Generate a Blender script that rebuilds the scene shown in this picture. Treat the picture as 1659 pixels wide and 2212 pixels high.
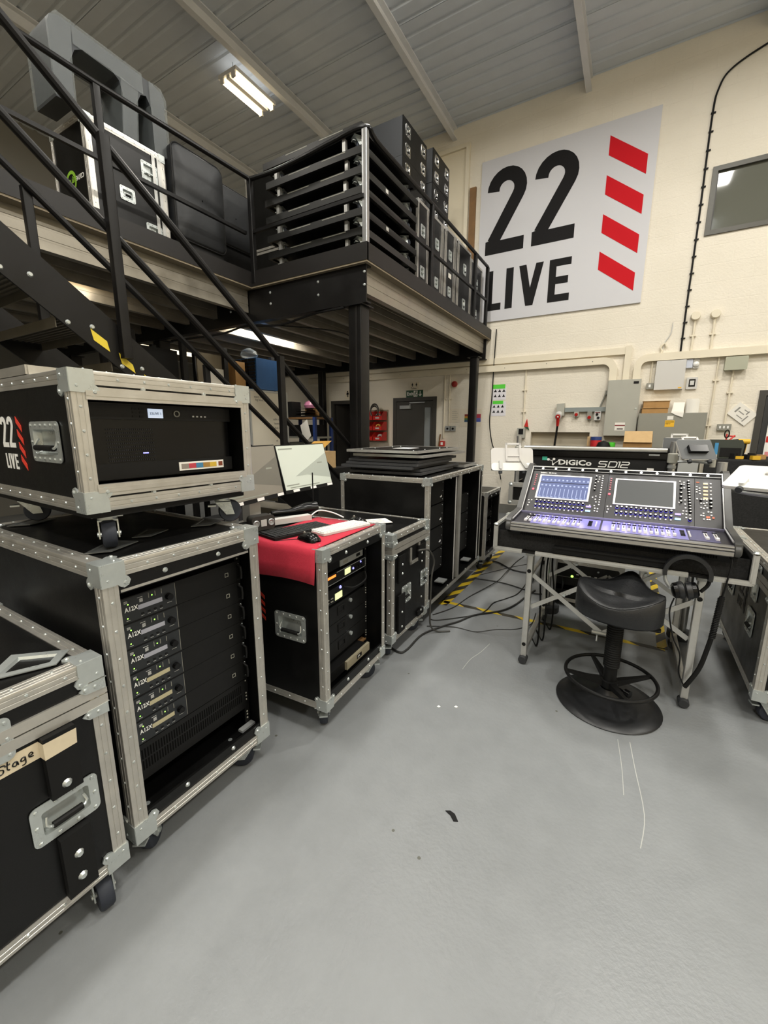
import bpy, math, random
from mathutils import Vector, Matrix
R = random.Random(7)
S = bpy.context.scene
COL = S.collection
PI = math.pi
for _o in list(bpy.data.objects):
    bpy.data.objects.remove(_o)

# ------------------------------------------------------------------ camera
cam = bpy.data.cameras.new('camera')
cam.sensor_fit = 'HORIZONTAL'
cam.sensor_width = 36.0
cam.lens = 36.0 * 893.863 / 1659.0
cam.clip_start = 0.02
cam_ob = bpy.data.objects.new('camera', cam)
COL.objects.link(cam_ob)
_p, _r, _y = 0.196039, 0.0027656, 0.531213          # pitch down, roll, yaw left (measured from vanishing points)
_fw = Vector((-math.sin(_y), math.cos(_y), 0)); _rt = Vector((math.cos(_y), math.sin(_y), 0)); _up = Vector((0, 0, 1))
_F = _fw * math.cos(_p) - _up * math.sin(_p); _U = _fw * math.sin(_p) + _up * math.cos(_p)
_r2 = _rt * math.cos(_r) + _U * math.sin(_r); _u2 = -_rt * math.sin(_r) + _U * math.cos(_r)
_M = Matrix((_r2, _u2, -_F)).transposed().to_4x4()
_M.translation = Vector((0, 0, 1.45))
cam_ob.matrix_world = _M
S.camera = cam_ob

# ------------------------------------------------------------------ world, exposure
w = bpy.data.worlds.new('world'); S.world = w; w.use_nodes = True
w.node_tree.nodes['Background'].inputs[0].default_value = (0.80, 0.85, 0.9, 1)
w.node_tree.nodes['Background'].inputs[1].default_value = 0.15
S.view_settings.view_transform = 'Standard'
S.view_settings.look = 'None'
S.view_settings.exposure = -0.62
S.view_settings.gamma = 1.0
S.view_settings.use_curve_mapping = False
S.cycles.max_bounces = 8
S.cycles.diffuse_bounces = 5
S.cycles.glossy_bounces = 3
S.cycles.sample_clamp_indirect = 6.0
S.cycles.use_denoising = True
WARM = (1.0, 0.965, 0.89)

def area(name, loc, sx, sy, power, col, rot=(0, 0, 0), parent=None):
    l = bpy.data.lights.new(name, 'AREA'); l.shape = 'RECTANGLE'; l.size = sx; l.size_y = sy
    l.energy = power; l.color = col
    o = bpy.data.objects.new(name, l); COL.objects.link(o); o.location = loc; o.rotation_euler = rot
    if parent: o.parent = parent
    return o
LAMPS = [  # x, y, power, hall battens hung under the roof (the first is the one in view)
    (-5.1, 4.9, 60), (-2.1, 4.1, 110), (0.9, 4.24, 165), (3.9, 4.2, 130), (-2.1, 1.2, 130), (0.9, 1.2, 140),
    (3.9, 1.2, 130), (-5.1, 1.2, 50), (-2.1, -1.8, 140), (0.9, -1.8, 150), (3.9, -1.8, 130), (0.0, -4.6, 130)]

# ------------------------------------------------------------------ materials
def lin(h):
    h = h.lstrip('#')
    out = []
    for i in (0, 2, 4):
        c = int(h[i:i + 2], 16) / 255
        out.append(c / 12.92 if c <= 0.04045 else ((c + 0.055) / 1.055) ** 2.4)
    return (*out, 1)
_mats = {}
def mat(name, col='#808080', rough=0.5, metal=0.0, var=0.0, vscale=8.0, bump=0.0, bscale=60.0, spec=0.5, emit=None, estr=0.0,
        trans=0.0, alpha=1.0, rvar=0.0, stretch=None, coat=0.0):
    m = bpy.data.materials.new(name); m.use_nodes = True
    nt = m.node_tree; b = nt.nodes['Principled BSDF']
    c = lin(col) if isinstance(col, str) else (*col, 1)
    b.inputs['Base Color'].default_value = c
    b.inputs['Roughness'].default_value = rough
    b.inputs['Metallic'].default_value = metal
    b.inputs['Specular IOR Level'].default_value = spec
    if coat: b.inputs['Coat Weight'].default_value = coat; b.inputs['Coat Roughness'].default_value = 0.08
    if trans: b.inputs['Transmission Weight'].default_value = trans
    if alpha < 1: b.inputs['Alpha'].default_value = alpha
    if emit:
        b.inputs['Emission Color'].default_value = lin(emit) if isinstance(emit, str) else (*emit, 1)
        b.inputs['Emission Strength'].default_value = estr
    if var or bump or rvar:
        tc = nt.nodes.new('ShaderNodeTexCoord'); mp = nt.nodes.new('ShaderNodeMapping')
        nt.links.new(tc.outputs['Object'], mp.inputs['Vector'])
        if stretch: mp.inputs['Scale'].default_value = stretch
        if var or rvar:
            n = nt.nodes.new('ShaderNodeTexNoise'); n.inputs['Scale'].default_value = vscale; n.inputs['Detail'].default_value = 6
            n.inputs['Roughness'].default_value = 0.65
            nt.links.new(mp.outputs['Vector'], n.inputs['Vector'])
            if var:
                r = nt.nodes.new('ShaderNodeMapRange'); r.inputs[1].default_value = 0.3; r.inputs[2].default_value = 0.7
                r.inputs[3].default_value = 1 - var; r.inputs[4].default_value = 1 + var
                nt.links.new(n.outputs['Fac'], r.inputs[0])
                mx = nt.nodes.new('ShaderNodeMix'); mx.data_type = 'RGBA'; mx.blend_type = 'MULTIPLY'; mx.inputs[0].default_value = 1
                mx.inputs[6].default_value = c
                nt.links.new(r.outputs[0], mx.inputs[7]); nt.links.new(mx.outputs[2], b.inputs['Base Color'])
            if rvar:
                r = nt.nodes.new('ShaderNodeMapRange'); r.inputs[1].default_value = 0.3; r.inputs[2].default_value = 0.7
                r.inputs[3].default_value = max(0.03, rough - rvar); r.inputs[4].default_value = rough + rvar
                nt.links.new(n.outputs['Fac'], r.inputs[0]); nt.links.new(r.outputs[0], b.inputs['Roughness'])
        if bump:
            n2 = nt.nodes.new('ShaderNodeTexNoise'); n2.inputs['Scale'].default_value = bscale; n2.inputs['Detail'].default_value = 4
            nt.links.new(mp.outputs['Vector'], n2.inputs['Vector'])
            bp = nt.nodes.new('ShaderNodeBump'); bp.inputs['Strength'].default_value = bump; bp.inputs['Distance'].default_value = 0.01
            nt.links.new(n2.outputs['Fac'], bp.inputs['Height']); nt.links.new(bp.outputs['Normal'], b.inputs['Normal'])
    _mats[name] = m
    return m
LAM = mat('black_laminate', '#0e0e0e', 0.36, var=0.25, vscale=5, bump=0.05, bscale=220, rvar=0.08, spec=0.3)
BLK = mat('black_satin_paint', '#121212', 0.45, var=0.15, vscale=12, spec=0.25)
BLKM = mat('black_matt_plastic', '#111111', 0.6, spec=0.25)
BLKG = mat('black_gloss_plastic', '#080809', 0.22, spec=0.3)
DARK = mat('rack_shadow_black', '#060606', 0.8, spec=0.1)
STEELB = mat('black_painted_steel', '#100f0f', 0.42, var=0.3, vscale=3, rvar=0.1, spec=0.28)
KICK = mat('dark_brown_steel', '#1e1c1b', 0.45, spec=0.3, var=0.15, vscale=2)
ALU = mat('aluminium_extrusion', '#c2bfb8', 0.36, 0.7, var=0.1, vscale=14, rvar=0.08, bump=0.02, bscale=120)
ALUB = mat('bright_aluminium', '#c2c2bf', 0.32, 0.65, var=0.08, vscale=14)
ZINC = mat('zinc_plated_steel', '#bfc5c4', 0.3, 0.62, var=0.07, vscale=20, rvar=0.06)
CHROME = mat('chrome', '#d9d9d9', 0.12, 1.0)
GALV = mat('galvanised_steel', '#948e82', 0.38, 0.55, var=0.14, vscale=6, rvar=0.1)
FOAM = mat('charcoal_carpet', '#2c2c2c', 0.95, spec=0.1, var=0.3, vscale=90, bump=0.5, bscale=300)
RUB = mat('rubber', '#2b2d30', 0.7)
RUBB = mat('blue_black_rubber', '#232833', 0.65)
RED = mat('red_fleece', '#b5283c', 0.95, var=0.06, vscale=70, bump=0.2, bscale=400)
REDP = mat('red_paint', '#e2402f', 0.5)
REDPL = mat('red_plastic', '#bf2620', 0.4)
WHT = mat('white_print', '#f1f1ee', 0.5)
WHTP = mat('white_plastic', '#c9c7c3', 0.45)
GREYP = mat('light_grey_plastic', '#c9c9c6', 0.45)
CREAM = mat('cream_wall_paint', '#e3d9c2', 0.75, var=0.02, vscale=2)
TRUNK = mat('cream_trunking', '#e0d7c2', 0.5, var=0.03, vscale=5)
CABG = mat('grey_enamel', '#a8a79d', 0.45, var=0.03, vscale=3)
CABD = mat('dark_grey_enamel', '#8b8a80', 0.5, var=0.03, vscale=3)
CARD = mat('cardboard', '#a8814f', 0.85, var=0.08, vscale=15)
CARDL = mat('pale_cardboard', '#c2a376', 0.85, var=0.06, vscale=15)
PAPER = mat('paper', '#e9e6de', 0.8)
PAPERY = mat('manila_paper', '#d9a548', 0.8)
YEL = mat('yellow_vinyl', '#ddc435', 0.5)
YELS = mat('yellow_sign', '#e8b52c', 0.5)
GREEN = mat('neon_green_tape', '#55cc3a', 0.5)
BLUE = mat('blue_plastic', '#2c5b92', 0.5, var=0.1, vscale=6)
BLUED = mat('dark_blue_steel', '#24386e', 0.45)
DOORM = mat('dark_grey_door', '#3b3935', 0.5, var=0.05, vscale=4)
SIGNG = mat('exit_green', '#1f4a30', 0.5)
LEATH = mat('black_leather', '#1c1d1f', 0.4, var=0.1, vscale=30, bump=0.15, bscale=160, rvar=0.08)
SILV = mat('silver_plastic', '#aeb1b1', 0.35, 0.4)
POLE = mat('brushed_silver', '#b9babb', 0.28, 0.8)
WRAP = mat('clear_wrap', '#8f9696', 0.25, alpha=0.22, var=0.2, vscale=30, bump=0.4, bscale=40, stretch=(1, 6, 1))
GLASS = mat('window_glass', '#20231f', 0.08, spec=0.7)
PUR = mat('painted_purple_glow', '#7c78b4', 0.35, var=0.1, vscale=10)  # purple light on the fader bed put into the colour, no emission
AMBER = mat('amber_wood_strip', '#8d6b39', 0.6)
WOOD = mat('brown_ply', '#7a5a36', 0.7, var=0.15, vscale=6)
LEDW = mat('white_led', '#ffffff', 0.4, emit=(1, 0.98, 0.95), estr=9)
LEDG = mat('green_led', '#40ff30', 0.4, emit=(0.35, 1, 0.1), estr=5)
LEDO = mat('orange_display', '#ff7a30', 0.4, emit=(1, 0.25, 0.04), estr=2.5)
LEDY = mat('pale_green_display', '#e8f0a0', 0.4, emit=(0.85, 0.92, 0.5), estr=1.1)
LEDB = mat('blue_led', '#8888ff', 0.4, emit=(0.3, 0.3, 1), estr=3)
LEDR = mat('red_led', '#ff5060', 0.4, emit=(1, 0.15, 0.2), estr=1.6)
LCD = mat('lit_blue_lcd', '#c8d4e8', 0.4, emit=(0.62, 0.74, 0.95), estr=0.9)
LCDG = mat('grey_lcd', '#8b8b93', 0.4, emit=(0.5, 0.5, 0.55), estr=0.18)
LCDA = mat('amber_lcd', '#a09878', 0.4, emit=(0.55, 0.5, 0.33), estr=0.18)
TUBE = mat('lamp_tube', '#fff4dc', 0.4, emit=(1.0, 0.80, 0.50), estr=14)

def node_mat(name): 
    m = bpy.data.materials.new(name); m.use_nodes = True
    return m, m.node_tree, m.node_tree.nodes['Principled BSDF']
def floor_mat():
    m, nt, b = node_mat('grey_epoxy_floor'); N = nt.nodes.new; L = nt.links.new
    tc = N('ShaderNodeTexCoord')
    def noise(sc, det=5, rg=0.6):
        n = N('ShaderNodeTexNoise'); n.inputs['Scale'].default_value = sc; n.inputs['Detail'].default_value = det; n.inputs['Roughness'].default_value = rg
        L(tc.outputs['Object'], n.inputs['Vector']); return n
    big = noise(0.9); mid = noise(9); fine = noise(60, 3)
    r = N('ShaderNodeValToRGB'); r.color_ramp.elements[0].position = 0.3; r.color_ramp.elements[0].color = lin('#787b7d')
    r.color_ramp.elements[1].position = 0.7; r.color_ramp.elements[1].color = lin('#838688')
    L(big.outputs['Fac'], r.inputs[0])
    r2 = N('ShaderNodeMapRange'); r2.inputs[1].default_value = 0.3; r2.inputs[2].default_value = 0.7; r2.inputs[3].default_value = 0.95; r2.inputs[4].default_value = 1.04
    L(mid.outputs['Fac'], r2.inputs[0])
    mx = N('ShaderNodeMix'); mx.data_type = 'RGBA'; mx.blend_type = 'MULTIPLY'; mx.inputs[0].default_value = 1
    L(r.outputs[0], mx.inputs[6]); L(r2.outputs[0], mx.inputs[7])
    vo = N('ShaderNodeTexVoronoi'); vo.inputs['Scale'].default_value = 7; L(tc.outputs['Object'], vo.inputs['Vector'])
    lt = N('ShaderNodeMath'); lt.operation = 'LESS_THAN'; lt.inputs[1].default_value = 0.045; L(vo.outputs['Distance'], lt.inputs[0])
    gt = N('ShaderNodeMath'); gt.operation = 'GREATER_THAN'; gt.inputs[1].default_value = 0.5
    sp = N('ShaderNodeSeparateColor'); L(vo.outputs['Color'], sp.inputs[0]); L(sp.outputs[0], gt.inputs[0])
    mu = N('ShaderNodeMath'); mu.operation = 'MULTIPLY'; L(lt.outputs[0], mu.inputs[0]); L(gt.outputs[0], mu.inputs[1])
    m2 = N('ShaderNodeMix'); m2.data_type = 'RGBA'; m2.inputs[7].default_value = lin('#56564f')
    L(mu.outputs[0], m2.inputs[0]); L(mx.outputs[2], m2.inputs[6]); L(m2.outputs[2], b.inputs['Base Color'])
    rr = N('ShaderNodeMapRange'); rr.inputs[3].default_value = 0.28; rr.inputs[4].default_value = 0.5; L(mid.outputs['Fac'], rr.inputs[0]); L(rr.outputs[0], b.inputs['Roughness'])
    bp = N('ShaderNodeBump'); bp.inputs['Strength'].default_value = 0.12; bp.inputs['Distance'].default_value = 0.01
    L(fine.outputs['Fac'], bp.inputs['Height']); L(bp.outputs['Normal'], b.inputs['Normal'])
    return m
FLOOR = floor_mat()
def wall_mat():
    m, nt, b = node_mat('painted_blockwork'); N = nt.nodes.new; L = nt.links.new
    tc = N('ShaderNodeTexCoord'); mp = N('ShaderNodeMapping'); mp.inputs['Rotation'].default_value = (PI / 2, 0, 0)
    L(tc.outputs['Object'], mp.inputs['Vector'])
    br = N('ShaderNodeTexBrick'); br.inputs['Scale'].default_value = 1; br.inputs['Mortar Size'].default_value = 0.006; br.inputs['Mortar Smooth'].default_value = 0.6
    br.inputs['Brick Width'].default_value = 0.45; br.inputs['Row Height'].default_value = 0.225
    L(mp.outputs['Vector'], br.inputs['Vector'])
    n = N('ShaderNodeTexNoise'); n.inputs['Scale'].default_value = 45; n.inputs['Detail'].default_value = 6; L(tc.outputs['Object'], n.inputs['Vector'])
    n1 = N('ShaderNodeTexNoise'); n1.inputs['Scale'].default_value = 1.6; n1.inputs['Detail'].default_value = 4; L(tc.outputs['Object'], n1.inputs['Vector'])
    r = N('ShaderNodeValToRGB'); r.color_ramp.elements[0].position = 0.3; r.color_ramp.elements[0].color = lin('#dfd8c9')
    r.color_ramp.elements[1].position = 0.7; r.color_ramp.elements[1].color = lin('#e6dfd1'); L(n1.outputs['Fac'], r.inputs[0]); L(r.outputs[0], b.inputs['Base Color'])
    ma = N('ShaderNodeMath'); ma.operation = 'MULTIPLY_ADD'; ma.inputs[1].default_value = -0.35; L(br.outputs['Fac'], ma.inputs[0]); L(n.outputs['Fac'], ma.inputs[2])
    bp = N('ShaderNodeBump'); bp.inputs['Strength'].default_value = 0.35; bp.inputs['Distance'].default_value = 0.012
    L(ma.outputs[0], bp.inputs['Height']); L(bp.outputs['Normal'], b.inputs['Normal']); b.inputs['Roughness'].default_value = 0.7
    return m
WALL = wall_mat()
CEIL = mat('roof_sheet_paint', '#c6ccd3', 0.6, var=0.04, vscale=3)
PURL = mat('purlin_paint', '#d6d7d8', 0.5, var=0.04, vscale=4)
SIGNW = mat('sign_board_white', '#c8c8cd', 0.5)
SIGNK = mat('sign_black', '#1b1a1b', 0.7, spec=0.15)
SIGNR = mat('sign_red', '#bf1420', 0.7, spec=0.15)
DECKB = mat('deck_chipboard', '#7f7460', 0.8, var=0.08, vscale=12)
def hazard_mat(name, sx):
    m, nt, b = node_mat(name); N = nt.nodes.new; L = nt.links.new
    tc = N('ShaderNodeTexCoord'); mp = N('ShaderNodeMapping'); mp.inputs['Scale'].default_value = sx
    L(tc.outputs['Object'], mp.inputs['Vector'])
    s = N('ShaderNodeSeparateXYZ'); L(mp.outputs['Vector'], s.inputs[0])
    a = N('ShaderNodeMath'); a.operation = 'ADD'; L(s.outputs[0], a.inputs[0]); L(s.outputs[1], a.inputs[1])
    f = N('ShaderNodeMath'); f.operation = 'FRACT'; L(a.outputs[0], f.inputs[0])
    g = N('ShaderNodeMath'); g.operation = 'GREATER_THAN'; g.inputs[1].default_value = 0.5; L(f.outputs[0], g.inputs[0])
    n = N('ShaderNodeTexNoise'); n.inputs['Scale'].default_value = 40; L(tc.outputs['Object'], n.inputs['Vector'])
    mx = N('ShaderNodeMix'); mx.data_type = 'RGBA'; mx.inputs[6].default_value = lin('#e0bf2c'); mx.inputs[7].default_value = lin('#3c382f'); L(g.outputs[0], mx.inputs[0])
    m2 = N('ShaderNodeMix'); m2.data_type = 'RGBA'; m2.blend_type = 'MULTIPLY'; m2.inputs[0].default_value = 0.35
    L(mx.outputs[2], m2.inputs[6]); L(n.outputs['Color'], m2.inputs[7]); L(m2.outputs[2], b.inputs['Base Color']); b.inputs['Roughness'].default_value = 0.5
    return m
HAZX = hazard_mat('hazard_tape_across', (3.2, 5.0, 1)); HAZY = hazard_mat('hazard_tape_along', (4.0, 7.0, 1))

# ------------------------------------------------------------------ mesh builder
class M:
    def __init__(s): s.v = []; s.f = []; s.mi = []; s.cur = 0
    def add(s, vs, fs):
        o = len(s.v); s.v += [tuple(v) for v in vs]
        for f in fs: s.f.append(tuple(i + o for i in f)); s.mi.append(s.cur)
        return s
    def slot(s, i): s.cur = i; return s
    def box(s, a, b):
        x0, y0, z0 = a; x1, y1, z1 = b
        return s.add([(x0, y0, z0), (x1, y0, z0), (x1, y1, z0), (x0, y1, z0), (x0, y0, z1), (x1, y0, z1), (x1, y1, z1), (x0, y1, z1)],
                     [(0, 3, 2, 1), (4, 5, 6, 7), (0, 1, 5, 4), (1, 2, 6, 5), (2, 3, 7, 6), (3, 0, 4, 7)])
    def cbox(s, c, d): return s.box([c[i] - d[i] / 2 for i in range(3)], [c[i] + d[i] / 2 for i in range(3)])
    def rbox(s, a, b, r, axis='z', n=4):          # box with the four edges along `axis` rounded
        ax = 'xyz'.index(axis); i, j = [k for k in range(3) if k != ax]
        return s.prism(rrect(a[i], a[j], b[i], b[j], r, n), axis, a[ax], b[ax])
    def prism(s, poly, axis, a, b):
        n = len(poly); ax = 'xyz'.index(axis)
        def P(p, h):
            q = [p[0], p[1]]; q.insert(ax, h); return q
        vs = [P(p, a) for p in poly] + [P(p, b) for p in poly]
        ar = sum(poly[k][0] * poly[(k + 1) % n][1] - poly[(k + 1) % n][0] * poly[k][1] for k in range(n))
        flip = (ar < 0) ^ (ax == 1) ^ (b < a)
        fs = [tuple(range(n - 1, -1, -1)), tuple(range(n, 2 * n))] + [(k, (k + 1) % n, n + (k + 1) % n, n + k) for k in range(n)]
        if flip: fs = [f[::-1] for f in fs]
        return s.add(vs, fs)
    def cyl(s, p0, p1, r, r2=None, n=12, cap=True):
        return s.tube([p0, p1], r, n, radii=None if r2 is None else [r, r2], cap=cap)
    def tube(s, pts, r, n=8, closed=False, radii=None, cap=True):
        P = [Vector(p) for p in pts]; m = len(P); rings = []; up = None
        for k in range(m):
            if closed: t = P[(k + 1) % m] - P[k - 1]
            else: t = P[min(k + 1, m - 1)] - P[max(k - 1, 0)]
            t.normalize()
            if up is None:
                up = Vector((0, 0, 1)) if abs(t.z) < 0.9 else Vector((1, 0, 0))
            u = up - t * up.dot(t)
            if u.length < 1e-6: u = t.orthogonal()
            u.normalize(); up = u; v = t.cross(u)
            rr = radii[k] if radii else r
            rings.append([P[k] + (u * math.cos(2 * PI * i / n) + v * math.sin(2 * PI * i / n)) * rr for i in range(n)])
        vs = [q for ring in rings for q in ring]; fs = []
        for k in range(m if closed else m - 1):
            a = k * n; b = ((k + 1) % m) * n
            fs += [(a + i, a + (i + 1) % n, b + (i + 1) % n, b + i) for i in range(n)]
        if cap and not closed: fs += [tuple(range(n - 1, -1, -1)), tuple(range((m - 1) * n, m * n))]
        return s.add(vs, fs)
    def lathe(s, prof, c=(0, 0, 0), n=24, axis='z'):
        vs = []; fs = []; m = len(prof)
        for i in range(n):
            a = 2 * PI * i / n
            for r, z in prof:
                q = (r * math.cos(a), r * math.sin(a), z)
                if axis == 'x': q = (q[2], q[0], q[1])
                if axis == 'y': q = (q[1], q[2], q[0])
                vs.append((q[0] + c[0], q[1] + c[1], q[2] + c[2]))
        for i in range(n):
            j = (i + 1) % n
            fs += [(i * m + k, j * m + k, j * m + k + 1, i * m + k + 1) for k in range(m - 1)]
        return s.add(vs, fs)
    def dome(s, c, r, nrm, n=6, h=0.6):
        nrm = Vector(nrm).normalized(); u = nrm.orthogonal().normalized(); v = nrm.cross(u); c = Vector(c)
        a = [c + (u * math.cos(2 * PI * i / n) + v * math.sin(2 * PI * i / n)) * r for i in range(n)]
        b = [c + (u * math.cos(2 * PI * i / n) + v * math.sin(2 * PI * i / n)) * r * 0.6 + nrm * r * h for i in range(n)]
        return s.add(a + b, [(i, (i + 1) % n, n + (i + 1) % n, n + i) for i in range(n)] + [tuple(range(n, 2 * n))])
    def quad(s, a, b, c, d): return s.add([a, b, c, d], [(0, 1, 2, 3)])
    def ngrid(s, rows, closed=False):             # rows of equal length joined into a skin
        m = len(rows[0]); vs = [p for r in rows for p in r]; fs = []
        for k in range(len(rows) - 1):
            for i in range(m if closed else m - 1):
                j = (i + 1) % m; fs.append((k * m + i, k * m + j, (k + 1) * m + j, (k + 1) * m + i))
        return s.add(vs, fs)
    def panel(s, x0, y0, x1, y1, z0, z1, holes=()):   # slab in xy with rectangular holes
        xs = sorted({x0, x1, *[h[0] for h in holes], *[h[2] for h in holes]}); ys = sorted({y0, y1, *[h[1] for h in holes], *[h[3] for h in holes]})
        for a, b in zip(xs, xs[1:]):
            for c, d in zip(ys, ys[1:]):
                mx, my = (a + b) / 2, (c + d) / 2
                if not any(h[0] < mx < h[2] and h[1] < my < h[3] for h in holes): s.box((a, c, z0), (b, d, z1))
        return s
    def on(s, fr, k0=0):                          # move vertices from index k0 on from face frame (O,u,v,n) to local space
        O, u, v, n = [Vector(q) for q in fr]
        for i in range(k0, len(s.v)):
            p = s.v[i]; s.v[i] = tuple(O + u * p[0] + v * p[1] + n * p[2])
        return s
    def mesh(s, name, mats, ang=35):
        me = bpy.data.meshes.new(name); me.from_pydata(s.v, [], s.f)
        for m in (mats if isinstance(mats, (list, tuple)) else [mats]): me.materials.append(m)
        if isinstance(mats, (list, tuple)) and len(mats) > 1: me.polygons.foreach_set('material_index', s.mi)
        me.polygons.foreach_set('use_smooth', [True] * len(me.polygons)); me.update()
        me.set_sharp_from_angle(angle=math.radians(ang))
        return me
    def obj(s, name, mats, parent=None, loc=None, rot=None, kind=None, label=None, ang=35):
        return place(name, s.mesh(name, mats, ang), parent, loc, rot, kind, label)
def rrect(x0, y0, x1, y1, r, n=4):
    out = []
    for cx, cy, a0 in ((x1 - r, y1 - r, 0), (x0 + r, y1 - r, 90), (x0 + r, y0 + r, 180), (x1 - r, y0 + r, 270)):
        for k in range(n + 1):
            a = math.radians(a0 + 90 * k / n); out.append((cx + r * math.cos(a), cy + r * math.sin(a)))
    return out
def place(name, me, parent=None, loc=None, rot=None, kind=None, label=None):
    o = bpy.data.objects.new(name, me); COL.objects.link(o)
    if parent: o.parent = parent
    if loc: o.location = loc
    if rot: o.rotation_euler = rot
    if kind: o['kind'] = kind
    if label: o['label'] = label
    return o
def thing(name, label, cat, loc=(0, 0, 0), rz=0, group=None, rot=None):
    o = bpy.data.objects.new(name, None); COL.objects.link(o); o.empty_display_size = 0.1
    o.location = loc; o.rotation_euler = rot or (0, 0, rz)
    return tag(o, label, cat, group)
def tag(o, label, cat, group=None):
    o['label'] = label; o['category'] = cat
    if group: o['group'] = group
    return o
def struct(o):
    o['kind'] = 'structure'; return o
def dup(root, loc=None, rz=None, label=None, group=None):
    r = root.copy(); COL.objects.link(r)
    if loc is not None: r.location = loc
    if rz is not None: r.rotation_euler = (0, 0, rz)
    if label: r['label'] = label
    if group: r['group'] = group
    for ch in list(root.children):
        c = ch.copy(); COL.objects.link(c); c.parent = r
        for g in list(ch.children):
            d = g.copy(); COL.objects.link(d); d.parent = c
    return r
def smooth(pts, n=6):
    P = [Vector(p) for p in pts]; out = []
    for k in range(len(P) - 1):
        a, b, c, d = P[max(k - 1, 0)], P[k], P[k + 1], P[min(k + 2, len(P) - 1)]
        for i in range(n):
            t = i / n
            out.append(0.5 * ((2 * b) + (c - a) * t + (2 * a - 5 * b + 4 * c - d) * t * t + (3 * b - a - 3 * c + d) * t ** 3))
    return out + [P[-1]]
def stroke(m, pts, th, fr=None, d=0.0006):        # flat thick polyline (mitred) in face coordinates, for block lettering
    n = len(pts); L_ = []; R_ = []
    for k in range(n):
        p = Vector(pts[k]); t1 = (Vector(pts[k]) - Vector(pts[k - 1])).normalized() if k else None
        t2 = (Vector(pts[k + 1]) - Vector(pts[k])).normalized() if k < n - 1 else None
        t1 = t1 or t2; t2 = t2 or t1
        n1 = Vector((-t1.y, t1.x)); n2 = Vector((-t2.y, t2.x)); b = n1 + n2; b.normalize()
        h = th / 2 / max(0.35, b.dot(n1)); L_.append(p + b * h); R_.append(p - b * h)
    poly = [(q.x, q.y) for q in R_] + [(q.x, q.y) for q in L_[::-1]]
    for k in range(n - 1):
        m.prism([(R_[k].x, R_[k].y), (R_[k + 1].x, R_[k + 1].y), (L_[k + 1].x, L_[k + 1].y), (L_[k].x, L_[k].y)], 'z', 0, d)
def glyph(m, ch, x, y, w, h, t, d=0.0006):
    X = lambda a: x + a * w
    Y = lambda b: y + b * h
    th = t * w
    if ch == '2':
        cx, r = 0.5, 0.5 - t / 2; ry = (r * w) / h
        top = 1 - t * w / h / 2 - ry
        pts = [(X(0.5 + r * math.cos(math.radians(a))), Y(top + ry * math.sin(math.radians(a)))) for a in range(180, -31, -15)]
        pts.append((X(t * 0.62), Y(t * w / h * 0.9)))
        stroke(m, pts, th, d=d); m.prism([(X(0), Y(0)), (X(1), Y(0)), (X(1), Y(t * w / h)), (X(0), Y(t * w / h))], 'z', 0, d * 1.02)
        m.prism([(X(0), Y(0)), (X(0.3), Y(0)), (X(t * 1.15), Y(t * w / h * 1.2)), (X(0), Y(t * w / h * 1.05))], 'z', 0, d * 1.01)
    elif ch == 'L':
        m.prism([(X(0), Y(0)), (X(t), Y(0)), (X(t), Y(1)), (X(0), Y(1))], 'z', 0, d); m.prism([(X(t), Y(0)), (X(1), Y(0)), (X(1), Y(t * w / h)), (X(t), Y(t * w / h))], 'z', 0, d)
    elif ch == 'I': m.prism([(X(0), Y(0)), (X(1), Y(0)), (X(1), Y(1)), (X(0), Y(1))], 'z', 0, d)
    elif ch == 'V':
        for s_ in (0, 1):
            q = [(0, 1), (t, 1), (0.5 + t * 0.5, 0), (0.5 - t * 0.5, 0)]
            if s_: q = [(1 - a, b) for a, b in q][::-1]
            m.prism([(X(a), Y(b)) for a, b in q], 'z', 0, d * (1 + 0.02 * s_))
    elif ch == 'E':
        m.prism([(X(0), Y(0)), (X(t), Y(0)), (X(t), Y(1)), (X(0), Y(1))], 'z', 0, d); k = t * w / h
        for b, e in ((0, 1), (0.5 - k / 2, 0.9), (1 - k, 1)): m.prism([(X(t), Y(b)), (X(e), Y(b)), (X(e), Y(b + k)), (X(t), Y(b + k))], 'z', 0, d)
_tc = {}
def text(s, size, m_, parent, fr, name='lettering', bold=0.0, ex=0.0004, sx=1.0, align='LEFT', shear=0.0):
    key = (s, size, bold, ex, sx, align, shear, m_.name)
    O, u, v, n = [Vector(q) for q in fr]
    if key not in _tc:
        cu = bpy.data.curves.new('t', 'FONT'); cu.body = s; cu.size = size; cu.offset = bold * size; cu.extrude = ex; cu.align_x = align; cu.resolution_u = 2; cu.shear = shear
        t = bpy.data.objects.new('t', cu); COL.objects.link(t)
        me = bpy.data.meshes.new_from_object(t.evaluated_get(bpy.context.evaluated_depsgraph_get()))
        bpy.data.objects.remove(t); bpy.data.curves.remove(cu)
        me.materials.clear(); me.materials.append(m_)
        if sx != 1.0:
            for vt in me.vertices: vt.co.x *= sx
        _tc[key] = me
    o = place(name, _tc[key], parent)
    mt = Matrix((u, v, n)).transposed().to_4x4(); mt.translation = O
    o.matrix_local = mt
    return o
def mbox(name, a, b, m_, parent=None, r=0.0, kind=None, label=None, axis='z'):
    q = M()
    if r: q.rbox(a, b, r, axis)
    else: q.box(a, b)
    return q.obj(name, m_, parent, kind=kind, label=label)
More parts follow.
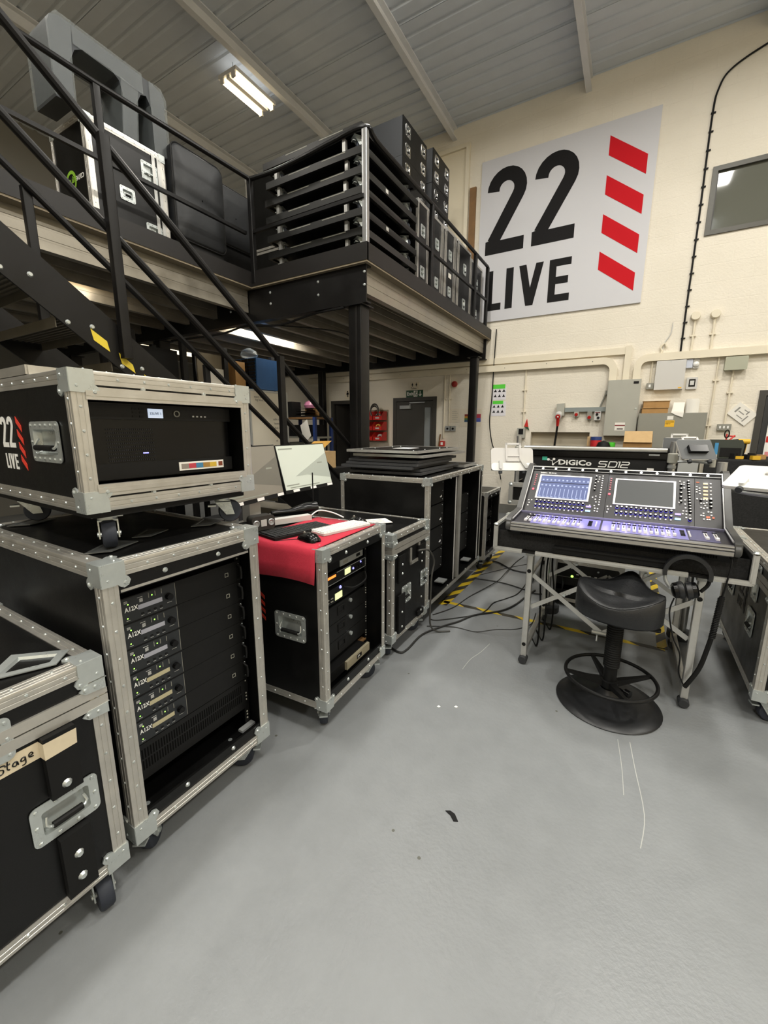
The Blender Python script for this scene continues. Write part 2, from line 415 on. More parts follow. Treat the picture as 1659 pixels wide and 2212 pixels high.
# ================================================================== SETTING
WY = 7.34; CZ = 6.27
struct(mbox('floor', (-9, -6, -0.2), (6, WY + 3, 0), FLOOR))
wm = M().panel(-9, 0, 6, 6.6, -0.22, 0, [(-4.10, -1, -3.18, 2.06), (-5.63, -1, -4.73, 2.05), (0.555, 3.955, 2.3, 4.745), (1.39, -1, 2.35, 1.97), (-1.46, 0.9, -0.57, 1.42)])
wm.on(((0, WY, 0), (1, 0, 0), (0, 0, 1), (0, -1, 0)))
wb = struct(wm.obj('wall_back', WALL))
mbox('niche_back', (-1.5, WY + 0.14, 0.86), (-0.53, WY + 0.2, 1.46), mat('niche_tone', '#c9bfaa', 0.7), wb)  # niche back in a darker tone than the wall
struct(mbox('wall_left', (-9.2, -6, 0), (-9, WY, 6.6), mat('wall_cladding_grey', '#7d7b75', 0.6))); struct(mbox('wall_right', (6, -6, 0), (6.2, WY, 6.6), CREAM))
struct(mbox('wall_front', (-9, -6.2, 0), (6, -6, 6.6), CREAM))
struct(M().box((-3.1, WY - 0.02, 0), (1.33, WY, 0.16)).obj('baseboard_back', mat('grey_skirting_paint', '#77766f', 0.5)))
# rooms behind the doorways
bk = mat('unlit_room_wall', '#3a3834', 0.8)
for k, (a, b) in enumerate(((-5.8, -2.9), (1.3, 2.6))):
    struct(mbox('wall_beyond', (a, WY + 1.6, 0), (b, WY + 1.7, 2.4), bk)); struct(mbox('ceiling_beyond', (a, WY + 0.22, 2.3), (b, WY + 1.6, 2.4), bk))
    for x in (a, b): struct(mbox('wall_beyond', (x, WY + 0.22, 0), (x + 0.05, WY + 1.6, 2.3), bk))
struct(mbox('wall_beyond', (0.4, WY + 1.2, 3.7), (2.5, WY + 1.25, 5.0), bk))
# roof: profiled sheets (ribs across the hall), each sheet its own piece, on purlins that run to the back wall
cl = bpy.data.objects.new('ceiling', None); COL.objects.link(cl); struct(cl)
pr = []
y = 0.0
for k in range(5):
    pr += [(y, 0), (y + 0.135, 0), (y + 0.155, 0.018), (y + 0.18, 0.018)]; y += 0.2
pr = [(a + 0.004, b) for a, b in pr] + [(0.996, 0.0)]
sheet = M().prism(pr + [(a, b + 0.012) for a, b in pr[::-1]], 'x', -9, 6).mesh('roof_sheet', CEIL)
for k in range(14): place('roof_sheet', sheet, cl, (0, WY - 1 - k, CZ))
mbox('roof_liner', (-9, -6.7, CZ + 0.09), (6, WY, CZ + 0.12), CEIL, cl)
for k, x in enumerate((-6.72, -4.80, -2.98, -1.0, 0.95, 2.9, 4.8)):
    q = M().prism([(0, 0), (0.075, 0), (0.075, 0.012), (0.01, 0.012), (0.01, 0.158), (0.075, 0.158), (0.075, 0.172), (0, 0.172)], 'y', -6, WY)
    struct(q.obj('trim_%d' % (k + 1), PURL, loc=(x - 0.037, 0, CZ - 0.172)))

# ---- doors
def door(n, x0, x1, z1, leafmat, ajar=0.0, glass=None, closer=False):
    q = M(); f = 0.07
    q.box((x0, WY - 0.02, 0), (x0 + f, WY + 0.2, z1)); q.box((x1 - f, WY - 0.02, 0), (x1, WY + 0.2, z1)); q.box((x0 + f, WY - 0.02, z1 - f), (x1 - f, WY + 0.2, z1))
    d = struct(q.obj('door_%d' % n, DOORM)); W_ = x1 - x0 - 2 * f - 0.008
    hinge = (x0 + f + 0.004, WY + 0.03, 0.01)
    q = M().panel(0, 0, W_, z1 - f - 0.02, 0, 0.045, [glass] if glass else [])
    q.on(((0, 0, 0), (1, 0, 0), (0, 0, 1), (0, -1, 0)))
    lf = q.obj('door_leaf', leafmat, d, hinge, (0, 0, ajar))
    if glass:
        g = glass; mbox('door_glass', (g[0], -0.03, g[1]), (g[2], -0.02, g[3]), mat('wired_glass', '#8b9092', 0.15), lf)
    if closer:
        q = M().box((0.1, -0.1, z1 - 0.22), (0.32, -0.045, z1 - 0.16)); q.obj('door_closer', SILV, lf)
        M().box((0.3, -0.09, z1 - 0.155), (0.32, -0.05, z1 - 0.14)).box((0.3, -0.08, z1 - 0.12), (0.62, -0.06, z1 - 0.1)).obj('closer_arm', SILV, lf)
    M().tube([(W_ - 0.07, -0.045, 1.02), (W_ - 0.07, -0.09, 1.02), (W_ - 0.17, -0.09, 1.02)], 0.009).obj('door_handle', ZINC, lf)
    return d
door(1, -4.10, -3.18, 2.06, DOORM, 0, (0.60, 1.0, 0.73, 1.86), True)
door(2, -5.63, -4.73, 2.05, mat('darker_door', '#262422', 0.5), 1.15)
d3 = door(3, 1.39, 2.35, 1.97, mat('charcoal_door', '#2a2b2c', 0.5), 0, (0.12, 0.9, 0.7, 1.75))
# ---- high window
q = M(); a, b, c, d = 0.555, 3.955, 2.3, 4.745; f = 0.055
q.panel(a, b, c, d, -0.12, 0.025, [(a + f, b + f, c - f, d - f)]).on(((0, WY, 0), (1, 0, 0), (0, 0, 1), (0, -1, 0)))
w1 = struct(q.obj('window_1', mat('window_frame_dark', '#4a4840', 0.45)))
mbox('window_pane', (a + f, WY + 0.02, b + f), (c - f, WY + 0.03, d - f), mat('hall_reflection_glass', '#62635a', 0.05), w1)  # opaque pane, the reflected hall's greenish grey put into its colour
mbox('glazing_bead', (a + f, WY + 0.005, b + f), (a + f + 0.015, WY + 0.02, d - f), DOORM, w1)

# ---- company sign
sg = thing('wall_sign', 'large white square sign board with black lettering and red stripes high on back wall', 'sign', (0, WY - 0.03, 0))
mbox('sign_board', (-2.49, 0, 3.235), (-0.082, 0.03, 5.635), SIGNW, sg)
def logo(parent, fr, k, dark, redm, d=0.0006, ox=0, oz=0, only=None):
    O, u, v, n = [Vector(t) for t in fr]
    X = lambda x: (x + 1.04) * k + ox
    Z = lambda z: (z - 4.26) * k + oz
    for ch, x, z, w_, h, t in (('2', -2.38, 4.26, .61, 1.21, .31), ('2', -1.65, 4.26, .61, 1.21, .31), ('L', -2.33, 3.405, .25, .605, .42), ('I', -2.01, 3.405, .115, .605, 1), ('V', -1.81, 3.405, .37, .605, .30), ('E', -1.35, 3.405, .31, .605, .33)):
        if only and ch not in only: continue
        q = M(); glyph(q, ch, X(x), Z(z), w_ * k, h * k, t, d); q.on((O, u, v, n)); q.obj('digit' if ch == '2' else 'letter', dark, parent)
    for T in (5.46, 4.975, 4.485, 4.0):
        q = M().prism([(X(-.67), Z(T)), (X(-.67), Z(T - .24)), (X(-.19), Z(T - .595)), (X(-.19), Z(T - .36))], 'z', 0, d); q.on((O, u, v, n)); q.obj('stripe', redm, parent)
logo(sg, ((0, 0, 0), (1, 0, 0), (0, 0, 1), (0, -1, 0)), 1.0, SIGNK, SIGNR, 0.004, -1.04, 4.26)

# ---- wall services
def wbox(name, label, cat, x0, z0, x1, z1, d, m_, r=0.008, group=None, rot=None):
    o = M().rbox((x0, WY - d, z0), (x1, WY - 0.001, z1), r, 'y').obj(name, m_)
    return tag(o, label, cat, group)
tr = thing('cable_trunking', 'cream painted cable trunking along back wall with curved drop to the tall grey cabinet', 'trunking', (0, WY, 0))
q = M()
q.box((-6.2, -0.075, 2.42), (-0.48, -0.001, 2.52)); q.obj('trunking_run', TRUNK, tr)
mbox('upper_ledge', (-6.2, -0.05, 2.545), (-0.2, -0.001, 2.64), TRUNK, tr)
bend = [(-0.48, 2.42), (-0.48, 2.52)] + [(-0.48 + 0.2 * math.sin(t), 2.32 + 0.2 * math.cos(t)) for t in [PI / 2 * i / 8 for i in range(1, 9)]] + [(-0.28, 2.175), (-0.38, 2.175), (-0.38, 2.32)] + [(-0.48 + 0.1 * math.sin(t), 2.32 + 0.1 * math.cos(t)) for t in [PI / 2 * i / 8 for i in range(7, 0, -1)]]
M().prism(bend, 'y', -0.075, -0.001).obj('trunking_bend', TRUNK, tr)
mbox('trunking_riser', (-0.2, -0.06, 2.175), (-0.12, -0.001, 2.66), TRUNK, tr); 
t2 = thing('cable_trunking', 'cream trunking on the right half of back wall dropping to the tall grey cabinet', 'trunking', (0, WY, 0))
mbox('trunking_run', (0.1, -0.075, 2.42), (3.2, -0.001, 2.52), TRUNK, t2)
bend = [(0.1, 2.52), (0.1, 2.42)] + [(0.1 - 0.08 * math.sin(t), 2.34 + 0.08 * math.cos(t)) for t in [PI / 2 * i / 8 for i in range(1, 9)]] + [(0.02, 2.175), (-0.07, 2.175)] + [(0.1 - 0.17 * math.sin(t), 2.35 + 0.17 * math.cos(t)) for t in [PI / 2 * i / 8 for i in range(8, 0, -1)]]
M().prism(bend, 'y', -0.075, -0.001).obj('trunking_bend', TRUNK, t2)
for k in range(9):
    M().dome((-5.9 + k * 0.66, -0.075, 2.47 + 0.02 * (k % 2)), 0.008, (0, -1, 0)).obj('screw', CABD, tr)
def conduit(label, pts, r=0.011, m_=TRUNK, clips=()):
    t = thing('conduit', label, 'conduit', (0, WY - 0.02, 0))
    M().tube([(x, 0, z) for x, z in pts], r, 8).obj('pipe', m_, t)
    for x, z in clips: M().box((x - 0.035, -0.012, z - 0.008), (x + 0.035, 0.019, z + 0.008)).obj('saddle_clip', m_, t)
    return t
conduit('cream conduit dropping from trunking to the isolator switch left of consoles', [(-1.60, 2.42), (-1.59, 1.49)], clips=[(-1.6, 2.1), (-1.595, 1.75)])
conduit('cream conduit down wall from trunking left of the triple switch drop', [(0.91, 2.42), (0.9, 1.2)], clips=[(0.91, 2.12), (0.9, 1.52)])
conduit('cream conduit from the grey junction box down to triple light switch', [(1.08, 2.24), (1.075, 1.54)], 0.012, clips=[(1.08, 1.95)])
conduit('painted pipe left of bell beside the toilets door', [(-3.02, 2.42), (-3.02, 1.3)], 0.014, clips=[(-3.02, 2.0)])
conduit('painted conduit under red bell feeding the twin sockets', [(-2.925, 2.42), (-2.92, 1.53)], 0.012, clips=[(-2.92, 2.0)])
conduit('short cream conduit above the grey fused switch', [(0.155, 2.42), (0.155, 2.12)], 0.011)
for x, l in ((0.585, 'left of two round ceiling-style boxes on cream conduit above trunking'), (0.80, 'right of two round boxes on cream conduit above trunking')):
    t = conduit(l, [(x, 2.96), (x, 2.5)], 0.013, clips=[(x, 2.72)])
    M().lathe([(0, -0.05), (0.05, -0.05), (0.055, -0.03), (0.055, 0.02)], (x, 0, 2.97), 20, 'y').obj('round_box', TRUNK, t)
t = thing('wall_cable', 'black cable clipped up the back wall right of the sign then arched away', 'cable', (0, WY - 0.014, 0))
pth = smooth([(0.47, 0, 2.51), (0.47, 0, 3.2), (0.475, 0, 4.2), (0.47, 0, 5.3), (0.5, 0, 5.62), (0.62, 0, 5.8), (1.0, 0, 5.95), (1.6, 0, 6.1)], 8)
M().tube(pth, 0.011, 8).obj('cable_run', BLKM, t)
for k in range(14): M().cbox((0.478, 0, 2.7 + k * 0.205), (0.05, 0.02, 0.014)).obj('cable_clip', BLKM, t)
tag(M().tube(smooth([(0.34, WY - 0.012, 2.92), (0.33, WY - 0.012, 2.78), (0.27, WY - 0.012, 2.66), (0.25, WY - 0.012, 2.55)]), 0.006, 6).obj('bell_wire', GREYP), 'thin white wire loop hanging on wall above trunking', 'wire')
tag(M().tube(smooth([(0.30, WY - 0.03, 2.60), (0.27, WY - 0.03, 2.65), (0.23, WY - 0.03, 2.60), (0.25, WY - 0.03, 2.55), (0.23, WY - 0.03, 2.50)]), 0.012, 8).obj('sensor_hook', TRUNK), 'white painted hook-shaped pipe end above the white alarm panel', 'pipe')
# tall distribution cabinet
t = thing('electrical_cabinet', 'tall pale grey electrical cabinet under the trunking bends on back wall', 'cabinet', (0, WY, 0))
mbox('cabinet_body', (-0.375, -0.16, 1.37), (0.045, -0.001, 2.175), CABG, t); mbox('cabinet_door', (-0.37, -0.172, 1.375), (0.04, -0.161, 2.17), CABG, t)
mbox('name_plate', (-0.05, -0.175, 2.11), (0.015, -0.172, 2.145), BLKM, t); mbox('lock', (0.0, -0.178, 1.75), (0.025, -0.172, 1.775), ZINC, t)
mbox('warning_label', (-0.23, -0.174, 1.45), (-0.1, -0.172, 1.565), PAPER, t); mbox('label_band', (-0.23, -0.1745, 1.515), (-0.1, -0.174, 1.53), mat('maroon_print', '#7c2a2c', 0.6), t)
mbox('label_band', (-0.2, -0.1745, 1.465), (-0.12, -0.174, 1.48), mat('black_print', '#3b2a2a', 0.6), t)
t = thing('electrical_cabinet', 'wide dark grey metal cabinet carrying cardboard boxes and papers on top', 'cabinet', (0, WY, 0))
mbox('cabinet_body', (0.06, -0.22, 1.18), (0.85, -0.001, 1.69), CABD, t); mbox('cabinet_door', (0.07, -0.23, 1.185), (0.84, -0.221, 1.685), CABD, t)
mbox('hazard_label', (0.385, -0.232, 1.5), (0.495, -0.23, 1.59), YELS, t); mbox('notice_label', (0.405, -0.232, 1.6), (0.475, -0.23, 1.65), PAPER, t)
text('DANGER\n400 V', 0.024, SIGNK, t, ((0.392, -0.2325, 1.56), (1, 0, 0), (0, 0, 1), (0, -1, 0)))
for a_, b_, l in (((0.09, 1.69, 0.40, 1.765), 0.2, 'brown cardboard box lying on dark grey cabinet, lower of two'), ((0.1, 1.766, 0.41, 1.86), 0.19, 'flattened brown cardboard box on top of another on dark grey cabinet')):
    o = thing('cardboard_box', l, 'box', ((a_[0] + a_[2]) / 2, WY - 0.115, a_[1]), 0.03)
    w_, h_ = a_[2] - a_[0], a_[3] - a_[1]
    mbox('carton', (-w_ / 2, -b_ / 2, 0), (w_ / 2, b_ / 2, h_ - 0.004), CARD, o); M().box((-w_ / 2 - 0.01, -b_ / 2 - 0.01, h_ - 0.004), (w_ / 2 + 0.01, b_ / 2, h_)).obj('flap', CARDL, o)
    mbox('packing_tape', (-0.02, -b_ / 2 - 0.0112, h_ - 0.003), (0.02, -b_ / 2 - 0.0102, h_ - 0.001), AMBER, o)
for l, pts in (('folded white paper hanging over the front edge of dark grey cabinet', [(0.44, -0.1, 1.695), (0.47, -0.232, 1.70), (0.47, -0.24, 1.66)]),):
    q = M(); q.ngrid([[(0.47, -0.05, 1.84), (0.6, -0.04, 1.84)], [(0.45, -0.15, 1.72), (0.59, -0.14, 1.72)], [(0.44, -0.236, 1.695), (0.585, -0.236, 1.695)], [(0.50, -0.24, 1.66), (0.58, -0.245, 1.63)]])
    tag(q.obj('paper_sheet', PAPER, loc=(0, WY, 0)), l, 'paper')
t = thing('paper_tray', 'upright white papers curled on right end of dark grey cabinet', 'papers', (0, WY, 0))
for k in range(4):
    q = M(); q.ngrid([[(0.61 + 0.14 * i / 5 + 0.004 * k, -0.05 - 0.012 * k - 0.03 * math.sin(i / 5 * PI), z) for i in range(6)] for z in (1.692, 1.78, 1.885 - 0.01 * k)]); q.obj('sheet', PAPER, t)
t = thing('alarm_box', 'white square alarm panel box under right trunking', 'panel', (0, WY, 0))
mbox('panel_box', (0.205, -0.09, 2.02), (0.55, -0.001, 2.41), WHTP, t, 0.006, axis='y'); mbox('warning_tag', (0.49, -0.092, 2.03), (0.53, -0.09, 2.045), YELS, t); M().dome((0.375, -0.09, 2.395), 0.006, (0, -1, 0)).obj('screw', ZINC, t)
t = thing('fused_switch', 'small grey fused switch left of white alarm panel', 'switch', (0, WY, 0))
mbox('back_box', (0.112, -0.05, 2.035), (0.2, -0.001, 2.12), CABD, t, 0.006, axis='y'); mbox('rocker', (0.14, -0.056, 2.06), (0.165, -0.05, 2.1), WHT, t)
wbox('sensor_box', 'small bluish white box between alarm panel and motion sensor', 'box', 0.555, 2.3, 0.625, 2.41, 0.05, mat('pale_blue_plastic', '#c3c9d8', 0.4))
t = thing('motion_sensor', 'white domed motion sensor right of alarm panel', 'sensor', (0, WY, 0))
mbox('sensor_body', (0.63, -0.03, 2.29), (0.7, -0.001, 2.42), WHTP, t, 0.02, axis='y'); M().lathe([(0.036, 0), (0.034, -0.02), (0.02, -0.035), (0, -0.04)], (0.665, -0.03, 2.345), 18, 'y').obj('sensor_dome', WHT, t)
t = thing('keypad', 'white framed keypad with dark surround and pale screen below motion sensor', 'keypad', (0, WY, 0))
mbox('keypad_frame', (0.585, -0.03, 2.015), (0.71, -0.001, 2.175), WHTP, t, 0.012, axis='y'); mbox('keypad_bezel', (0.612, -0.034, 2.05), (0.685, -0.03, 2.15), BLKG, t); mbox('keypad_screen', (0.625, -0.0355, 2.07), (0.672, -0.034, 2.13), GREYP, t)
t = thing('junction_box', 'greenish grey junction box under right trunking above light switch', 'box', (0, WY, 0))
mbox('box_base', (0.975, -0.09, 2.24), (1.2, -0.001, 2.40), mat('green_grey_enamel', '#a7a895', 0.5), t, 0.01, axis='y'); mbox('box_lid', (0.97, -0.1, 2.235), (1.205, -0.09, 2.405), _mats['green_grey_enamel'], t, 0.01, axis='y')
t = thing('light_switch', 'grey metal triple light switch right of dark grey cabinet', 'switch', (0, WY, 0))
mbox('back_box', (1.0, -0.045, 1.455), (1.15, -0.001, 1.54), CABD, t, 0.006, axis='y')
for k in range(3): mbox('rocker', (1.02 + k * 0.042, -0.052, 1.48), (1.038 + k * 0.042, -0.045, 1.515), WHT, t)
t = thing('site_plan', 'white framed floor plan hung tilted on wall near the right doorway', 'plan', (1.245, WY - 0.012, 1.67), 0); t.rotation_euler = (0, math.radians(40), 0)
mbox('plan_board', (-0.13, -0.006, -0.095), (0.13, 0.011, 0.095), PAPER, t); grey = mat('grey_print', '#8c8a85', 0.6)
for a, b, c, d in ((-0.09, -0.03, -0.07, 0.05), (-0.06, 0.0, 0.02, 0.012), (-0.04, -0.05, 0.05, -0.04), (0.03, 0.02, 0.045, 0.07), (0.06, -0.07, 0.075, 0.02), (-0.02, 0.05, 0.03, 0.06)): mbox('plan_line', (a, -0.0068, b), (c, -0.006, d), grey, t)
t = thing('power_isolator', 'grey angled power inlet with red plug and black cable left of tall grey cabinet', 'socket', (0, WY, 0))
M().prism([(-1.075, 1.86), (-0.96, 1.87), (-0.955, 1.68), (-1.06, 1.67)], 'y', -0.1, -0.001).obj('inlet_body', CABG, t)
M().cyl((-1.03, -0.09, 1.70), (-1.03, -0.19, 1.66), 0.052, n=20).obj('plug_collar', GREYP, t); M().cyl((-1.03, -0.185, 1.662), (-1.03, -0.2, 1.656), 0.036, n=18).obj('plug_face', REDPL, t); M().dome((-1.03, -0.2, 1.656), 0.014, (0, -1, -0.4), 10).obj('plug_pin', WHT, t)
M().cyl((-1.03, -0.16, 1.63), (-1.035, -0.12, 1.52), 0.028, 0.02, n=14).obj('plug_grip', REDPL, t)
M().tube(smooth([(-1.035, -0.12, 1.52), (-1.045, -0.1, 1.4), (-1.06, -0.09, 1.2), (-1.065, -0.09, 1.0)]), 0.016, 10).obj('supply_cable', BLKM, t)
tag(mbox('steel_trunking', (-0.955, WY - 0.06, 1.735), (-0.38, WY - 0.001, 1.80), mat('grey_steel_trunking', '#8f9797', 0.4, 0.4)), 'grey steel trunking between red plug inlet and tall cabinet', 'trunking')
for x0, x1, z0, m_, l, dots in ((-0.815, -0.745, 1.66, CABG, 'grey socket with red flap, leftmost of three under steel trunking', 'r'), (-0.625, -0.56, 1.615, CABD, 'dark grey socket with red flap, middle of three under steel trunking', 'r'), (-0.525, -0.435, 1.605, GREYP, 'white plate with two round black sockets, nearest to tall cabinet', 'k')):
    t = thing('wall_socket', l, 'socket', (0, WY, 0)); mbox('socket_body', (x0, -0.07, z0), (x1, -0.001, 1.735), m_, t, 0.008, axis='y'); xm = (x0 + x1) / 2
    if dots == 'r': M().cyl((xm, -0.07, z0 + 0.035), (xm, -0.085, z0 + 0.03), 0.024, n=14).obj('socket_flap', REDPL, t)
    else:
        mbox('label_strip', (x0 + 0.01, -0.072, 1.71), (x1 - 0.01, -0.07, 1.725), mat('maroon_print2', '#6c2a2a', 0.6), t)
        for dx, dz in ((-0.008, 0.085), (0.012, 0.035)): M().cyl((xm + dx, -0.07, z0 + dz), (xm + dx, -0.08, z0 + dz), 0.019, n=16).obj('socket_outlet', BLKM, t)
t = thing('conduit_elbow', 'grey flexible pipe slanting from tall cabinet side to steel trunking', 'pipe', (0, WY - 0.03, 0)); M().tube([(-0.39, 0, 2.03), (-0.40, 0, 1.99), (-0.46, 0, 1.80)], 0.012).obj('pipe', CABD, t); mbox('gland', (-0.405, -0.03, 1.98), (-0.375, 0.03, 2.04), CABD, t)
t = thing('isolator_switch', 'grey isolator box with dark rotary switch at foot of left conduit', 'switch', (0, WY, 0))
mbox('switch_body', (-1.67, -0.08, 1.32), (-1.545, -0.001, 1.49), CABG, t, 0.008, axis='y'); mbox('switch_window', (-1.645, -0.083, 1.38), (-1.57, -0.08, 1.47), BLKM, t)
t = thing('small_flag', 'little red and green flag pennant by isolator box', 'flag', (-1.53, WY - 0.03, 1.45)); M().prism([(0.0, 0.19), (-0.04, 0.06), (0.03, 0.05)], 'y', -0.003, 0.003).obj('flag_red', REDPL, t); M().prism([(-0.04, 0.06), (0.03, 0.05), (0.05, -0.01)], 'y', -0.003, 0.003).obj('flag_green', SIGNG, t); M().cyl((0, 0.01, 0.2), (-0.05, 0.01, 0.0), 0.004, n=6).obj('stick', PAPER, t)
# stage-position posters
for k, (x0, z0, x1, z1, tx, tz) in enumerate(((-2.14, 1.96, -1.91, 2.17, (-2.14, 2.145, -1.93, 2.215), 0), (-2.15, 1.69, -1.90, 1.93, (-2.13, 1.89, -1.95, 1.945), 0))):
    t = thing('wall_notice', ('upper' if k == 0 else 'lower') + ' of two white wall sheets of six black triangles under green tape', 'notice', (0, WY - 0.004, 0))
    mbox('sheet', (x0, 0, z0), (x1, 0.003, z1), mat('notice_paper%d' % k, '#dcdae0', 0.7), t); mbox('tape', (tx[0], -0.002, tx[1]), (tx[2], 0, tx[3]), GREEN, t)
    for i in range(3):
        for j in range(2):
            cx = x0 + 0.045 + i * 0.072; cz = z1 - 0.06 - j * 0.085 - (0.02 if k else 0)
            M().prism([(cx - 0.027, cz - 0.018), (cx + 0.027, cz - 0.018), (cx + 0.012, cz + 0.008), (cx + 0.004, cz + 0.03), (cx - 0.008, cz + 0.006)], 'y', -0.0012, -0.0002).obj('triangle_print', SIGNK, t)
# door signs, bell, sockets, notices under the platform
t = thing('exit_sign', 'green Exit sign with running man and down arrow above toilets door', 'sign', (0, WY - 0.01, 0)); mbox('sign_plate', (-3.815, -0.006, 2.06), (-3.465, 0.009, 2.19), SIGNG, t)
text('Exit', 0.09, WHT, t, ((-3.80, -0.007, 2.098), (1, 0, 0), (0, 0, 1), (0, -1, 0)), bold=0.02)
mbox('pictogram_panel', (-3.655, -0.0075, 2.07), (-3.575, -0.006, 2.18), WHT, t)
q = M(); q.lathe([(0, 0), (0.011, 0)], (0.01, 0.042, 0.0012), 10)
for st in ([(0.0, 0.03), (-0.005, 0.0), (0.02, -0.02), (0.005, -0.045)], [(-0.005, 0.0), (-0.03, -0.035)], [(0.0, 0.025), (0.03, 0.01)], [(0, 0.025), (-0.025, 0.005)]): stroke(q, st, 0.011, d=0.001)
q.on(((-3.615, -0.0075, 2.125), (1, 0, 0), (0, 0, 1), (0, -1, 0))); q.obj('running_man', SIGNG, t)
q = M(); stroke(q, [(0, 0.045), (0, -0.04)], 0.014, d=0.001); stroke(q, [(-0.03, -0.008), (0, -0.042), (0.03, -0.008)], 0.013, d=0.001); q.on(((-3.52, -0.006, 2.125), (1, 0, 0), (0, 0, 1), (0, -1, 0))); q.obj('arrow', WHT, t)
def person_icon(t, x, z, s, m_, fem=False):
    q = M(); q.lathe([(0, 0), (0.13 * s, 0)], (0, 0.85 * s, 0.0012), 10); q.prism([(-0.15 * s, 0.7 * s), (-0.15 * s, 0.3 * s), (0.15 * s, 0.3 * s), (0.15 * s, 0.7 * s)] if not fem else [(-0.08 * s, 0.7 * s), (-0.24 * s, 0.25 * s), (0.24 * s, 0.25 * s), (0.08 * s, 0.7 * s)], 'z', 0, 0.001)
    for sx in (-1, 1): stroke(q, [(sx * 0.08 * s, 0.32 * s), (sx * 0.08 * s, -0.05 * s)], 0.11 * s, d=0.001); stroke(q, [(sx * 0.17 * s, 0.68 * s), (sx * 0.24 * s, 0.3 * s)], 0.08 * s, d=0.001)
    q.on(((x, -0.006, z), (1, 0, 0), (0, 0, 1), (0, -1, 0))); q.obj('figure_icon', m_, t)
t = thing('toilet_sign', 'clear Toilets sign with two figures above exit sign', 'sign', (0, WY - 0.01, 0)); mbox('sign_plate', (-3.73, -0.005, 2.205), (-3.55, 0.009, 2.335), mat('sign_clear', '#ddd3bd', 0.3), t)
person_icon(t, -3.685, 2.262, 0.062, SIGNK); person_icon(t, -3.60, 2.262, 0.062, SIGNK, True); text('Toilets', 0.042, SIGNK, t, ((-3.715, -0.0055, 2.212), (1, 0, 0), (0, 0, 1), (0, -1, 0)), bold=0.01)
t = thing('toilet_sign', 'pale plate with single male figure above the open dark door', 'sign', (0, WY - 0.01, 0)); mbox('sign_plate', (-5.26, -0.005, 2.09), (-5.12, 0.009, 2.26), mat('sign_cream', '#e0d6c2', 0.4), t); person_icon(t, -5.19, 2.125, 0.12, SIGNK)
t = thing('alarm_bell', 'round red alarm bell on wall left of the far post', 'bell', (-2.84, WY, 2.26)); M().lathe([(0, -0.055), (0.03, -0.052), (0.05, -0.035), (0.055, -0.01), (0.055, 0)], (0, 0, 0), 20, 'y').obj('bell_dome', mat('bell_red', '#9c2a20', 0.4), t); mbox('bell_base', (-0.06, -0.008, -0.06), (0.06, -0.001, 0.06), CREAM, t)
t = thing('twin_socket', 'pair of metal clad wall sockets below pipe by toilets door', 'socket', (0, WY, 0))
for x in (-2.98, -2.875): mbox('socket_plate', (x, -0.045, 1.43), (x + 0.088, -0.001, 1.525), SILV, t, 0.008, axis='y'); M().cyl((x + 0.044, -0.045, 1.475), (x + 0.044, -0.055, 1.475), 0.02, n=14).obj('outlet', BLKM, t)
t = thing('wall_notice', 'plain white laminated notice between pipe and far post', 'notice', (0, WY - 0.004, 0)); mbox('sheet', (-2.91, 0, 1.59), (-2.73, 0.003, 1.83), mat('laminate_sheet', '#dfd6c4', 0.3), t)
for k in range(5): mbox('print_line', (-2.87, -0.001, 1.78 - k * 0.035), (-2.78 + 0.02 * (k % 2), 0, 1.785 - k * 0.035), grey, t)
for x0, x1, cols, l in ((-2.72, -2.53, ('#7a2a22', '#b8872e', '#4b7340', '#2c4a6c'), 'laminated notice with rainbow flag print half behind far post'), (-2.46, -2.32, ('#a83a4a', '#a83a4a', '#5c5ca0', '#4456a4'), 'laminated notice with pink and blue flag print right of far post')):
    t = thing('wall_notice', l, 'notice', (0, WY - 0.004, 0)); mbox('sheet', (x0, 0, 1.51), (x1, 0.003, 1.82), _mats['laminate_sheet'], t)
    for k, c in enumerate(cols): mbox('flag_band', (x0 + 0.09 if x0 < -2.6 else x0 + 0.025, -0.001, 1.695 - k * 0.034), (x1 - 0.01, 0, 1.729 - k * 0.034), mat('print_' + c[1:], c, 0.5), t)
t = thing('fire_call_point', 'small red fire call point low by toilets door', 'call point', (0, WY, 0)); mbox('call_body', (-3.085, -0.05, 1.15), (-2.99, -0.001, 1.25), REDPL, t, 0.006, axis='y'); mbox('call_glass', (-3.06, -0.052, 1.175), (-3.015, -0.05, 1.225), WHT, t)
t = thing('broom', 'brown broom handle leaning against wall right of toilets door', 'broom', (-3.13, WY - 0.06, 0)); M().tube([(0, -0.25, 0.08), (0.05, 0.03, 1.37)], 0.014).obj('broom_handle', WOOD, t); mbox('broom_head', (-0.2, -0.3, 0.03), (0.2, -0.2, 0.09), WOOD, t); mbox('bristles', (-0.2, -0.29, 0.0), (0.2, -0.21, 0.03), BLKM, t, kind='stuff')
# red parts bins on the wall between the doors
rk = thing('bin_rail_panel', 'grey louvred wall panel that holds the red parts bins', 'panel', (0, WY, 0)); mbox('back_panel', (-4.68, -0.02, 1.2), (-4.22, -0.001, 1.84), mat('bin_panel', '#9a8f7c', 0.6), rk)
for k in range(3): mbox('louvre', (-4.67, -0.03, 1.38 + 0.2 * k), (-4.23, -0.02, 1.395 + 0.2 * k), _mats['bin_panel'], rk)
def bin_mesh():
    q = M(); w_, h_, d_ = 0.205, 0.17, 0.2; e = 0.006
    q.box((0, -d_, 0), (w_, 0, e)); q.box((0, -e, e), (w_, 0, h_)); q.box((0, -d_, e), (w_, -d_ + e, h_ * 0.45))
    for x in (0, w_ - e): q.prism([(-d_ + e, e), (-e, e), (-e, h_), (-d_ * 0.55, h_), (-d_ + e, h_ * 0.55)], 'x', x, x + e)
    return q.mesh('parts_bin', REDPL)
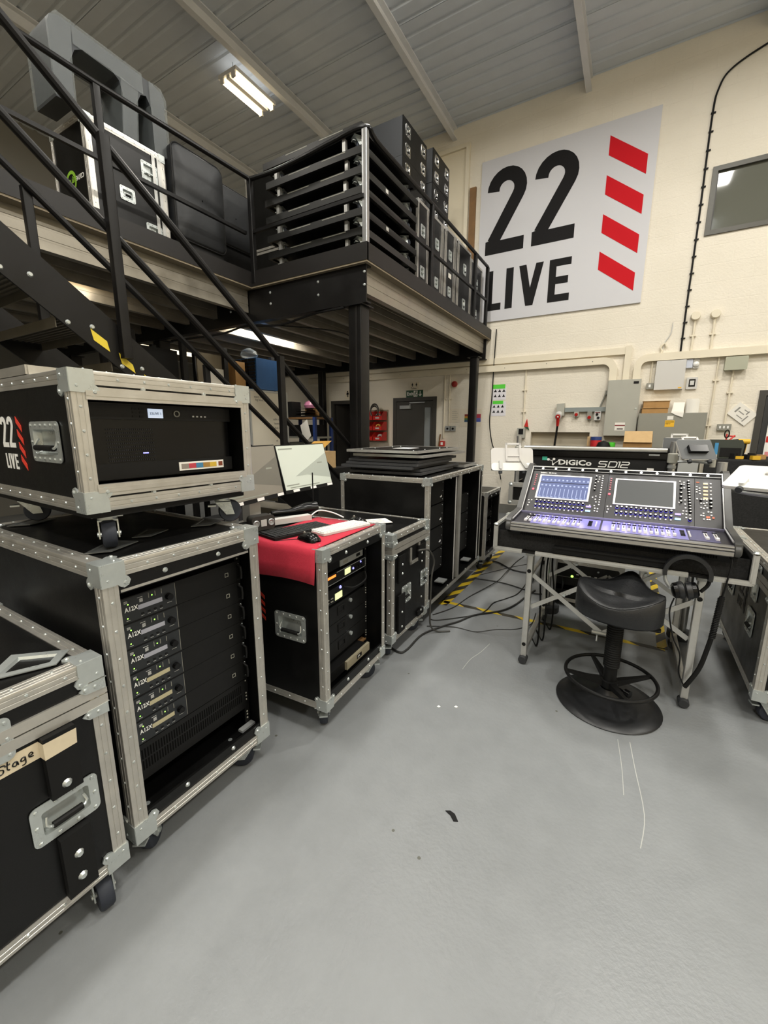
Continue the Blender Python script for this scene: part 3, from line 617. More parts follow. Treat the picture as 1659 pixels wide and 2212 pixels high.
bm_ = bin_mesh(); row = ('top', 'middle', 'bottom')
for j in range(3):
    for i in range(2):
        o = thing('parts_bin', '%s row red plastic parts bin, %s of the pair, between the two doors' % (row[j], 'left' if i == 0 else 'right'), 'bin', (-4.66 + i * 0.22, WY - 0.032, 1.64 - j * 0.2), 0, 'red parts bins on wall')
        place('bin_shell', bm_, o); mbox('bin_label', (0.06, -0.2015, 0.025), (0.145, -0.2, 0.055), WHTP, o)
o = thing('cable_coil', 'loop of dark grey cable hung over the top red parts bins', 'cable', (-4.46, WY - 0.12, 1.82)); 
for k in range(3): M().tube([(0.09 * math.cos(t) + 0.02 * k, -0.02 - 0.03 * k, 0.12 * math.sin(t) - 0.03 + 0.02 * k) for t in [2 * PI * i / 20 for i in range(20)]], 0.012, 6, True).obj('cable_loop', mat('grey_cable%d' % k, ('#2c2a28', '#8f8a80', '#3c3835')[k], 0.5), o)
for k, (x, z, m_, l) in enumerate(((-4.40, 1.45, PAPERY, 'yellow tape roll in right middle red bin'), (-4.36, 1.25, GREYP, 'grey tape roll in right bottom red bin'), (-4.40, 1.655, GREYP, 'grey roll in right top red bin'))):
    tag(M().lathe([(0.03, -0.02), (0.055, -0.02), (0.055, 0.02), (0.03, 0.02), (0.03, -0.02)], (x + 0.03, WY - 0.13, z + 0.06), 16, 'y').obj('tape_roll', m_), l, 'tape')

# ---- hall lamps: twin tube battens under the purlins
def batten(i, x, y, power):
    pos = 'twin tube ceiling lamp shining under the roof above the platform' if i == 0 else 'twin tube ceiling lamp of the hall outside the picture'
    t = thing('ceiling_lamp', pos, 'lamp', (x, y, 6.03), 0, None if i == 0 else 'hall ceiling lamps')
    mbox('lamp_body', (-0.17, -0.36, 0.03), (0.17, 0.36, 0.075), WHTP, t); mbox('reflector', (-0.03, -0.34, 0.0), (0.03, 0.34, 0.03), WHTP, t)
    for s_ in (-1, 1):
        M().cyl((s_ * 0.11, -0.335, 0.0), (s_ * 0.11, 0.335, 0.0), 0.026, n=12).obj('tube', TUBE, t)
        for e in (-1, 1): mbox('tube_holder', (s_ * 0.11 - 0.03, e * 0.345 - 0.012, -0.03), (s_ * 0.11 + 0.03, e * 0.345 + 0.012, 0.03), WHTP, t)
    M().cyl((0, -0.25, 0.075), (0, -0.25, 0.23), 0.006, n=6).cyl((0, 0.25, 0.075), (0, 0.25, 0.23), 0.006, n=6).obj('hanger', ZINC, t)
    area('lamp_light', (0, 0, -0.045), 0.36, 0.7, power, WARM, parent=t)
    area('lamp_uplight', (0, 0, 0.085), 0.36, 0.7, power * (0.02 if i == 0 else 0.30), WARM, (PI, 0, 0), parent=t)  # upward share of the tube light, added to brighten the roof sheets
for i, (x, y, p) in enumerate(LAMPS): batten(i, x, y, p)
# ================================================================== MEZZANINE
mz = thing('mezzanine_platform', 'black steel mezzanine platform with galvanised joists and thick posts, left of the sign', 'platform')
mbox('deck', (-8.95, 3.48, 2.955), (-2.24, WY - 0.01, 2.99), DECKB, mz); mbox('deck', (-8.95, -0.1, 2.955), (-3.72, 3.48, 2.99), DECKB, mz); mbox('deck', (-8.95, -1.6, 2.955), (-2.46, -0.1, 2.99), DECKB, mz)
mbox('kick_plate', (-2.24, 3.46, 2.96), (-2.215, WY - 0.01, 3.108), KICK, mz); mbox('kick_plate', (-3.70, 3.455, 2.96), (-2.215, 3.48, 3.108), KICK, mz); mbox('kick_plate', (-3.72, -0.1, 2.96), (-3.695, 3.455, 3.108), KICK, mz)
mbox('deck_edge_strip', (-3.7, 3.46, 2.945), (-2.22, 3.56, 2.96), DECKB, mz); mbox('deck_edge_strip', (-2.31, 3.56, 2.945), (-2.22, WY - 0.01, 2.96), DECKB, mz); mbox('deck_edge_strip', (-3.8, -0.1, 2.945), (-3.70, 3.46, 2.96), DECKB, mz)
def joist(x, y0, y1, z0=2.72, z1=2.945):
    h = z1 - z0; g = 0.006
    P = [(0, 0), (-0.065, 0), (-0.065, 0.012), (-0.003, 0.012), (-0.003, h - 0.012), (-0.065, h - 0.012), (-0.065, h), (0, h), (0, h * .72), (-g, h * .70), (-g, h * .66), (0, h * .64), (0, h * .36), (-g, h * .34), (-g, h * .30), (0, h * .28)]
    M().prism([(x + a, z0 + b) for a, b in P], 'y', y0, y1).obj('joist', GALV, mz)
for k in range(12): joist(-2.30 - 0.42 * k, 3.585, 7.2)
for k in range(9): joist(-3.80 - 0.52 * k, -1.3, 3.49)
for y, z0 in ((3.5, 2.62), (7.2, 2.62), (-1.3, 2.62)):
    q = M().prism([(y, z0), (y + 0.085, z0), (y + 0.085, z0 + 0.012), (y + 0.012, z0 + 0.012), (y + 0.012, 2.933), (y + 0.085, 2.933), (y + 0.085, 2.945), (y, 2.945)], 'x', -8.95, -2.255 if y > 0 else -2.5)
    q.obj('main_beam', STEELB, mz)
for x, z in ((-3.47, 2.77), (-2.82, 2.76), (-2.275, 2.77), (-3.47, 2.88), (-2.82, 2.88), (-2.275, 2.88), (-4.1, 2.77), (-4.9, 2.77)): M().dome((x, 3.5, z), 0.014, (0, -1, 0), 8).obj('bolt', ZINC, mz)
for x, y, s_ in ((-2.395, 3.585, 0.075), (-2.34, 6.9, 0.06), (-5.6, 3.585, 0.075), (-5.6, 7.0, 0.06), (-8.0, 3.585, 0.075), (-6.9, -1.25, 0.075)):
    p = mbox('post', (x - s_, y - s_, 0.012), (x + s_, y + s_, 2.606), STEELB, mz, 0.012)
    mbox('base_plate', (x - s_ - 0.05, y - s_ - 0.05, 0), (x + s_ + 0.05, y + s_ + 0.05, 0.012), STEELB, p); mbox('cap_plate', (x - s_ - 0.04, y - s_ - 0.03, 2.607), (x + s_ + 0.03, y + s_ + 0.03, 2.619), STEELB, p)
M().prism([(-2.385, 2.60), (-2.385, 0.02), (-2.365, 0.02), (-2.365, 2.60)], 'y', 3.505, 3.509).obj('post_seam', KICK, mz)
tag(M().tube(smooth([(-5.2, 3.47, 2.56), (-4.3, 3.49, 2.55), (-3.9, 3.53, 2.60), (-3.4, 3.55, 2.56), (-2.9, 3.53, 2.605), (-2.5, 3.49, 2.60)]), 0.012, 6).obj('hanging_cable', BLKM), 'black cables strung along the underside of the front platform beam', 'cable')
tag(M().tube(smooth([(-3.6, 3.63, 2.60), (-3.3, 4.6, 2.66), (-3.7, 5.6, 2.62), (-4.3, 6.6, 2.6)]), 0.007, 6).obj('hanging_cable', BLKM), 'thin black cable drooping below the joists behind the thick post', 'cable')
tag(M().tube(smooth([(-2.12, WY - 0.045, 3.1), (-2.13, WY - 0.045, 2.7), (-2.14, WY - 0.045, 2.0), (-2.16, WY - 0.04, 1.6), (-2.1, WY - 0.05, 1.25), (-2.0, WY - 0.06, 1.0), (-1.9, WY - 0.06, 0.6)]), 0.009, 6).obj('hanging_cable', BLKM), 'black cable hanging down the wall from the platform end past the green tape', 'cable')
# lamps under the platform, recessed between joists
for k, (x, y, l, pw) in enumerate(((-4.6, 4.9, 'twin tube lamp recessed between joists, lighting the shelving under the platform', 42), (-4.58, 1.9, 'tube lamp between joists above the stairs', 16), (-6.6, 4.8, 'tube lamp between joists deep under the platform', 30))):
    t = thing('platform_lamp', l, 'lamp', (x, y, 2.86)); mbox('lamp_body', (-0.09, -0.62, 0.045), (0.09, 0.62, 0.08), WHTP, t)
    for s_ in (-1, 1): M().cyl((s_ * 0.045, -0.6, 0.02), (s_ * 0.045, 0.6, 0.02), 0.02, n=10).obj('tube', TUBE, t)
    area('lamp_light', (0, 0, -0.01), 0.18, 1.2, pw, WARM, parent=t)
# guard rail
gr = thing('guard_rail', 'black guard rail around the platform edge with bright corner posts', 'railing')
for x, y, z1, m_ in ((-2.255, 3.5, 4.0, POLE), (-3.66, 3.475, 3.97, STEELB), (-2.255, 4.92, 4.0, STEELB), (-2.255, 6.5, 4.0, STEELB), (-2.255, 7.1, 4.0, STEELB), (-3.74, 2.06, 3.98, STEELB), (-3.74, 0.5, 3.98, STEELB)):
    o = mbox('rail_post', (x - 0.025, y - 0.025, 2.992), (x + 0.025, y + 0.025, z1), m_, gr, 0.006)
M().tube(smooth([(-3.66, 3.475, 3.98), (-3.3, 3.48, 3.965), (-2.9, 3.485, 3.985), (-2.6, 3.49, 4.01), (-2.255, 3.5, 4.02), (-2.25, 3.75, 4.0), (-2.255, 4.92, 4.01), (-2.255, 7.1, 4.01)]), 0.022, 10).obj('top_rail', STEELB, gr)
M().tube([(-3.66, 3.475, 3.98), (-3.74, 2.06, 4.0), (-3.74, -0.1, 4.02)], 0.022, 10).obj('top_rail', STEELB, gr)
mbox('mid_rail', (-3.66, 3.46, 3.47), (-2.255, 3.49, 3.50), STEELB, gr); mbox('mid_rail', (-2.27, 3.5, 3.50), (-2.24, 7.1, 3.53), STEELB, gr); mbox('mid_rail', (-3.755, -0.1, 3.475), (-3.725, 3.46, 3.505), STEELB, gr)
mbox('corner_mesh_panel', (-3.67, 3.47, 3.0), (-3.665, 3.478, 3.97), STEELB, gr)

# ================================================================== STAIR
st = thing('staircase', 'black steel open staircase with tube handrails climbing left to the platform', 'stairs')
zt = lambda y: 3.028 - 0.7535 * y
for x, inner in ((-2.5, 1), (-3.35, -1)):
    M().prism([(-0.1, zt(-0.1)), (-0.1, zt(-0.1) - 0.24), (3.7, zt(3.7) - 0.24), (3.98, 0.005), (4.01, 0.005)], 'x', x - 0.006, x + 0.006).obj('stringer', STEELB, st)
    M().tube([(x, 4.02, 0.93), (x, -0.1, 3.938 + 0.0746)], 0.023, 10).obj('handrail', STEELB, st)
    if inner == 1: M().tube([(x, 3.9, 3.527 - 0.759 * 3.9), (x, -0.1, 3.527 + 0.0759)], 0.021, 10).obj('mid_rail', STEELB, st)
    for y in (0.17, 1.37, 2.57, 3.77):
        xo = x + (0.03 if inner == 1 else -0.03)
        mbox('baluster_post', (xo - 0.022, y - 0.025, zt(y) - 0.16), (xo + 0.022, y + 0.025, 3.938 - 0.746 * y), STEELB, st, 0.005)
TRD = mat('stair_tread_steel', '#5b5548', 0.45, 0.3, var=0.15, vscale=8)
tm = M()
tm.box((-0.415, -0.13, -0.004), (0.415, 0.13, 0)); tm.box((-0.415, -0.13, -0.05), (0.415, -0.126, -0.004)); tm.box((-0.415, 0.126, -0.05), (0.415, 0.13, -0.004))
for k in range(8): tm.box((-0.41, -0.115 + k * 0.03, -0.012), (0.41, -0.103 + k * 0.03, -0.004))
tme = tm.mesh('tread', TRD)
for k in range(15):
    z = 0.18 + 0.1815 * k; y = (3.028 - z) / 0.7535 - 0.18
    place('tread', tme, st, (-2.925, y, z)); 
    if y < 2.2:
        for dy in (-0.06, 0.05): M().dome((-2.494, y + dy - 0.02, z - 0.02), 0.013, (1, 0, 0), 8).obj('bolt', ZINC, st)
for pts in (((1.21, 1.965), (1.285, 1.915), (1.295, 1.862), (1.22, 1.91)), ((1.34, 1.865), (1.41, 1.81), (1.42, 1.765), (1.35, 1.81)), ((1.47, 1.765), (1.54, 1.71), (1.55, 1.665), (1.48, 1.71))):
    M().prism(list(pts), 'x', -2.4935, -2.4925).obj('warning_stripe', YEL, st)
# ================================================================== FLIGHT CASES
_cast = {}
def caster_meshes(h):
    h = round(h, 3)
    if h not in _cast:
        rw = h * 0.42; q = M()
        q.box((-0.05, -0.042, h - 0.005), (0.05, 0.042, h)); q.cyl((0, 0, h - 0.02), (0, 0, h - 0.005), 0.028, n=14)
        ox = 0.028
        for s_ in (-1, 1):
            q.prism([(-0.03, h - 0.018), (0.03, h - 0.018), (ox + 0.016, rw - 0.012), (ox - 0.016, rw - 0.012)], 'y', s_ * 0.026 - 0.002, s_ * 0.026 + 0.002)
        q.box((-0.03, -0.028, h - 0.022), (0.03, 0.028, h - 0.017)); q.box((-0.055, -0.02, h * 0.62), (-0.025, 0.02, h * 0.68)); q.cyl((ox, -0.032, rw), (ox, 0.032, rw), 0.008, n=8)
        q2 = M().lathe([(0.008, -0.018), (rw - 0.012, -0.02), (rw - 0.004, -0.019), (rw, -0.012), (rw, 0.012), (rw - 0.004, 0.019), (rw - 0.012, 0.02), (0.008, 0.018)], (ox, 0, rw), 22, 'y')
        _cast[h] = (q.mesh('caster', ZINC), q2.mesh('wheel', RUBB))
    return _cast[h]
def caster(parent, x, y, h, a=0.0, z=0.0):
    m1, m2 = caster_meshes(h); c = place('caster', m1, parent, (x, y, z), (0, 0, a)); place('wheel', m2, c); return c
_hand = {}
def handle_mesh(w_, h_, bar=True, m_=ZINC):
    k = (w_, h_, bar, m_.name)
    if k not in _hand:
        q = M(); f = 0.024
        o = rrect(-w_ / 2, -h_ / 2, w_ / 2, h_ / 2, 0.016); i_ = rrect(-w_ / 2 + f, -h_ / 2 + f, w_ / 2 - f, h_ / 2 - f, 0.008)
        i2 = rrect(-w_ / 2 + f + 0.006, -h_ / 2 + f + 0.006, w_ / 2 - f - 0.006, h_ / 2 - f - 0.006, 0.006)
        at = lambda P, z: [(a, b, z) for a, b in P]
        q.ngrid([at(o, 0), at(o, 0.003), at(i_, 0.003), at(i2, -0.018)], True)
        q.add(at(i2, -0.018), [tuple(range(len(i2)))])
        n = max(3, int(w_ / 0.035))
        for a in range(n):
            for s_ in (-1, 1): q.dome((-w_ / 2 + 0.014 + (w_ - 0.028) * a / (n - 1), s_ * (h_ / 2 - 0.011), 0.003), 0.0055, (0, 0, 1), 6)
        for s_ in (-1, 1): q.dome((s_ * (w_ / 2 - 0.011), 0, 0.003), 0.0055, (0, 0, 1), 6)
        g = M()
        if bar:
            g.slot(0); g.tube(smooth([(-w_ / 2 + f + 0.012, 0.01, -0.006), (-w_ / 2 + f + 0.014, -h_ / 2 + f + 0.02, 0.006), (w_ / 2 - f - 0.014, -h_ / 2 + f + 0.02, 0.006), (w_ / 2 - f - 0.012, 0.01, -0.006)], 3), 0.004, 6)
            g.slot(1); g.cyl((-w_ / 2 + f + 0.02, -h_ / 2 + f + 0.02, 0.006), (w_ / 2 - f - 0.02, -h_ / 2 + f + 0.02, 0.006), 0.0095, n=10)
        else:   # butterfly latch
            g.box((-w_ / 2 + f + 0.01, -0.008, -0.016), (w_ / 2 - f - 0.01, 0.008, -0.006)); g.cyl((0, 0, -0.016), (0, 0, 0.0), 0.014, n=12); g.box((-0.03, -0.005, -0.004), (0.03, 0.005, 0.004)); g.slot(1)
        _hand[k] = (q.mesh('recessed_handle', m_), g.mesh('grip', [ZINC, BLKM]))
    return _hand[k]
def frame_matrix(fr):
    O, u, v, n = [Vector(t) for t in fr]; mt = Matrix((u, v, n)).transposed().to_4x4(); mt.translation = O; return mt
def put_handle(parent, fr, u, v, w_=0.175, h_=0.13, bar=True, rot=0, m_=ZINC):
    a, b = handle_mesh(w_, h_, bar, m_)
    o = place('recessed_handle' if bar else 'butterfly_latch', a, parent); o.matrix_local = frame_matrix(fr) @ Matrix.Translation((u, v, 0)) @ Matrix.Rotation(rot, 4, 'Z')
    place('grip' if bar else 'latch_key', b, o); return o
def faces(W, D, H, z):
    return dict(front=((0, 0, z), (1, 0, 0), (0, 0, 1), (0, -1, 0)), back=((W, D, z), (-1, 0, 0), (0, 0, 1), (0, 1, 0)), left=((0, D, z), (0, -1, 0), (0, 0, 1), (-1, 0, 0)),
                right=((W, 0, z), (0, 1, 0), (0, 0, 1), (1, 0, 0)), top=((0, 0, z + H), (1, 0, 0), (0, 1, 0), (0, 0, 1)), bottom=((0, D, z), (1, 0, 0), (0, -1, 0), (0, 0, -1)))
def profile(e, hi):
    t = 0.0028; g = 0.0012
    if not hi: return [(0, 0), (e, 0), (e, t), (t, t), (t, e), (0, e)]
    A = [(0.003, 0), (.28 * e, 0), (.30 * e, g), (.35 * e, g), (.37 * e, 0), (.64 * e, 0), (.66 * e, g), (.71 * e, g), (.73 * e, 0), (e, 0)]
    return A + [(e, t), (t, t), (t, e)] + [(b, a) for a, b in A[::-1]] + [(0.0009, 0.0009)]
def edge(q, p, d, L, a, b, e, hi):
    p, d, a, b = Vector(p), Vector(d), Vector(a), Vector(b); P = profile(e, hi); n = len(P)
    vs = [p + a * x + b * y for x, y in P] + [p + a * x + b * y + d * L for x, y in P]
    fs = [tuple(range(n)), tuple(range(2 * n - 1, n - 1, -1))] + [(k, n + k, n + (k + 1) % n, (k + 1) % n) for k in range(n)]
    if d.dot(a.cross(b)) < 0: fs = [f[::-1] for f in fs]
    return q.add(vs, fs)
def corner(q, P, a, b, c, s_, lobes=True):
    P = Vector(P); ax = [Vector(a), Vector(b), Vector(c)]; o = 0.0018
    for k in range(3):
        u, v, n = ax[k], ax[(k + 1) % 3], ax[(k + 2) % 3]
        poly = [(-o, -o), (s_, -o), (s_, s_ * .55), (s_ * .55, s_), (-o, s_)]
        if lobes:
            poly = [(-o, -o), (s_, -o), (s_ * 1.02, s_ * .5), (s_ * .98, s_ * .62), (s_ * 1.12, s_ * .74), (s_ * 1.2, s_ * .9), (s_ * 1.12, s_ * 1.1), (s_ * .9, s_ * 1.2), (s_ * .74, s_ * 1.12), (s_ * .62, s_ * .98), (s_ * .5, s_ * 1.02), (-o, s_)]
        m = len(poly); vs = [P + u * x + v * y - n * (0.0006 * (k + 1) + o) for x, y in poly] + [P + u * x + v * y + n * 0.002 for x, y in poly]
        fs = [tuple(range(m)), tuple(range(2 * m - 1, m - 1, -1))] + [(i, m + i, m + (i + 1) % m, (i + 1) % m) for i in range(m)]
        if n.dot(u.cross(v)) < 0: fs = [f[::-1] for f in fs]
        q.add(vs, [f[::-1] for f in fs])
        if lobes: q.dome(P + u * s_ * .97 + v * s_ * .97 - n * o * 1.6, 0.007, -n, 8)
        q.dome(P + u * s_ * .72 + v * s_ * .25 - n * o * 1.6, 0.005, -n, 6)
    return q
def flight_case(name, label, loc, rz, W, D, H, zc, opened=False, e=0.034, cap=0.055, hi=True, group=None, holes=(), lid=None, panel=LAM, cast=True, riv=0.1, cat='flight case', strip=0.05, ins=0.064, cangle=(0.6, 2.2, -0.5, 1.4)):
    t = thing(name, label, cat, loc, rz, group); F = faces(W, D, H, zc)
    dims = dict(front=(W, H), back=(W, H), left=(D, H), right=(D, H), top=(W, D), bottom=(W, D))
    for f in ('left', 'right', 'top', 'bottom', 'back', 'front'):
        w_, h_ = dims[f]
        if f == 'front' and opened:
            for nm, a, b in (('front_rail', h_ - e - strip, h_ - e * 0.3), ('front_rail', e * 0.3, e + strip)):
                M().box((0.004, a, -0.014), (w_ - 0.004, b, -0.004)).on(F[f]).obj(nm, panel, t)
            continue
        hl = [(u - a / 2 + 0.012, v - b / 2 + 0.012, u + a / 2 - 0.012, v + b / 2 - 0.012) for (ff, u, v, a, b, *_r) in holes if ff == f]
        M().panel(0.003, 0.003, w_ - 0.003, h_ - 0.003, -0.012, -0.003, hl).on(F[f]).obj(f + '_panel', panel, t)
    for (f, u, v, a, b, *r_) in holes: put_handle(t, F[f], u, v, a, b, r_[0] if r_ else True, r_[1] if len(r_) > 1 else 0)
    X, Y, Z = Vector((1, 0, 0)), Vector((0, 1, 0)), Vector((0, 0, 1)); z0, z1 = zc, zc + H; rv = M()
    for (p, d, L, a, b) in (((0, 0, z0), X, W, Y, Z), ((0, 0, z1), X, W, Y, -Z), ((0, D, z0), X, W, -Y, Z), ((0, D, z1), X, W, -Y, -Z), ((0, 0, z0), Y, D, X, Z), ((0, 0, z1), Y, D, X, -Z), ((W, 0, z0), Y, D, -X, Z), ((W, 0, z1), Y, D, -X, -Z),
                            ((0, 0, z0), Z, H, X, Y), ((W, 0, z0), Z, H, -X, Y), ((0, D, z0), Z, H, X, -Y), ((W, D, z0), Z, H, -X, -Y)):
        q = edge(M(), p, d, L, a, b, e, hi); q.obj('edge_trim', ALU, t)
        n = max(2, int(L / riv))
        for k in range(n):
            s_ = cap * 1.1 + (L - 2.2 * cap) * (k + 0.5) / n
            rv.dome(Vector(p) + d * s_ + a * e * 0.52, 0.0048, -b, 6); rv.dome(Vector(p) + d * (s_ + 0.02) + b * e * 0.52, 0.0048, -a, 6)
    if opened:
        for u in (0.02, W - 0.02): pass
        for zz in (z1 - e - strip * .5, z0 + e + strip * .55):
            for fx in (0.33, 0.68): rv.dome((W * fx, -(-0.004), zz), 0.009, (0, -1, 0), 8)
    rv.obj('rivets', ZINC, t, kind='stuff')
    for x, a in ((0, X), (W, -X)):
        for y, b in ((0, Y), (D, -Y)):
            for z, c in ((z0, Z), (z1, -Z)): corner(M(), (x, y, z), a, b, c, cap, hi).obj('corner_cap', ZINC if hi else ALUB, t)
    if lid:
        for zz, nm in ((lid, 'body_rim'), (lid + 0.033, 'lid_rim')):
            q = M(); g = 0.0035
            for a, b in (((-g, -g, zz), (W + g, 0.004, zz + 0.029)), ((-g, D - 0.004, zz), (W + g, D + g, zz + 0.029)), ((-g, 0.004, zz), (0.004, D - 0.004, zz + 0.029)), ((W - 0.004, 0.004, zz), (W + g, D - 0.004, zz + 0.029))): q.box(a, b)
            q.obj(nm, ALU, t)
        for x, a in ((0, X), (W, -X)):
            for zz in (lid - 0.028, lid + 0.05):
                q = M()
                for u, n in ((a, -Y), (Y, -a)):
                    c0 = Vector((x, 0, zz)); q.add([c0 - n * 0 + n * 0.006 + u * s1 + Z * s2 for s1, s2 in ((-0.006, 0), (0.05, 0.004), (0.065, 0.017), (0.05, 0.03), (-0.006, 0.032))] + [c0 + n * 0.001 + u * s1 + Z * s2 for s1, s2 in ((-0.006, 0), (0.05, 0.004), (0.065, 0.017), (0.05, 0.03), (-0.006, 0.032))], [(0, 1, 2, 3, 4), (9, 8, 7, 6, 5)] + [(i, (i + 1) % 5, 5 + (i + 1) % 5, 5 + i) for i in range(5)])
                    q.dome(c0 + n * 0.006 + u * 0.05 + Z * 0.017, 0.007, n, 8); q.dome(c0 + n * 0.006 + u * 0.025 + Z * 0.017, 0.006, n, 8)
                q.obj('lid_corner', ZINC, t)
    if cast and zc > 0.05:
        for k, (x, y) in enumerate(((ins, ins), (W - ins, ins), (ins, D - ins), (W - ins, D - ins))): caster(t, x, y, zc, cangle[k])
    return t, F
RZ = PI / 2
def rack_rails(t, W, z0, z1, y=0.075):
    for x in (0.045, W - 0.045):
        q = M().box((x - 0.012, y + 0.003, z0), (x + 0.012, y + 0.006, z1)).box((x - 0.012 if x < W / 2 else x + 0.009, y + 0.006, z0), (x - 0.009 if x < W / 2 else x + 0.012, y + 0.04, z1))
        q.obj('rack_rail', BLK, t)
    q = M(); n = int((z1 - z0) / 0.0444)
    for k in range(n):
        for dz in (0.008, 0.022, 0.036):
            if (k * 3 + int(dz * 100)) % 2: q.dome((W - 0.045, y + 0.003, z0 + k * 0.0444 + dz), 0.0045, (0, -1, 0), 6)
    q.obj('cage_nuts', CABD, t, kind='stuff')

# ---- A: tall amplifier rack
AX, AY, AW, AZ, AH = -1.25, 0.55, 0.578, 0.125, 0.945
A, FA = flight_case('amplifier_rack', 'tall black open-front rack case holding six lit amplifiers, below the wheeled case', (AX, AY, 0), RZ, AW, 0.95, AH, AZ, True, 0.044, 0.066, strip=0.042)
rack_rails(A, AW, AZ + 0.05, AZ + AH - 0.06)
mbox('top_strip_trim', (0.05, -0.002 + 0.004, AZ + AH - 0.094), (AW - 0.05, 0.02, AZ + AH - 0.086), ALU, A)
mbox('blank_panel', (0.05, 0.075, 0.945), (AW - 0.05, 0.078, 0.985), BLK, A)
for x in (0.075, 0.115): M().panel(x, 0.99, x + 0.024, 1.008, 0, 0.003, [(x + 0.005, 0.995, x + 0.019, 1.003)]).on(((0, 0.07, 0), (1, 0, 0), (0, 0, 1), (0, -1, 0))).obj('socket_plate', mat('brass_plate', '#9a8f6a', 0.4, 0.5) if 'brass_plate' not in _mats else _mats['brass_plate'], A)
vp = M().panel(0.05, 0.265, AW - 0.05, 0.40, 0, 0.003, []); vp.on(((0, 0.078, 0), (1, 0, 0), (0, 0, 1), (0, -1, 0))); vp.obj('vent_panel', BLK, A)
q = M()
for r_ in range(2):
    for k in range(46): q.box((0.065 + k * 0.0097, 0.0742, 0.345 - r_ * 0.042), (0.0695 + k * 0.0097, 0.0749, 0.38 - r_ * 0.042))
q.obj('vent_slots', DARK, A, kind='stuff')
def amplifier():
    t = thing('power_amplifier', '', 'amplifier', (0, 0, 0)); w_, h_ = 0.476, 0.0865
    M().box((0, 0, 0), (w_, 0.004, h_)).box((0.015, 0.004, 0.001), (w_ - 0.015, 0.42, h_ - 0.002)).obj('chassis', BLK, t)
    mbox('control_panel', (0.012, -0.0012, 0.003), (0.195, 0, h_ - 0.003), mat('amp_control_panel', '#1d2023', 0.4) if 'amp_control_panel' not in _mats else _mats['amp_control_panel'], t)
    mbox('display', (0.066, -0.002, 0.034), (0.147, -0.0012, 0.049), LCDG, t)
    for k, c in enumerate(('10', '24', '98', '36')): pass
    M().cyl((0.169, -0.0012, 0.044), (0.169, -0.016, 0.044), 0.012, 0.011, n=18).obj('encoder_knob', BLKG, t)
    text('A12X', 0.021, WHT, t, ((0.024, -0.0016, 0.0385), (1, 0, 0), (0, 0, 1), (0, -1, 0)), 'model_lettering', bold=0.02, sx=0.82)
    q = M()
    for k in range(4): q.box((0.074 + k * 0.021, -0.004, 0.016), (0.082 + k * 0.021, -0.0012, 0.0195))
    q.obj('soft_keys', BLKM, t, kind='stuff')
    q = M()
    for k in range(4): q.box((0.073 + k * 0.021, -0.0018, 0.0095), (0.083 + k * 0.021, -0.0012, 0.0107))
    q.box((0.026, -0.0018, 0.0085), (0.038, -0.0012, 0.0098)); q.box((0.163, -0.0018, 0.021), (0.18, -0.0012, 0.0222))
    for k in range(3): q.box((0.024, -0.0018, 0.0665 + k * 0.0032), (0.035, -0.0012, 0.068 + k * 0.0032))
    q.box((0.066, -0.0018, 0.0735), (0.083, -0.0012, 0.0748))
    for k in range(4): q.box((0.072, -0.0018, 0.0575 + k * 0.0032), (0.083, -0.0012, 0.0592 + k * 0.0032))
    q.obj('legend_print', GREYP, t, kind='stuff')
    for x_, z_ in ((0.031, 0.0165), (0.036, 0.062), (0.114, 0.068)): M().dome((x_, -0.0012, z_), 0.0022, (0, -1, 0), 8).obj('status_led', LEDG, t)
    for x in (0.102, 0.124, 0.146): mbox('meter_bar', (x, -0.0018, 0.062), (x + 0.002, -0.0012, 0.079), CABD, t)
    M().tube([(w_ - 0.012, 0, 0.012), (w_ - 0.012, -0.022, 0.02), (w_ - 0.012, -0.024, 0.043), (w_ - 0.012, -0.022, 0.066), (w_ - 0.012, 0, 0.074)], 0.005, 6).obj('front_handle', BLKM, t)
    q = M()
    for x in (0.006, w_ - 0.006):
        for z in (0.012, h_ - 0.012): q.dome((x, 0, z), 0.004, (0, -1, 0), 6)
    q.obj('rack_screw', ZINC, t, kind='stuff')
    mbox('panel_join', (0.1955, -0.0006, 0.004), (0.197, 0, h_ - 0.004), CABD, t); M().panel(0.404, 0.036, 0.42, 0.052, 0, 0.001, [(0.406, 0.038, 0.418, 0.05)]).on(((0, 0, 0), (1, 0, 0), (0, 0, 1), (0, -1, 0))).obj('badge', CABD, t)
    return t
amp = amplifier(); ords = ('topmost', 'second from top', 'third from top', 'fourth from top', 'fifth from top', 'lowest')
for k in range(6):
    L_ = ords[k] + ' of six identical black amplifiers in tall rack, ' + ('white display' if k == 0 else 'pinkish display' if k < 3 else 'amber display')
    o = amp if k == 0 else dup(amp)
    o.location = (AX - 0.072, AY + 0.062, 0.842 - 0.0875 * k); o.rotation_euler = (0, 0, RZ); o['label'] = L_; o['group'] = 'six amplifiers in the tall rack'
    if k >= 3:
        for c in o.children:
            if c.name.startswith('display'):
                c.data = c.data.copy(); c.data.materials[0] = LCDA
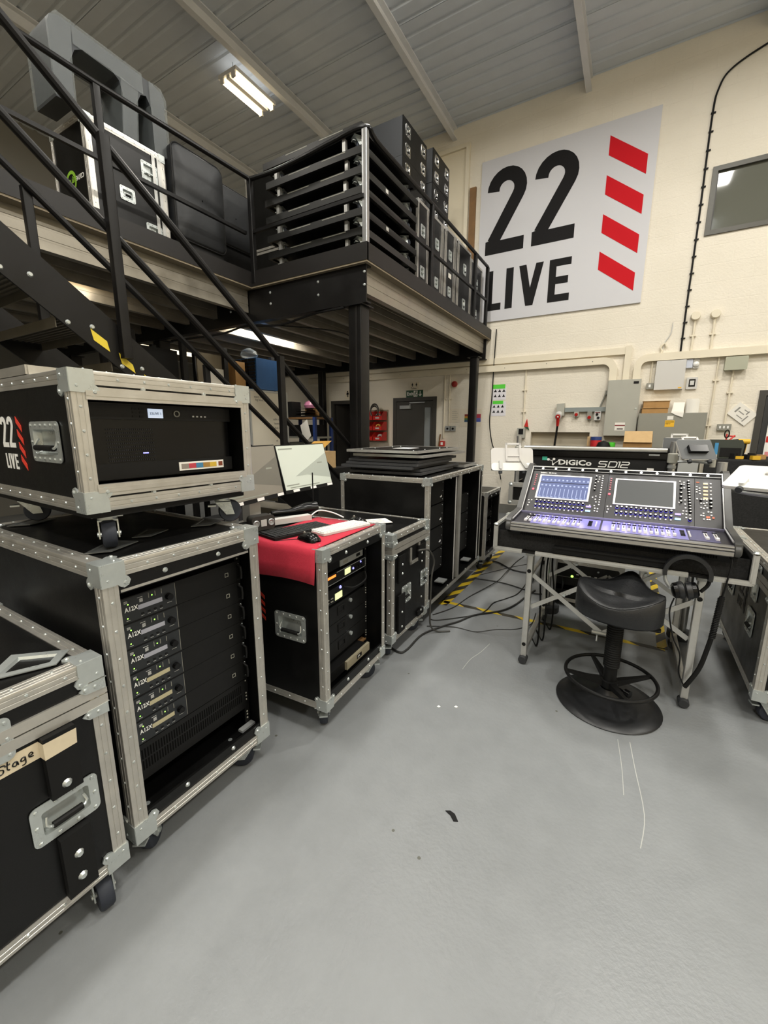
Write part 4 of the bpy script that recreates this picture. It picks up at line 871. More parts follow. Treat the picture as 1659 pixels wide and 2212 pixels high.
# ---- upper case with logo
UX, UY, UW, UD, UZ, UH = -1.352, 0.584, 0.612, 0.88, 1.205, 0.41
URZ = RZ - math.radians(2)
Uc, FU = flight_case('wheeled_rack_case', 'low wheeled black flight case with 22 LIVE logo standing on the tall amplifier rack', (UX, UY, 0), URZ, UW, UD, UH, UZ, True, 0.04, 0.062, holes=[('left', UD - 0.215, 0.205, 0.215, 0.125)], strip=0.004, cast=False)
for nm, z0 in (('inner_trim', UZ + 0.046), ('inner_trim', UZ + UH - 0.046 - 0.036)):
    q = M(); q.box((0.036, -0.003, z0), (UW - 0.036, 0.012, z0 + 0.036)); q.box((0.036, -0.0045, z0 + 0.011), (UW - 0.036, -0.003, z0 + 0.025)); q.obj(nm, ALU, Uc)
mbox('chamfered_base', (0.02, 0.02, UZ - 0.022), (UW - 0.02, UD - 0.02, UZ - 0.001), BLKM, Uc, 0.03)
for k, (x, y, a) in enumerate(((0.09, 0.09, -1.97), (UW - 0.09, 0.09, -0.6), (0.09, UD - 0.12, -0.3), (UW - 0.09, UD - 0.12, 2.0))): caster(Uc, x, y, UZ - 0.022 - (AZ + AH) - 0.006, a, AZ + AH + 0.006)
logo(Uc, FU['left'], 0.0876, WHT, REDP, 0.0012, UD - 0.476 + 0.0, 1.386 - UZ)
for o in Uc.children:
    if o.name.split('.')[0] in ('digit', 'letter', 'stripe'): o.location.x += 0.002
pc = thing('rack_computer', 'black rack computer with small lit screen and mesh grille inside the wheeled case', 'computer', (UX, UY, 0), URZ)
mbox('chassis', (0.062, 0.06, UZ + 0.085), (UW - 0.062, 0.5, UZ + UH - 0.085), BLKG, pc)
mbox('upper_unit', (0.055, 0.052, UZ + UH - 0.135), (UW - 0.055, 0.06, UZ + UH - 0.088), BLK, pc); mbox('lit_screen', (0.235, 0.049, UZ + UH - 0.128), (0.285, 0.052, UZ + UH - 0.098), LCD, pc)
text('22LIVE 1', 0.011, mat('lcd_text', '#3a4a6a', 0.5), pc, ((0.24, 0.0485, UZ + UH - 0.117), (1, 0, 0), (0, 0, 1), (0, -1, 0)))
M().lathe([(0.008, 0), (0.011, 0), (0.011, -0.004), (0.008, -0.004)], (0.335, 0.052, UZ + UH - 0.112), 18, 'y').obj('dial_ring', CABD, pc)
for k in range(4): mbox('button', (0.395 + k * 0.016, 0.05, UZ + UH - 0.122), (0.402 + k * 0.016, 0.052, UZ + UH - 0.117), GREYP, pc)
for k in range(6): mbox('soft_button', (0.185 + 0.022 * (k % 2), 0.0505, UZ + UH - 0.103 - 0.012 * (k // 2)), (0.2 + 0.022 * (k % 2), 0.052, UZ + UH - 0.097 - 0.012 * (k // 2)), BLKM, pc)
mesh_m = mat('grille_mesh', '#242427', 0.4, 0.6)
q = M(); rr = random.Random(3)
for k in range(230):
    a, b = (0.105 + (k % 23) * 0.0065, UZ + 0.145 + (k // 23) * 0.011)
    q.add([(a + 0.0025 * math.cos(t * PI / 3), 0.0585, b + 0.0025 * math.sin(t * PI / 3)) for t in range(6)], [(5, 4, 3, 2, 1, 0)])
q.obj('mesh_grille', mesh_m, pc, kind='stuff')
mbox('fan_light', (0.21, 0.0575, UZ + 0.165), (0.228, 0.0583, UZ + 0.169), LEDB, pc)
mbox('sticker', (0.33, 0.054, UZ + 0.098), (0.515, 0.056, UZ + 0.128), PAPER, pc); mbox('lower_unit', (0.055, 0.056, UZ + 0.088), (UW - 0.055, 0.06, UZ + 0.138), BLK, pc)
for k, c in enumerate(('#8a8078', '#b83a48', '#3c7aa0', '#a07838', '#c8a838')): mbox('sticker_band', (0.338 + k * 0.029, 0.0532, UZ + 0.104), (0.367 + k * 0.029, 0.054, UZ + 0.122), mat('sticker_%d' % k, c, 0.5), pc)
mbox('sticker_band', (0.492, 0.0532, UZ + 0.106), (0.51, 0.054, UZ + 0.122), mat('sticker_5', '#7a3a20', 0.5), pc)
# small lid lying on the upper case
o = thing('case_lid', 'aluminium edged case lid lying on top of the wheeled case at left edge', 'lid', (UX - 0.30, UY + 0.02, UZ + UH + 0.003), URZ)
mbox('lid_board', (0, 0, 0.004), (0.45, 0.5, 0.024), LAM, o)
for a, b in (((0, -0.006, 0), (0.45, 0.02, 0.028)), ((0, 0.48, 0), (0.45, 0.506, 0.028)), ((-0.006, 0, 0), (0.02, 0.5, 0.029)), ((0.43, 0, 0), (0.456, 0.5, 0.029))): mbox('edge_trim', a, b, ALU, o)

# ---- L: lower left case with taped label
LX, LY1, LW, LZ, LH = -1.232, 0.515, 0.72, 0.125, 0.695
Lc, FL = flight_case('stage_trunk', 'black lidded trunk with masking tape label reading Stage at bottom left', (LX, LY1 - LW, 0), RZ, LW, 0.75, LH, LZ, False, 0.04, 0.06, lid=0.675, holes=[('front', 0.588, 0.302, 0.158, 0.118, True, 0.0), ('front', 0.447, 0.588, 0.115, 0.125, False, PI / 2)], cangle=(0.4, -1.75, -0.5, 1.4), ins=0.062)
for x0, x1 in ((0.556, 0.628),):
    M().box((x0, -0.022, LZ + 0.042), (x1, 0.0, LZ + 0.236)).obj('rubbing_strake', BLKM, Lc); M().box((x0, -0.022, LZ + 0.366), (x1, 0.0, LZ + 0.548)).obj('rubbing_strake', BLKM, Lc)
    pass
    for z in (0.09, 0.165, 0.395): q.dome(((x0 + x1) / 2, -0.022, LZ + z), 0.012, (0, -1, 0), 10)
    q.obj('bolt', ZINC, Lc)
M().ngrid([[(0.2, 0.0018, LZ + 0.490), (0.554, 0.0018, LZ + 0.491), (0.5555, -0.0232, LZ + 0.491), (0.627, -0.0232, LZ + 0.494)], [(0.2, 0.0018, LZ + 0.538), (0.554, 0.0018, LZ + 0.538), (0.5555, -0.0232, LZ + 0.538), (0.63, -0.0232, LZ + 0.537)]]).obj('tape_label', mat('masking_tape', '#cfc2a8', 0.75, var=0.05, vscale=20), Lc)
hw = M(); _k = 0.0215
for x0, st in ((0.0, [(-0.5, 0.45), (0.0, 0.5)]), (0.35, [(0.75, 0.95), (0.35, 1.05), (0.15, 0.75), (0.55, 0.5), (0.45, 0.1), (0.0, 0.1)]), (1.2, [(0.15, 1.15), (0.05, 0.3), (0.25, 0.1)]), (1.2, [(-0.15, 0.75), (0.35, 0.8)]), (1.75, [(0.4, 0.65), (0.1, 0.6), (0.0, 0.25), (0.3, 0.15), (0.42, 0.6), (0.5, 0.12)]), (2.5, [(0.4, 0.65), (0.1, 0.6), (0.02, 0.28), (0.35, 0.25), (0.42, 0.62), (0.4, -0.2), (0.05, -0.3)]), (3.25, [(0.0, 0.38), (0.4, 0.45), (0.3, 0.72), (0.05, 0.6), (0.05, 0.25), (0.45, 0.15)])):
    hw.tube([(0.462 + (x0 + a.x) * _k, 0.0012, LZ + 0.500 + a.y * _k + x0 * 0.0012) for a in smooth([(p[0], p[1], 0) for p in st], 4)], 0.0016, 5)
hw.obj('handwriting', BLKG, Lc, kind='stuff')
M().ngrid([[(0.3, 0.03, LZ + LH + 0.004), (0.64, 0.03, LZ + LH + 0.004)], [(0.34, 0.24, LZ + LH + 0.004), (0.60, 0.24, LZ + LH + 0.004)]])
dp = M(); a_ = [(0.50, 0.115), (0.635, 0.052), (0.69, 0.11), (0.592, 0.215)]; b_ = [(0.535, 0.122), (0.63, 0.078), (0.662, 0.112), (0.597, 0.183)]; zt_ = LZ + LH
dp.ngrid([[(x, y, zt_ + 0.001) for x, y in a_], [(x, y, zt_ + 0.004) for x, y in a_], [(x, y, zt_ + 0.004) for x, y in b_], [(x + (0.605 - x) * 0.15, y + (0.125 - y) * 0.2, zt_ - 0.006) for x, y in b_]], True); dp.add([(x + (0.605 - x) * 0.15, y + (0.125 - y) * 0.2, zt_ - 0.0055) for x, y in b_], [(0, 1, 2, 3)]); dp.obj('wheel_dish', ZINC, Lc)

# ---- B: rack under the red cloth
BX, BY, BW, BZ, BH = -1.112, 1.362, 0.6, 0.135, 0.795
Brz = RZ + math.radians(3.2)
Bc, FB = flight_case('outboard_rack', 'wheeled black open rack with glowing displays under the red cloth', (BX, BY, 0), Brz, BW, 0.78, BH, BZ, True, 0.036, 0.056, holes=[('left', 0.78 - 0.198, 0.395, 0.185, 0.135)], strip=0.045)
logo(Bc, FB['left'], 0.0765, mat('black_print2', '#0b0b0b', 0.6), mat('dim_red_print', '#b5301f', 0.6), 0.0012, 0.78 - 0.418, 0.455)
for o in Bc.children:
    if o.name.split('.')[0] in ('digit', 'letter', 'stripe'): o.location.x += 0.002
rack_rails(Bc, BW, BZ + 0.08, BZ + BH - 0.09, 0.10)
mbox('wood_shelf_bracket', (BW - 0.14, 0.1, BZ + 0.09), (BW - 0.05, 0.13, BZ + 0.1), WOOD, Bc)
def unit(name, label, cat, z0, h, d=0.4, m_=BLK, yy=0.1, w_=0.478):
    t = thing(name, label, cat, (BX, BY, 0), Brz); x0 = (BW - w_) / 2
    M().box((x0, yy, z0), (x0 + w_, yy + 0.004, z0 + h - 0.001)).box((x0 + 0.02, yy + 0.004, z0 + 0.001), (x0 + w_ - 0.02, yy + d, z0 + h - 0.003)).obj('chassis', m_, t)
    return t, x0 + 0.035
t, x0 = unit('patch_unit', 'dark patch unit with small red light at top of outboard rack', 'rack unit', BZ + 0.655, 0.06, yy=0.14); M().box((x0 + 0.02, 0.138, BZ + 0.67), (x0 + 0.045, 0.14, BZ + 0.675)).obj('red_light', LEDR, t)
for k in range(5): M().cyl((x0 + 0.07 + k * 0.05, 0.14, BZ + 0.69), (x0 + 0.07 + k * 0.05, 0.12, BZ + 0.69), 0.011, n=10).obj('jack', BLKM, t)
t, x0 = unit('silver_unit', 'half width silver rack box with two dark labels in the outboard rack', 'rack unit', BZ + 0.615, 0.042, yy=0.11, w_=0.478); mbox('silver_face', (x0 + 0.2, 0.104, BZ + 0.618), (x0 + 0.43, 0.11, BZ + 0.652), SILV, t); mbox('face_label', (x0 + 0.36, 0.103, BZ + 0.628), (x0 + 0.40, 0.104, BZ + 0.644), BLKM, t); mbox('face_label', (x0 + 0.23, 0.103, BZ + 0.625), (x0 + 0.275, 0.104, BZ + 0.64), CABD, t)
t, x0 = unit('receiver_unit', 'upper wireless unit with orange bar and pale green display in the outboard rack', 'receiver', BZ + 0.55, 0.055); mbox('orange_display', (x0 + 0.01, 0.098, BZ + 0.582), (x0 + 0.15, 0.1, BZ + 0.594), LEDO, t); mbox('green_display', (x0 + 0.235, 0.098, BZ + 0.562), (x0 + 0.29, 0.1, BZ + 0.594), LEDY, t)
M().dome((x0 + 0.32, 0.1, BZ + 0.575), 0.007, (0, -1, 0), 8).dome((x0 + 0.40, 0.1, BZ + 0.59), 0.006, (0, -1, 0), 8).obj('blue_led', LEDB, t)
for k in range(3): M().cyl((x0 + 0.345 + 0.03 * k, 0.1, BZ + 0.575), (x0 + 0.345 + 0.03 * k, 0.088, BZ + 0.575), 0.009, n=12).obj('knob', BLKM, t)
q = M(); z_ = BZ + 0.55
for a, b in (((x0, 0.097, z_), (x0 + 0.45, 0.1, z_ + 0.002)), ((x0 + 0.16, 0.097, z_ + 0.05), (x0 + 0.45, 0.1, z_ + 0.052)), ((x0 + 0.448, 0.097, z_), (x0 + 0.45, 0.1, z_ + 0.05))): q.box(a, b)
q.obj('face_outline', SILV, t)
t, x0 = unit('receiver_unit', 'lower wireless unit with pale green display below a cable loop in the outboard rack', 'receiver', BZ + 0.445, 0.08); mbox('green_display', (x0 + 0.14, 0.098, BZ + 0.455), (x0 + 0.205, 0.1, BZ + 0.49), LEDY, t); M().dome((x0 + 0.19, 0.1, BZ + 0.512), 0.009, (0, -1, 0), 8).obj('blue_led', LEDB, t)
for k in range(6): mbox('button', (x0 + 0.03 + 0.035 * (k % 3), 0.097, BZ + 0.458 + 0.016 * (k // 3)), (x0 + 0.05 + 0.035 * (k % 3), 0.1, BZ + 0.463 + 0.016 * (k // 3)), CABD, t)
M().tube(smooth([(x0 + 0.22, 0.1, BZ + 0.505), (x0 + 0.28, 0.07, BZ + 0.485), (x0 + 0.4, 0.07, BZ + 0.49), (x0 + 0.43, 0.09, BZ + 0.525)]), 0.005, 6).obj('cable_loop', BLKM, t)
for k in range(3):
    t, x0 = unit('drawer_unit', '%s of three black rack drawers with white side label and latch' % ('top', 'middle', 'bottom')[k], 'drawer', BZ + 0.335 - 0.097 * k, 0.095); t['group'] = 'rack drawers'
    z_ = BZ + 0.335 - 0.097 * k; mbox('white_label', (x0 + 0.0, 0.097, z_ + 0.004), (x0 + 0.065, 0.1, z_ + 0.09), WHTP, t); M().panel(x0 + 0.16, z_ + 0.03, x0 + 0.23, z_ + 0.075, 0, 0.004, [(x0 + 0.172, z_ + 0.04, x0 + 0.218, z_ + 0.066)]).on(((0, 0.1, 0), (1, 0, 0), (0, 0, 1), (0, -1, 0))).obj('finger_pull', BLKM, t)
    M().cyl((x0 + 0.28, 0.1, z_ + 0.072), (x0 + 0.28, 0.09, z_ + 0.072), 0.011, n=12).obj('lock', ZINC, t)
t, x0 = unit('power_unit', 'tan fronted power unit lying in the bottom of the outboard rack', 'power unit', BZ + 0.062, 0.055, yy=0.06, w_=0.4); mbox('tan_face', (x0 + 0.12, 0.045, BZ + 0.066), (x0 + 0.36, 0.06, BZ + 0.112), mat('tan_steel', '#8d8672', 0.5), t); mbox('face_badge', (x0 + 0.22, 0.044, BZ + 0.078), (x0 + 0.27, 0.045, BZ + 0.1), BLKM, t); text('E74', 0.016, WHT, t, ((x0 + 0.227, 0.0438, BZ + 0.083), (1, 0, 0), (0, 0, 1), (0, -1, 0)))

# ---- C: two-handled trunk behind the outboard rack
Cc, FC = flight_case('cable_case', 'black lidded trunk with two front handles between outboard rack and lid-topped rack', (-1.168, 2.085, 0), RZ + math.radians(1.0), 0.545, 0.98, 0.705, 0.125, False, 0.036, 0.055, lid=0.705, holes=[('front', 0.20, 0.272, 0.135, 0.125), ('front', 0.48, 0.30, 0.12, 0.115)])
for x in (0.075, 0.37): M().box((x, -0.012, 0.165), (x + 0.09, 0.0, 0.42 if x < 0.2 else 0.20)).box((x, -0.012, 0.505 if x < 0.2 else 0.58), (x + 0.09, 0.0, 0.68)).obj('rubbing_strake', BLKM, Cc)
q = M()
for x in (0.12, 0.415):
    for z in (0.2, 0.3, 0.56, 0.62): q.dome((x, -0.012, z), 0.008, (0, -1, 0), 8)
q.obj('bolt', ZINC, Cc); 
M().box((0.255, -0.004, 0.575), (0.40, 0.004, 0.595)).box((0.255, -0.004, 0.575), (0.272, 0.004, 0.69)).box((0.383, -0.004, 0.595), (0.40, 0.004, 0.70)).obj('cable_notch_trim', ALU, Cc)
# ---- D: twin rack carrying the stack of lids
Dc, FD = flight_case('twin_rack', 'wide black twin-bay rack carrying the stack of flat lids', (-1.195, 2.665, 0), RZ + math.radians(1.6), 1.37, 0.76, 0.98, 0.13, True, 0.034, 0.05, strip=0.006, ins=0.16, cangle=(1.2, 0.9, 0.3, 0.2))
mbox('bay_divider', (0.665, -0.004, 0.165), (0.715, 0.02, 1.08), ALU, Dc); mbox('divider_board', (0.67, 0.02, 0.14), (0.71, 0.74, 1.1), LAM, Dc)
for x, w_ in ((0.60, 0.008), (1.29, 0.008)): mbox('bay_edge_strip', (x, 0.005, 0.165), (x + w_, 0.012, 1.08), WHTP, Dc)
for bx, n in ((0.05, 4), (0.735, 3)):
    for k in range(n):
        z0 = 0.30 + k * 0.19; t = thing('rack_unit', ('left' if bx < 0.1 else 'right') + ' bay of twin rack, black stage box unit, %s' % ('lowest', 'second from bottom', 'third from bottom', 'topmost')[k], 'rack unit', (-1.195, 2.665, 0), RZ + math.radians(1.6), 'units in the twin rack')
        M().box((bx, 0.09, z0), (bx + 0.483, 0.094, z0 + 0.18)).box((bx + 0.02, 0.094, z0), (bx + 0.46, 0.5, z0 + 0.178)).obj('chassis', BLK, t)
        q = M()
        for i in range(3): q.dome((bx + 0.455, 0.09, z0 + 0.02 + i * 0.07), 0.004, (0, -1, 0), 6)
        q.obj('rack_screw', ZINC, t, kind='stuff')
        if bx < 0.1 and k: 
            for i in range(3): mbox('meter_light', (bx + 0.40 + i * 0.012, 0.087, z0 + 0.04), (bx + 0.408 + i * 0.012, 0.09, z0 + 0.048 + i * 0.004), WHT, t)
        if bx > 0.1 and k == 1:
            text('DiGiCo', 0.05, WHT, t, ((bx + 0.02, 0.0895, z0 + 0.06), (1, 0, 0), (0, 0, 1), (0, -1, 0)), bold=0.02)
for bx in (0.05, 0.735): mbox('foot_bracket', (bx + 0.4, 0.04, 0.175), (bx + 0.5, 0.12, 0.185), SILV, Dc)
for k in range(3): mbox('front_groove', (0.03, -0.0045, 0.142 + k * 0.008), (1.34, -0.003, 0.1445 + k * 0.008), ALUB, Dc)
# ---- E: small far rack
Ec, FE = flight_case('small_rack', 'small black open rack at the far end of the row by the wall', (-1.185, 4.03 if False else 3.945 + 0.12, 0), RZ + math.radians(0.5), 0.5, 0.6, 0.70, 0.13, True, 0.03, 0.045, hi=False, strip=0.04)
rack_rails(Ec, 0.5, 0.2, 0.78)
for k in range(3):
    t = thing('rack_unit', 'small rack at far end, dark unit, %s' % ('bottom', 'middle', 'top')[k], 'rack unit', (-1.185, 4.065, 0), RZ, 'units in the small far rack'); z0 = 0.24 + k * 0.14
    M().box((0.03, 0.08, z0), (0.47, 0.086, z0 + 0.09)).box((0.05, 0.086, z0), (0.45, 0.4, z0 + 0.088)).obj('chassis', BLK, t); mbox('face_print', (0.04, 0.078, z0 + 0.03), (0.09, 0.08, z0 + 0.055), GREYP, t)
    M().dome((0.43, 0.08, z0 + 0.045), 0.006, (0, -1, 0), 6).obj('rack_knob', CABD, t)
# ---- F: right case seen at its side
Fc, FF = flight_case('right_trunk', 'large black wheeled trunk at right edge with butterfly latches beside the console', (0.655, 2.54, 0), math.radians(-0.4), 0.72, 1.105, 0.675, 0.125, False, 0.04, 0.056, lid=0.655, holes=[('left', 0.83, 0.31, 0.15, 0.14), ('left', 0.30, 0.36, 0.15, 0.14), ('left', 0.62 + 0.2, 0.53, 0.12, 0.2, False, 0)], cangle=(0.2, 1.4, 0.5, 1.0))
logo(Fc, FF['left'], 0.09, mat('ghost_print', '#55524c', 0.6), mat('ghost_print_dim', '#2c2926', 0.6), 0.001, 0.60, 0.37)
for o in Fc.children:
    if o.name.split('.')[0] in ('digit', 'letter', 'stripe'): o.location.x += 0.002

# wheel dishes under the castors of the upper case
for (x, y, w_, d_) in ((0.12, 0.19, 0.085, 0.07), (0.52, 0.24, 0.085, 0.07), (0.15, 0.86, 0.085, 0.07), (0.29, 0.26, 0.07, 0.06)):
    z = AZ + AH + 0.002; P = [(x - w_, y - d_ * 0.4), (x - w_ * 0.3, y - d_), (x + w_, y - d_ * 0.3), (x + w_ * 0.5, y + d_)]
    q = M(); q.ngrid([[(a, b, z) for a, b in P], [(a, b, z + 0.003) for a, b in P], [(x + (a - x) * 0.72, y + (b - y) * 0.72, z + 0.003) for a, b in P], [(x + (a - x) * 0.6, y + (b - y) * 0.6, z + 0.0005) for a, b in P]], True); q.add([(x + (a - x) * 0.6, y + (b - y) * 0.6, z + 0.0005) for a, b in P], [(0, 1, 2, 3)])
    q.obj('wheel_dish', _mats.get('dull_steel') or mat('dull_steel', '#6a6c6b', 0.4, 0.6), A)

for x in (0.10, 0.46): M().dome((x, 0.11, AZ + 0.005), 0.014, (0, 0, 1), 8).obj('floor_bolt', ZINC, A)
mbox('corner_bracket', (AW - 0.10, 0.05, AZ + 0.055), (AW - 0.03, 0.075, AZ + 0.065), SILV, A)
# ================================================================== CONSOLE ON ITS STAND
CX = -0.047
def trestle(name, label, y0, y1, x0, x1, ztop, group=None):
    t = thing(name, label, 'stand'); h = 0.019
    for x in (x0, x1):
        for y in (y0, y1):
            q = M().rbox((x - 0.017, y - 0.02, 0.05), (x + 0.017, y + 0.02, ztop - 0.03), 0.004); q.obj('leg', ALUB, t)
            M().rbox((x - 0.026, y - 0.03, ztop - 0.032), (x + 0.026, y + 0.03, ztop), 0.004).obj('leg_cap', SILV, t)
            M().lathe([(0, -0.03), (0.022, -0.03), (0.026, -0.024), (0.026, 0.024), (0.022, 0.03), (0, 0.03)], (x, y - 0.01 if y == y0 else y + 0.01, 0.027), 18, 'y').obj('rubber_foot', RUB, t)
            for z in (0.13, ztop - 0.13): M().cyl((x, y - 0.021, z), (x, y - 0.0225, z), 0.012, n=14).obj('hole_plug', BLKM, t)
        M().rbox((x - 0.015, y0, 0.075), (x + 0.015, y1, 0.105), 0.004, 'y').obj('side_rail', ALUB, t)
        M().rbox((x - 0.015, y0, ztop - 0.055), (x + 0.015, y1, ztop - 0.033), 0.004, 'y').obj('side_rail', ALUB, t)
    xm = (x0 + x1) / 2
    for y in (y0 + 0.012, y1 - 0.012):
        for s_ in (0, 1):
            a = (x0 + 0.018, y + 0.008 * s_, ztop - 0.16) if s_ == 0 else (x0 + 0.018, y + 0.008, 0.37)
            xe = xm + 0.06
            for (p, r_) in ((a, 1), ((2 * xm - a[0], a[1], a[2]), -1)):
                end = (p[0] + r_ * 0.40, p[1], 0.30 if s_ == 0 else 0.64)
                d = Vector(end) - Vector(p); n_ = Vector((-d.z, 0, d.x)).normalized() * 0.013; dy = Vector((0, 0.0025, 0)); c = [Vector(p) - n_, Vector(end) - n_, Vector(end) + n_, Vector(p) + n_]
                M().add([v - dy for v in c] + [v + dy for v in c], [(0, 1, 2, 3), (7, 6, 5, 4), (0, 4, 5, 1), (1, 5, 6, 2), (2, 6, 7, 3), (3, 7, 4, 0)]).obj('cross_brace', ALUB, t)
        for s_ in (-1, 1): M().cyl((xm + s_ * 0.215, y - 0.012, 0.49), (xm + s_ * 0.215, y + 0.016, 0.49), 0.009, n=10).obj('brace_bolt', ZINC, t)
    M().tube([(xm - 0.05, y0 + 0.012, 0.30), (xm + 0.05, y0 + 0.012, 0.30)], 0.014).tube([(xm - 0.02, y0 + 0.02, 0.295), (xm - 0.02, y0 - 0.02, 0.26)], 0.005).obj('brace_lock', SILV, t)
    return t
trestle('console_stand', 'folding aluminium trestle stand with crossed braces holding the front mixing console', 2.53, 3.22, -0.452, 0.382, 0.742)
TZ = 0.744
tr_ = thing('console_tray', 'open flight case base with aluminium edges cradling the front mixing console', 'case base', (CX, 2.46, TZ), math.radians(0.5))
tw, td, th_ = 0.604, 1.02, 0.14
mbox('tray_floor', (-tw, 0.004, 0), (tw, td, 0.01), LAM, tr_); mbox('tray_wall', (-tw, 0.004, 0.01), (-tw + 0.012, td, th_), FOAM, tr_); mbox('tray_wall', (tw - 0.012, 0.004, 0.01), (tw, td, th_), FOAM, tr_); mbox('tray_wall', (-tw, td - 0.012, 0.01), (tw, td, th_), FOAM, tr_)
mbox('front_lining', (-tw + 0.014, 0.02, 0.01), (tw - 0.014, 0.03, 0.11), FOAM, tr_)
def bar(t, a, b, s_, m_=ALUB, nm='edge_trim'):
    q = M(); d = Vector(b) - Vector(a); ax = max(range(3), key=lambda k: abs(d[k])); lo = [min(a[k], b[k]) - (s_ if k != ax else 0) for k in range(3)]; hi = [max(a[k], b[k]) + (s_ if k != ax else 0) for k in range(3)]
    q.box(lo, hi); g = s_ * 0.3
    for k in range(3):
        if k != ax:
            l2, h2 = lo[:], hi[:]; o_ = 3 - ax - k; l2[k] -= 0.0015; h2[k] += 0.0015; m0 = (lo[o_] + hi[o_]) / 2; l2[o_], h2[o_] = m0 - g, m0 + g; q.box(l2, h2)
    return q.obj(nm, m_, t)
for x in (-tw, tw):
    bar(tr_, (x, 0, 0.002), (x, 0, th_), 0.011); bar(tr_, (x, 0, th_), (x, 0.31, th_), 0.011); bar(tr_, (x, 0.37, th_), (x, td, th_), 0.011); bar(tr_, (x, 0, 0.0), (x, td, 0.0), 0.011)
    M().box((x - 0.02, 0.31, th_ - 0.02), (x + 0.02, 0.37, th_ + 0.016)).obj('latch_plate', ZINC, tr_)
    for y in (0, td): M().dome((x, y, th_ + 0.008), 0.016, (0, 0, 1), 10).obj('corner_ball', ZINC, tr_)
for a, b in ((-tw, -tw + 0.16), (-tw + 0.235, 0.36), (0.46, tw)): bar(tr_, (a, 0, 0.0), (b, 0, 0.0), 0.011)
for x in (-0.41, 0.41): mbox('stand_notch', (x - 0.045, -0.006, -0.006), (x + 0.045, 0.02, 0.006), STEELB, tr_)
bar(tr_, (-tw, td, th_), (tw, td, th_), 0.011)
M().box((-0.27, -0.012, 0.02), (0.28, 0.02, 0.062)).box((-0.265, -0.02, 0.05), (0.275, -0.012, 0.06)).obj('keyboard_drawer', BLKM, tr_)
for x in (0.415, 0.47): mbox('white_label', (x - 0.022, -0.0165 + 0.03, 0.115), (x + 0.022, 0.0145, 0.127), WHTP, tr_)

mc = thing('mixing_console', 'large black digital mixing console with two screens and purple-lit faders on the front stand', 'mixing console', (CX, 0, 0), math.radians(0.0))
AP = (2.70, 0.9354); BP = (3.0, 1.19); FP = (2.452, 0.9158)
A0 = (2.72, 0.937)
dsl = Vector((0, BP[0] - A0[0], BP[1] - A0[1])).normalized()
PF = ((0, A0[0], A0[1]), (1, 0, 0), dsl, Vector((1, 0, 0)).cross(dsl))       # upper panel frame: u right, v up the slope
bsl = Vector((0, 0.19, 0.015)).normalized(); BF = ((0, 2.53, 0.922), (1, 0, 0), bsl, Vector((1, 0, 0)).cross(bsl))   # fader bed frame
prof = [(2.45, 0.886), (2.452, 0.9145), (2.7205, 0.9352), (3.001, 1.1885), (3.07, 1.193), (3.12, 1.10), (3.14, 0.90), (3.12, 0.775), (2.62, 0.772), (2.50, 0.80)]
M().prism(prof, 'x', -0.515, 0.515).obj('console_body', BLKM, mc)
ck = [(2.435, 0.895), (2.44, 0.93), (2.46, 0.945), (2.70, 0.962), (2.985, 1.212), (3.03, 1.225), (3.10, 1.21), (3.14, 1.10), (3.155, 0.9), (3.13, 0.80), (2.60, 0.80), (2.47, 0.865)]
ckm = mat('cheek_grey', '#4a4a49', 0.45, 0.2)
for s_ in (-1, 1):
    M().prism(ck, 'x', s_ * 0.516, s_ * 0.546).obj('side_cheek', ckm, mc)
    M().tube([(s_ * 0.514, 2.462, 0.934), (s_ * 0.514, 2.70, 0.952), (s_ * 0.514, 2.995, 1.208)], 0.005, 6).obj('cheek_edge', ALUB, mc)
# front bumper rail: three ribs
rp = [(2.452, 0.921), (2.438, 0.918), (2.436, 0.911), (2.442, 0.908), (2.430, 0.905), (2.428, 0.898), (2.436, 0.895), (2.426, 0.891), (2.424, 0.874), (2.432, 0.868), (2.452, 0.868)]
M().prism(rp, 'x', -0.515, 0.515).obj('front_rail', mat('brushed_rail', '#9b9b9c', 0.32, 0.75), mc)
for s_ in (-1, 1): M().lathe([(0, -0.016), (0.022, -0.016), (0.03, -0.01), (0.03, 0.01), (0.022, 0.016), (0, 0.016)], (s_ * 0.53, 2.455, 0.895), 18, 'x').obj('rail_end', ckm, mc)
q = M()
for k in range(90): q.box((-0.46 + k * 0.0103, 2.4485 + 0.006, 0.846), (-0.4565 + k * 0.0103, 2.4585 + 0.008, 0.862))
q.obj('vent_slots', DARK, mc, kind='stuff')
def on_panel(q, nm, m_, fr=PF, kind=None, label=None):
    return q.on(fr).obj(nm, m_, mc, kind=kind, label=label)
on_panel(M().panel(-0.512, 0.002, -0.05, 0.355, 0, 0.003), 'control_surface', mat('surface_charcoal', '#2b2a2b', 0.4)); on_panel(M().panel(-0.048, 0.002, 0.388, 0.355, 0, 0.003), 'control_surface', _mats['surface_charcoal']); on_panel(M().panel(0.39, 0.002, 0.512, 0.355, 0, 0.003), 'control_surface', _mats['surface_charcoal'])
on_panel(M().box((-0.513, 0.357, -0.004), (0.513, 0.392, 0.003)), 'light_bar', BLKG)
on_panel(M().box((-0.513, 0.391, -0.01), (0.513, 0.399, 0.006)), 'light_bar_edge', ALUB); on_panel(M().box((-0.513, 0.366, 0.003), (0.513, 0.3685, 0.006)), 'light_bar_rib', ALUB)
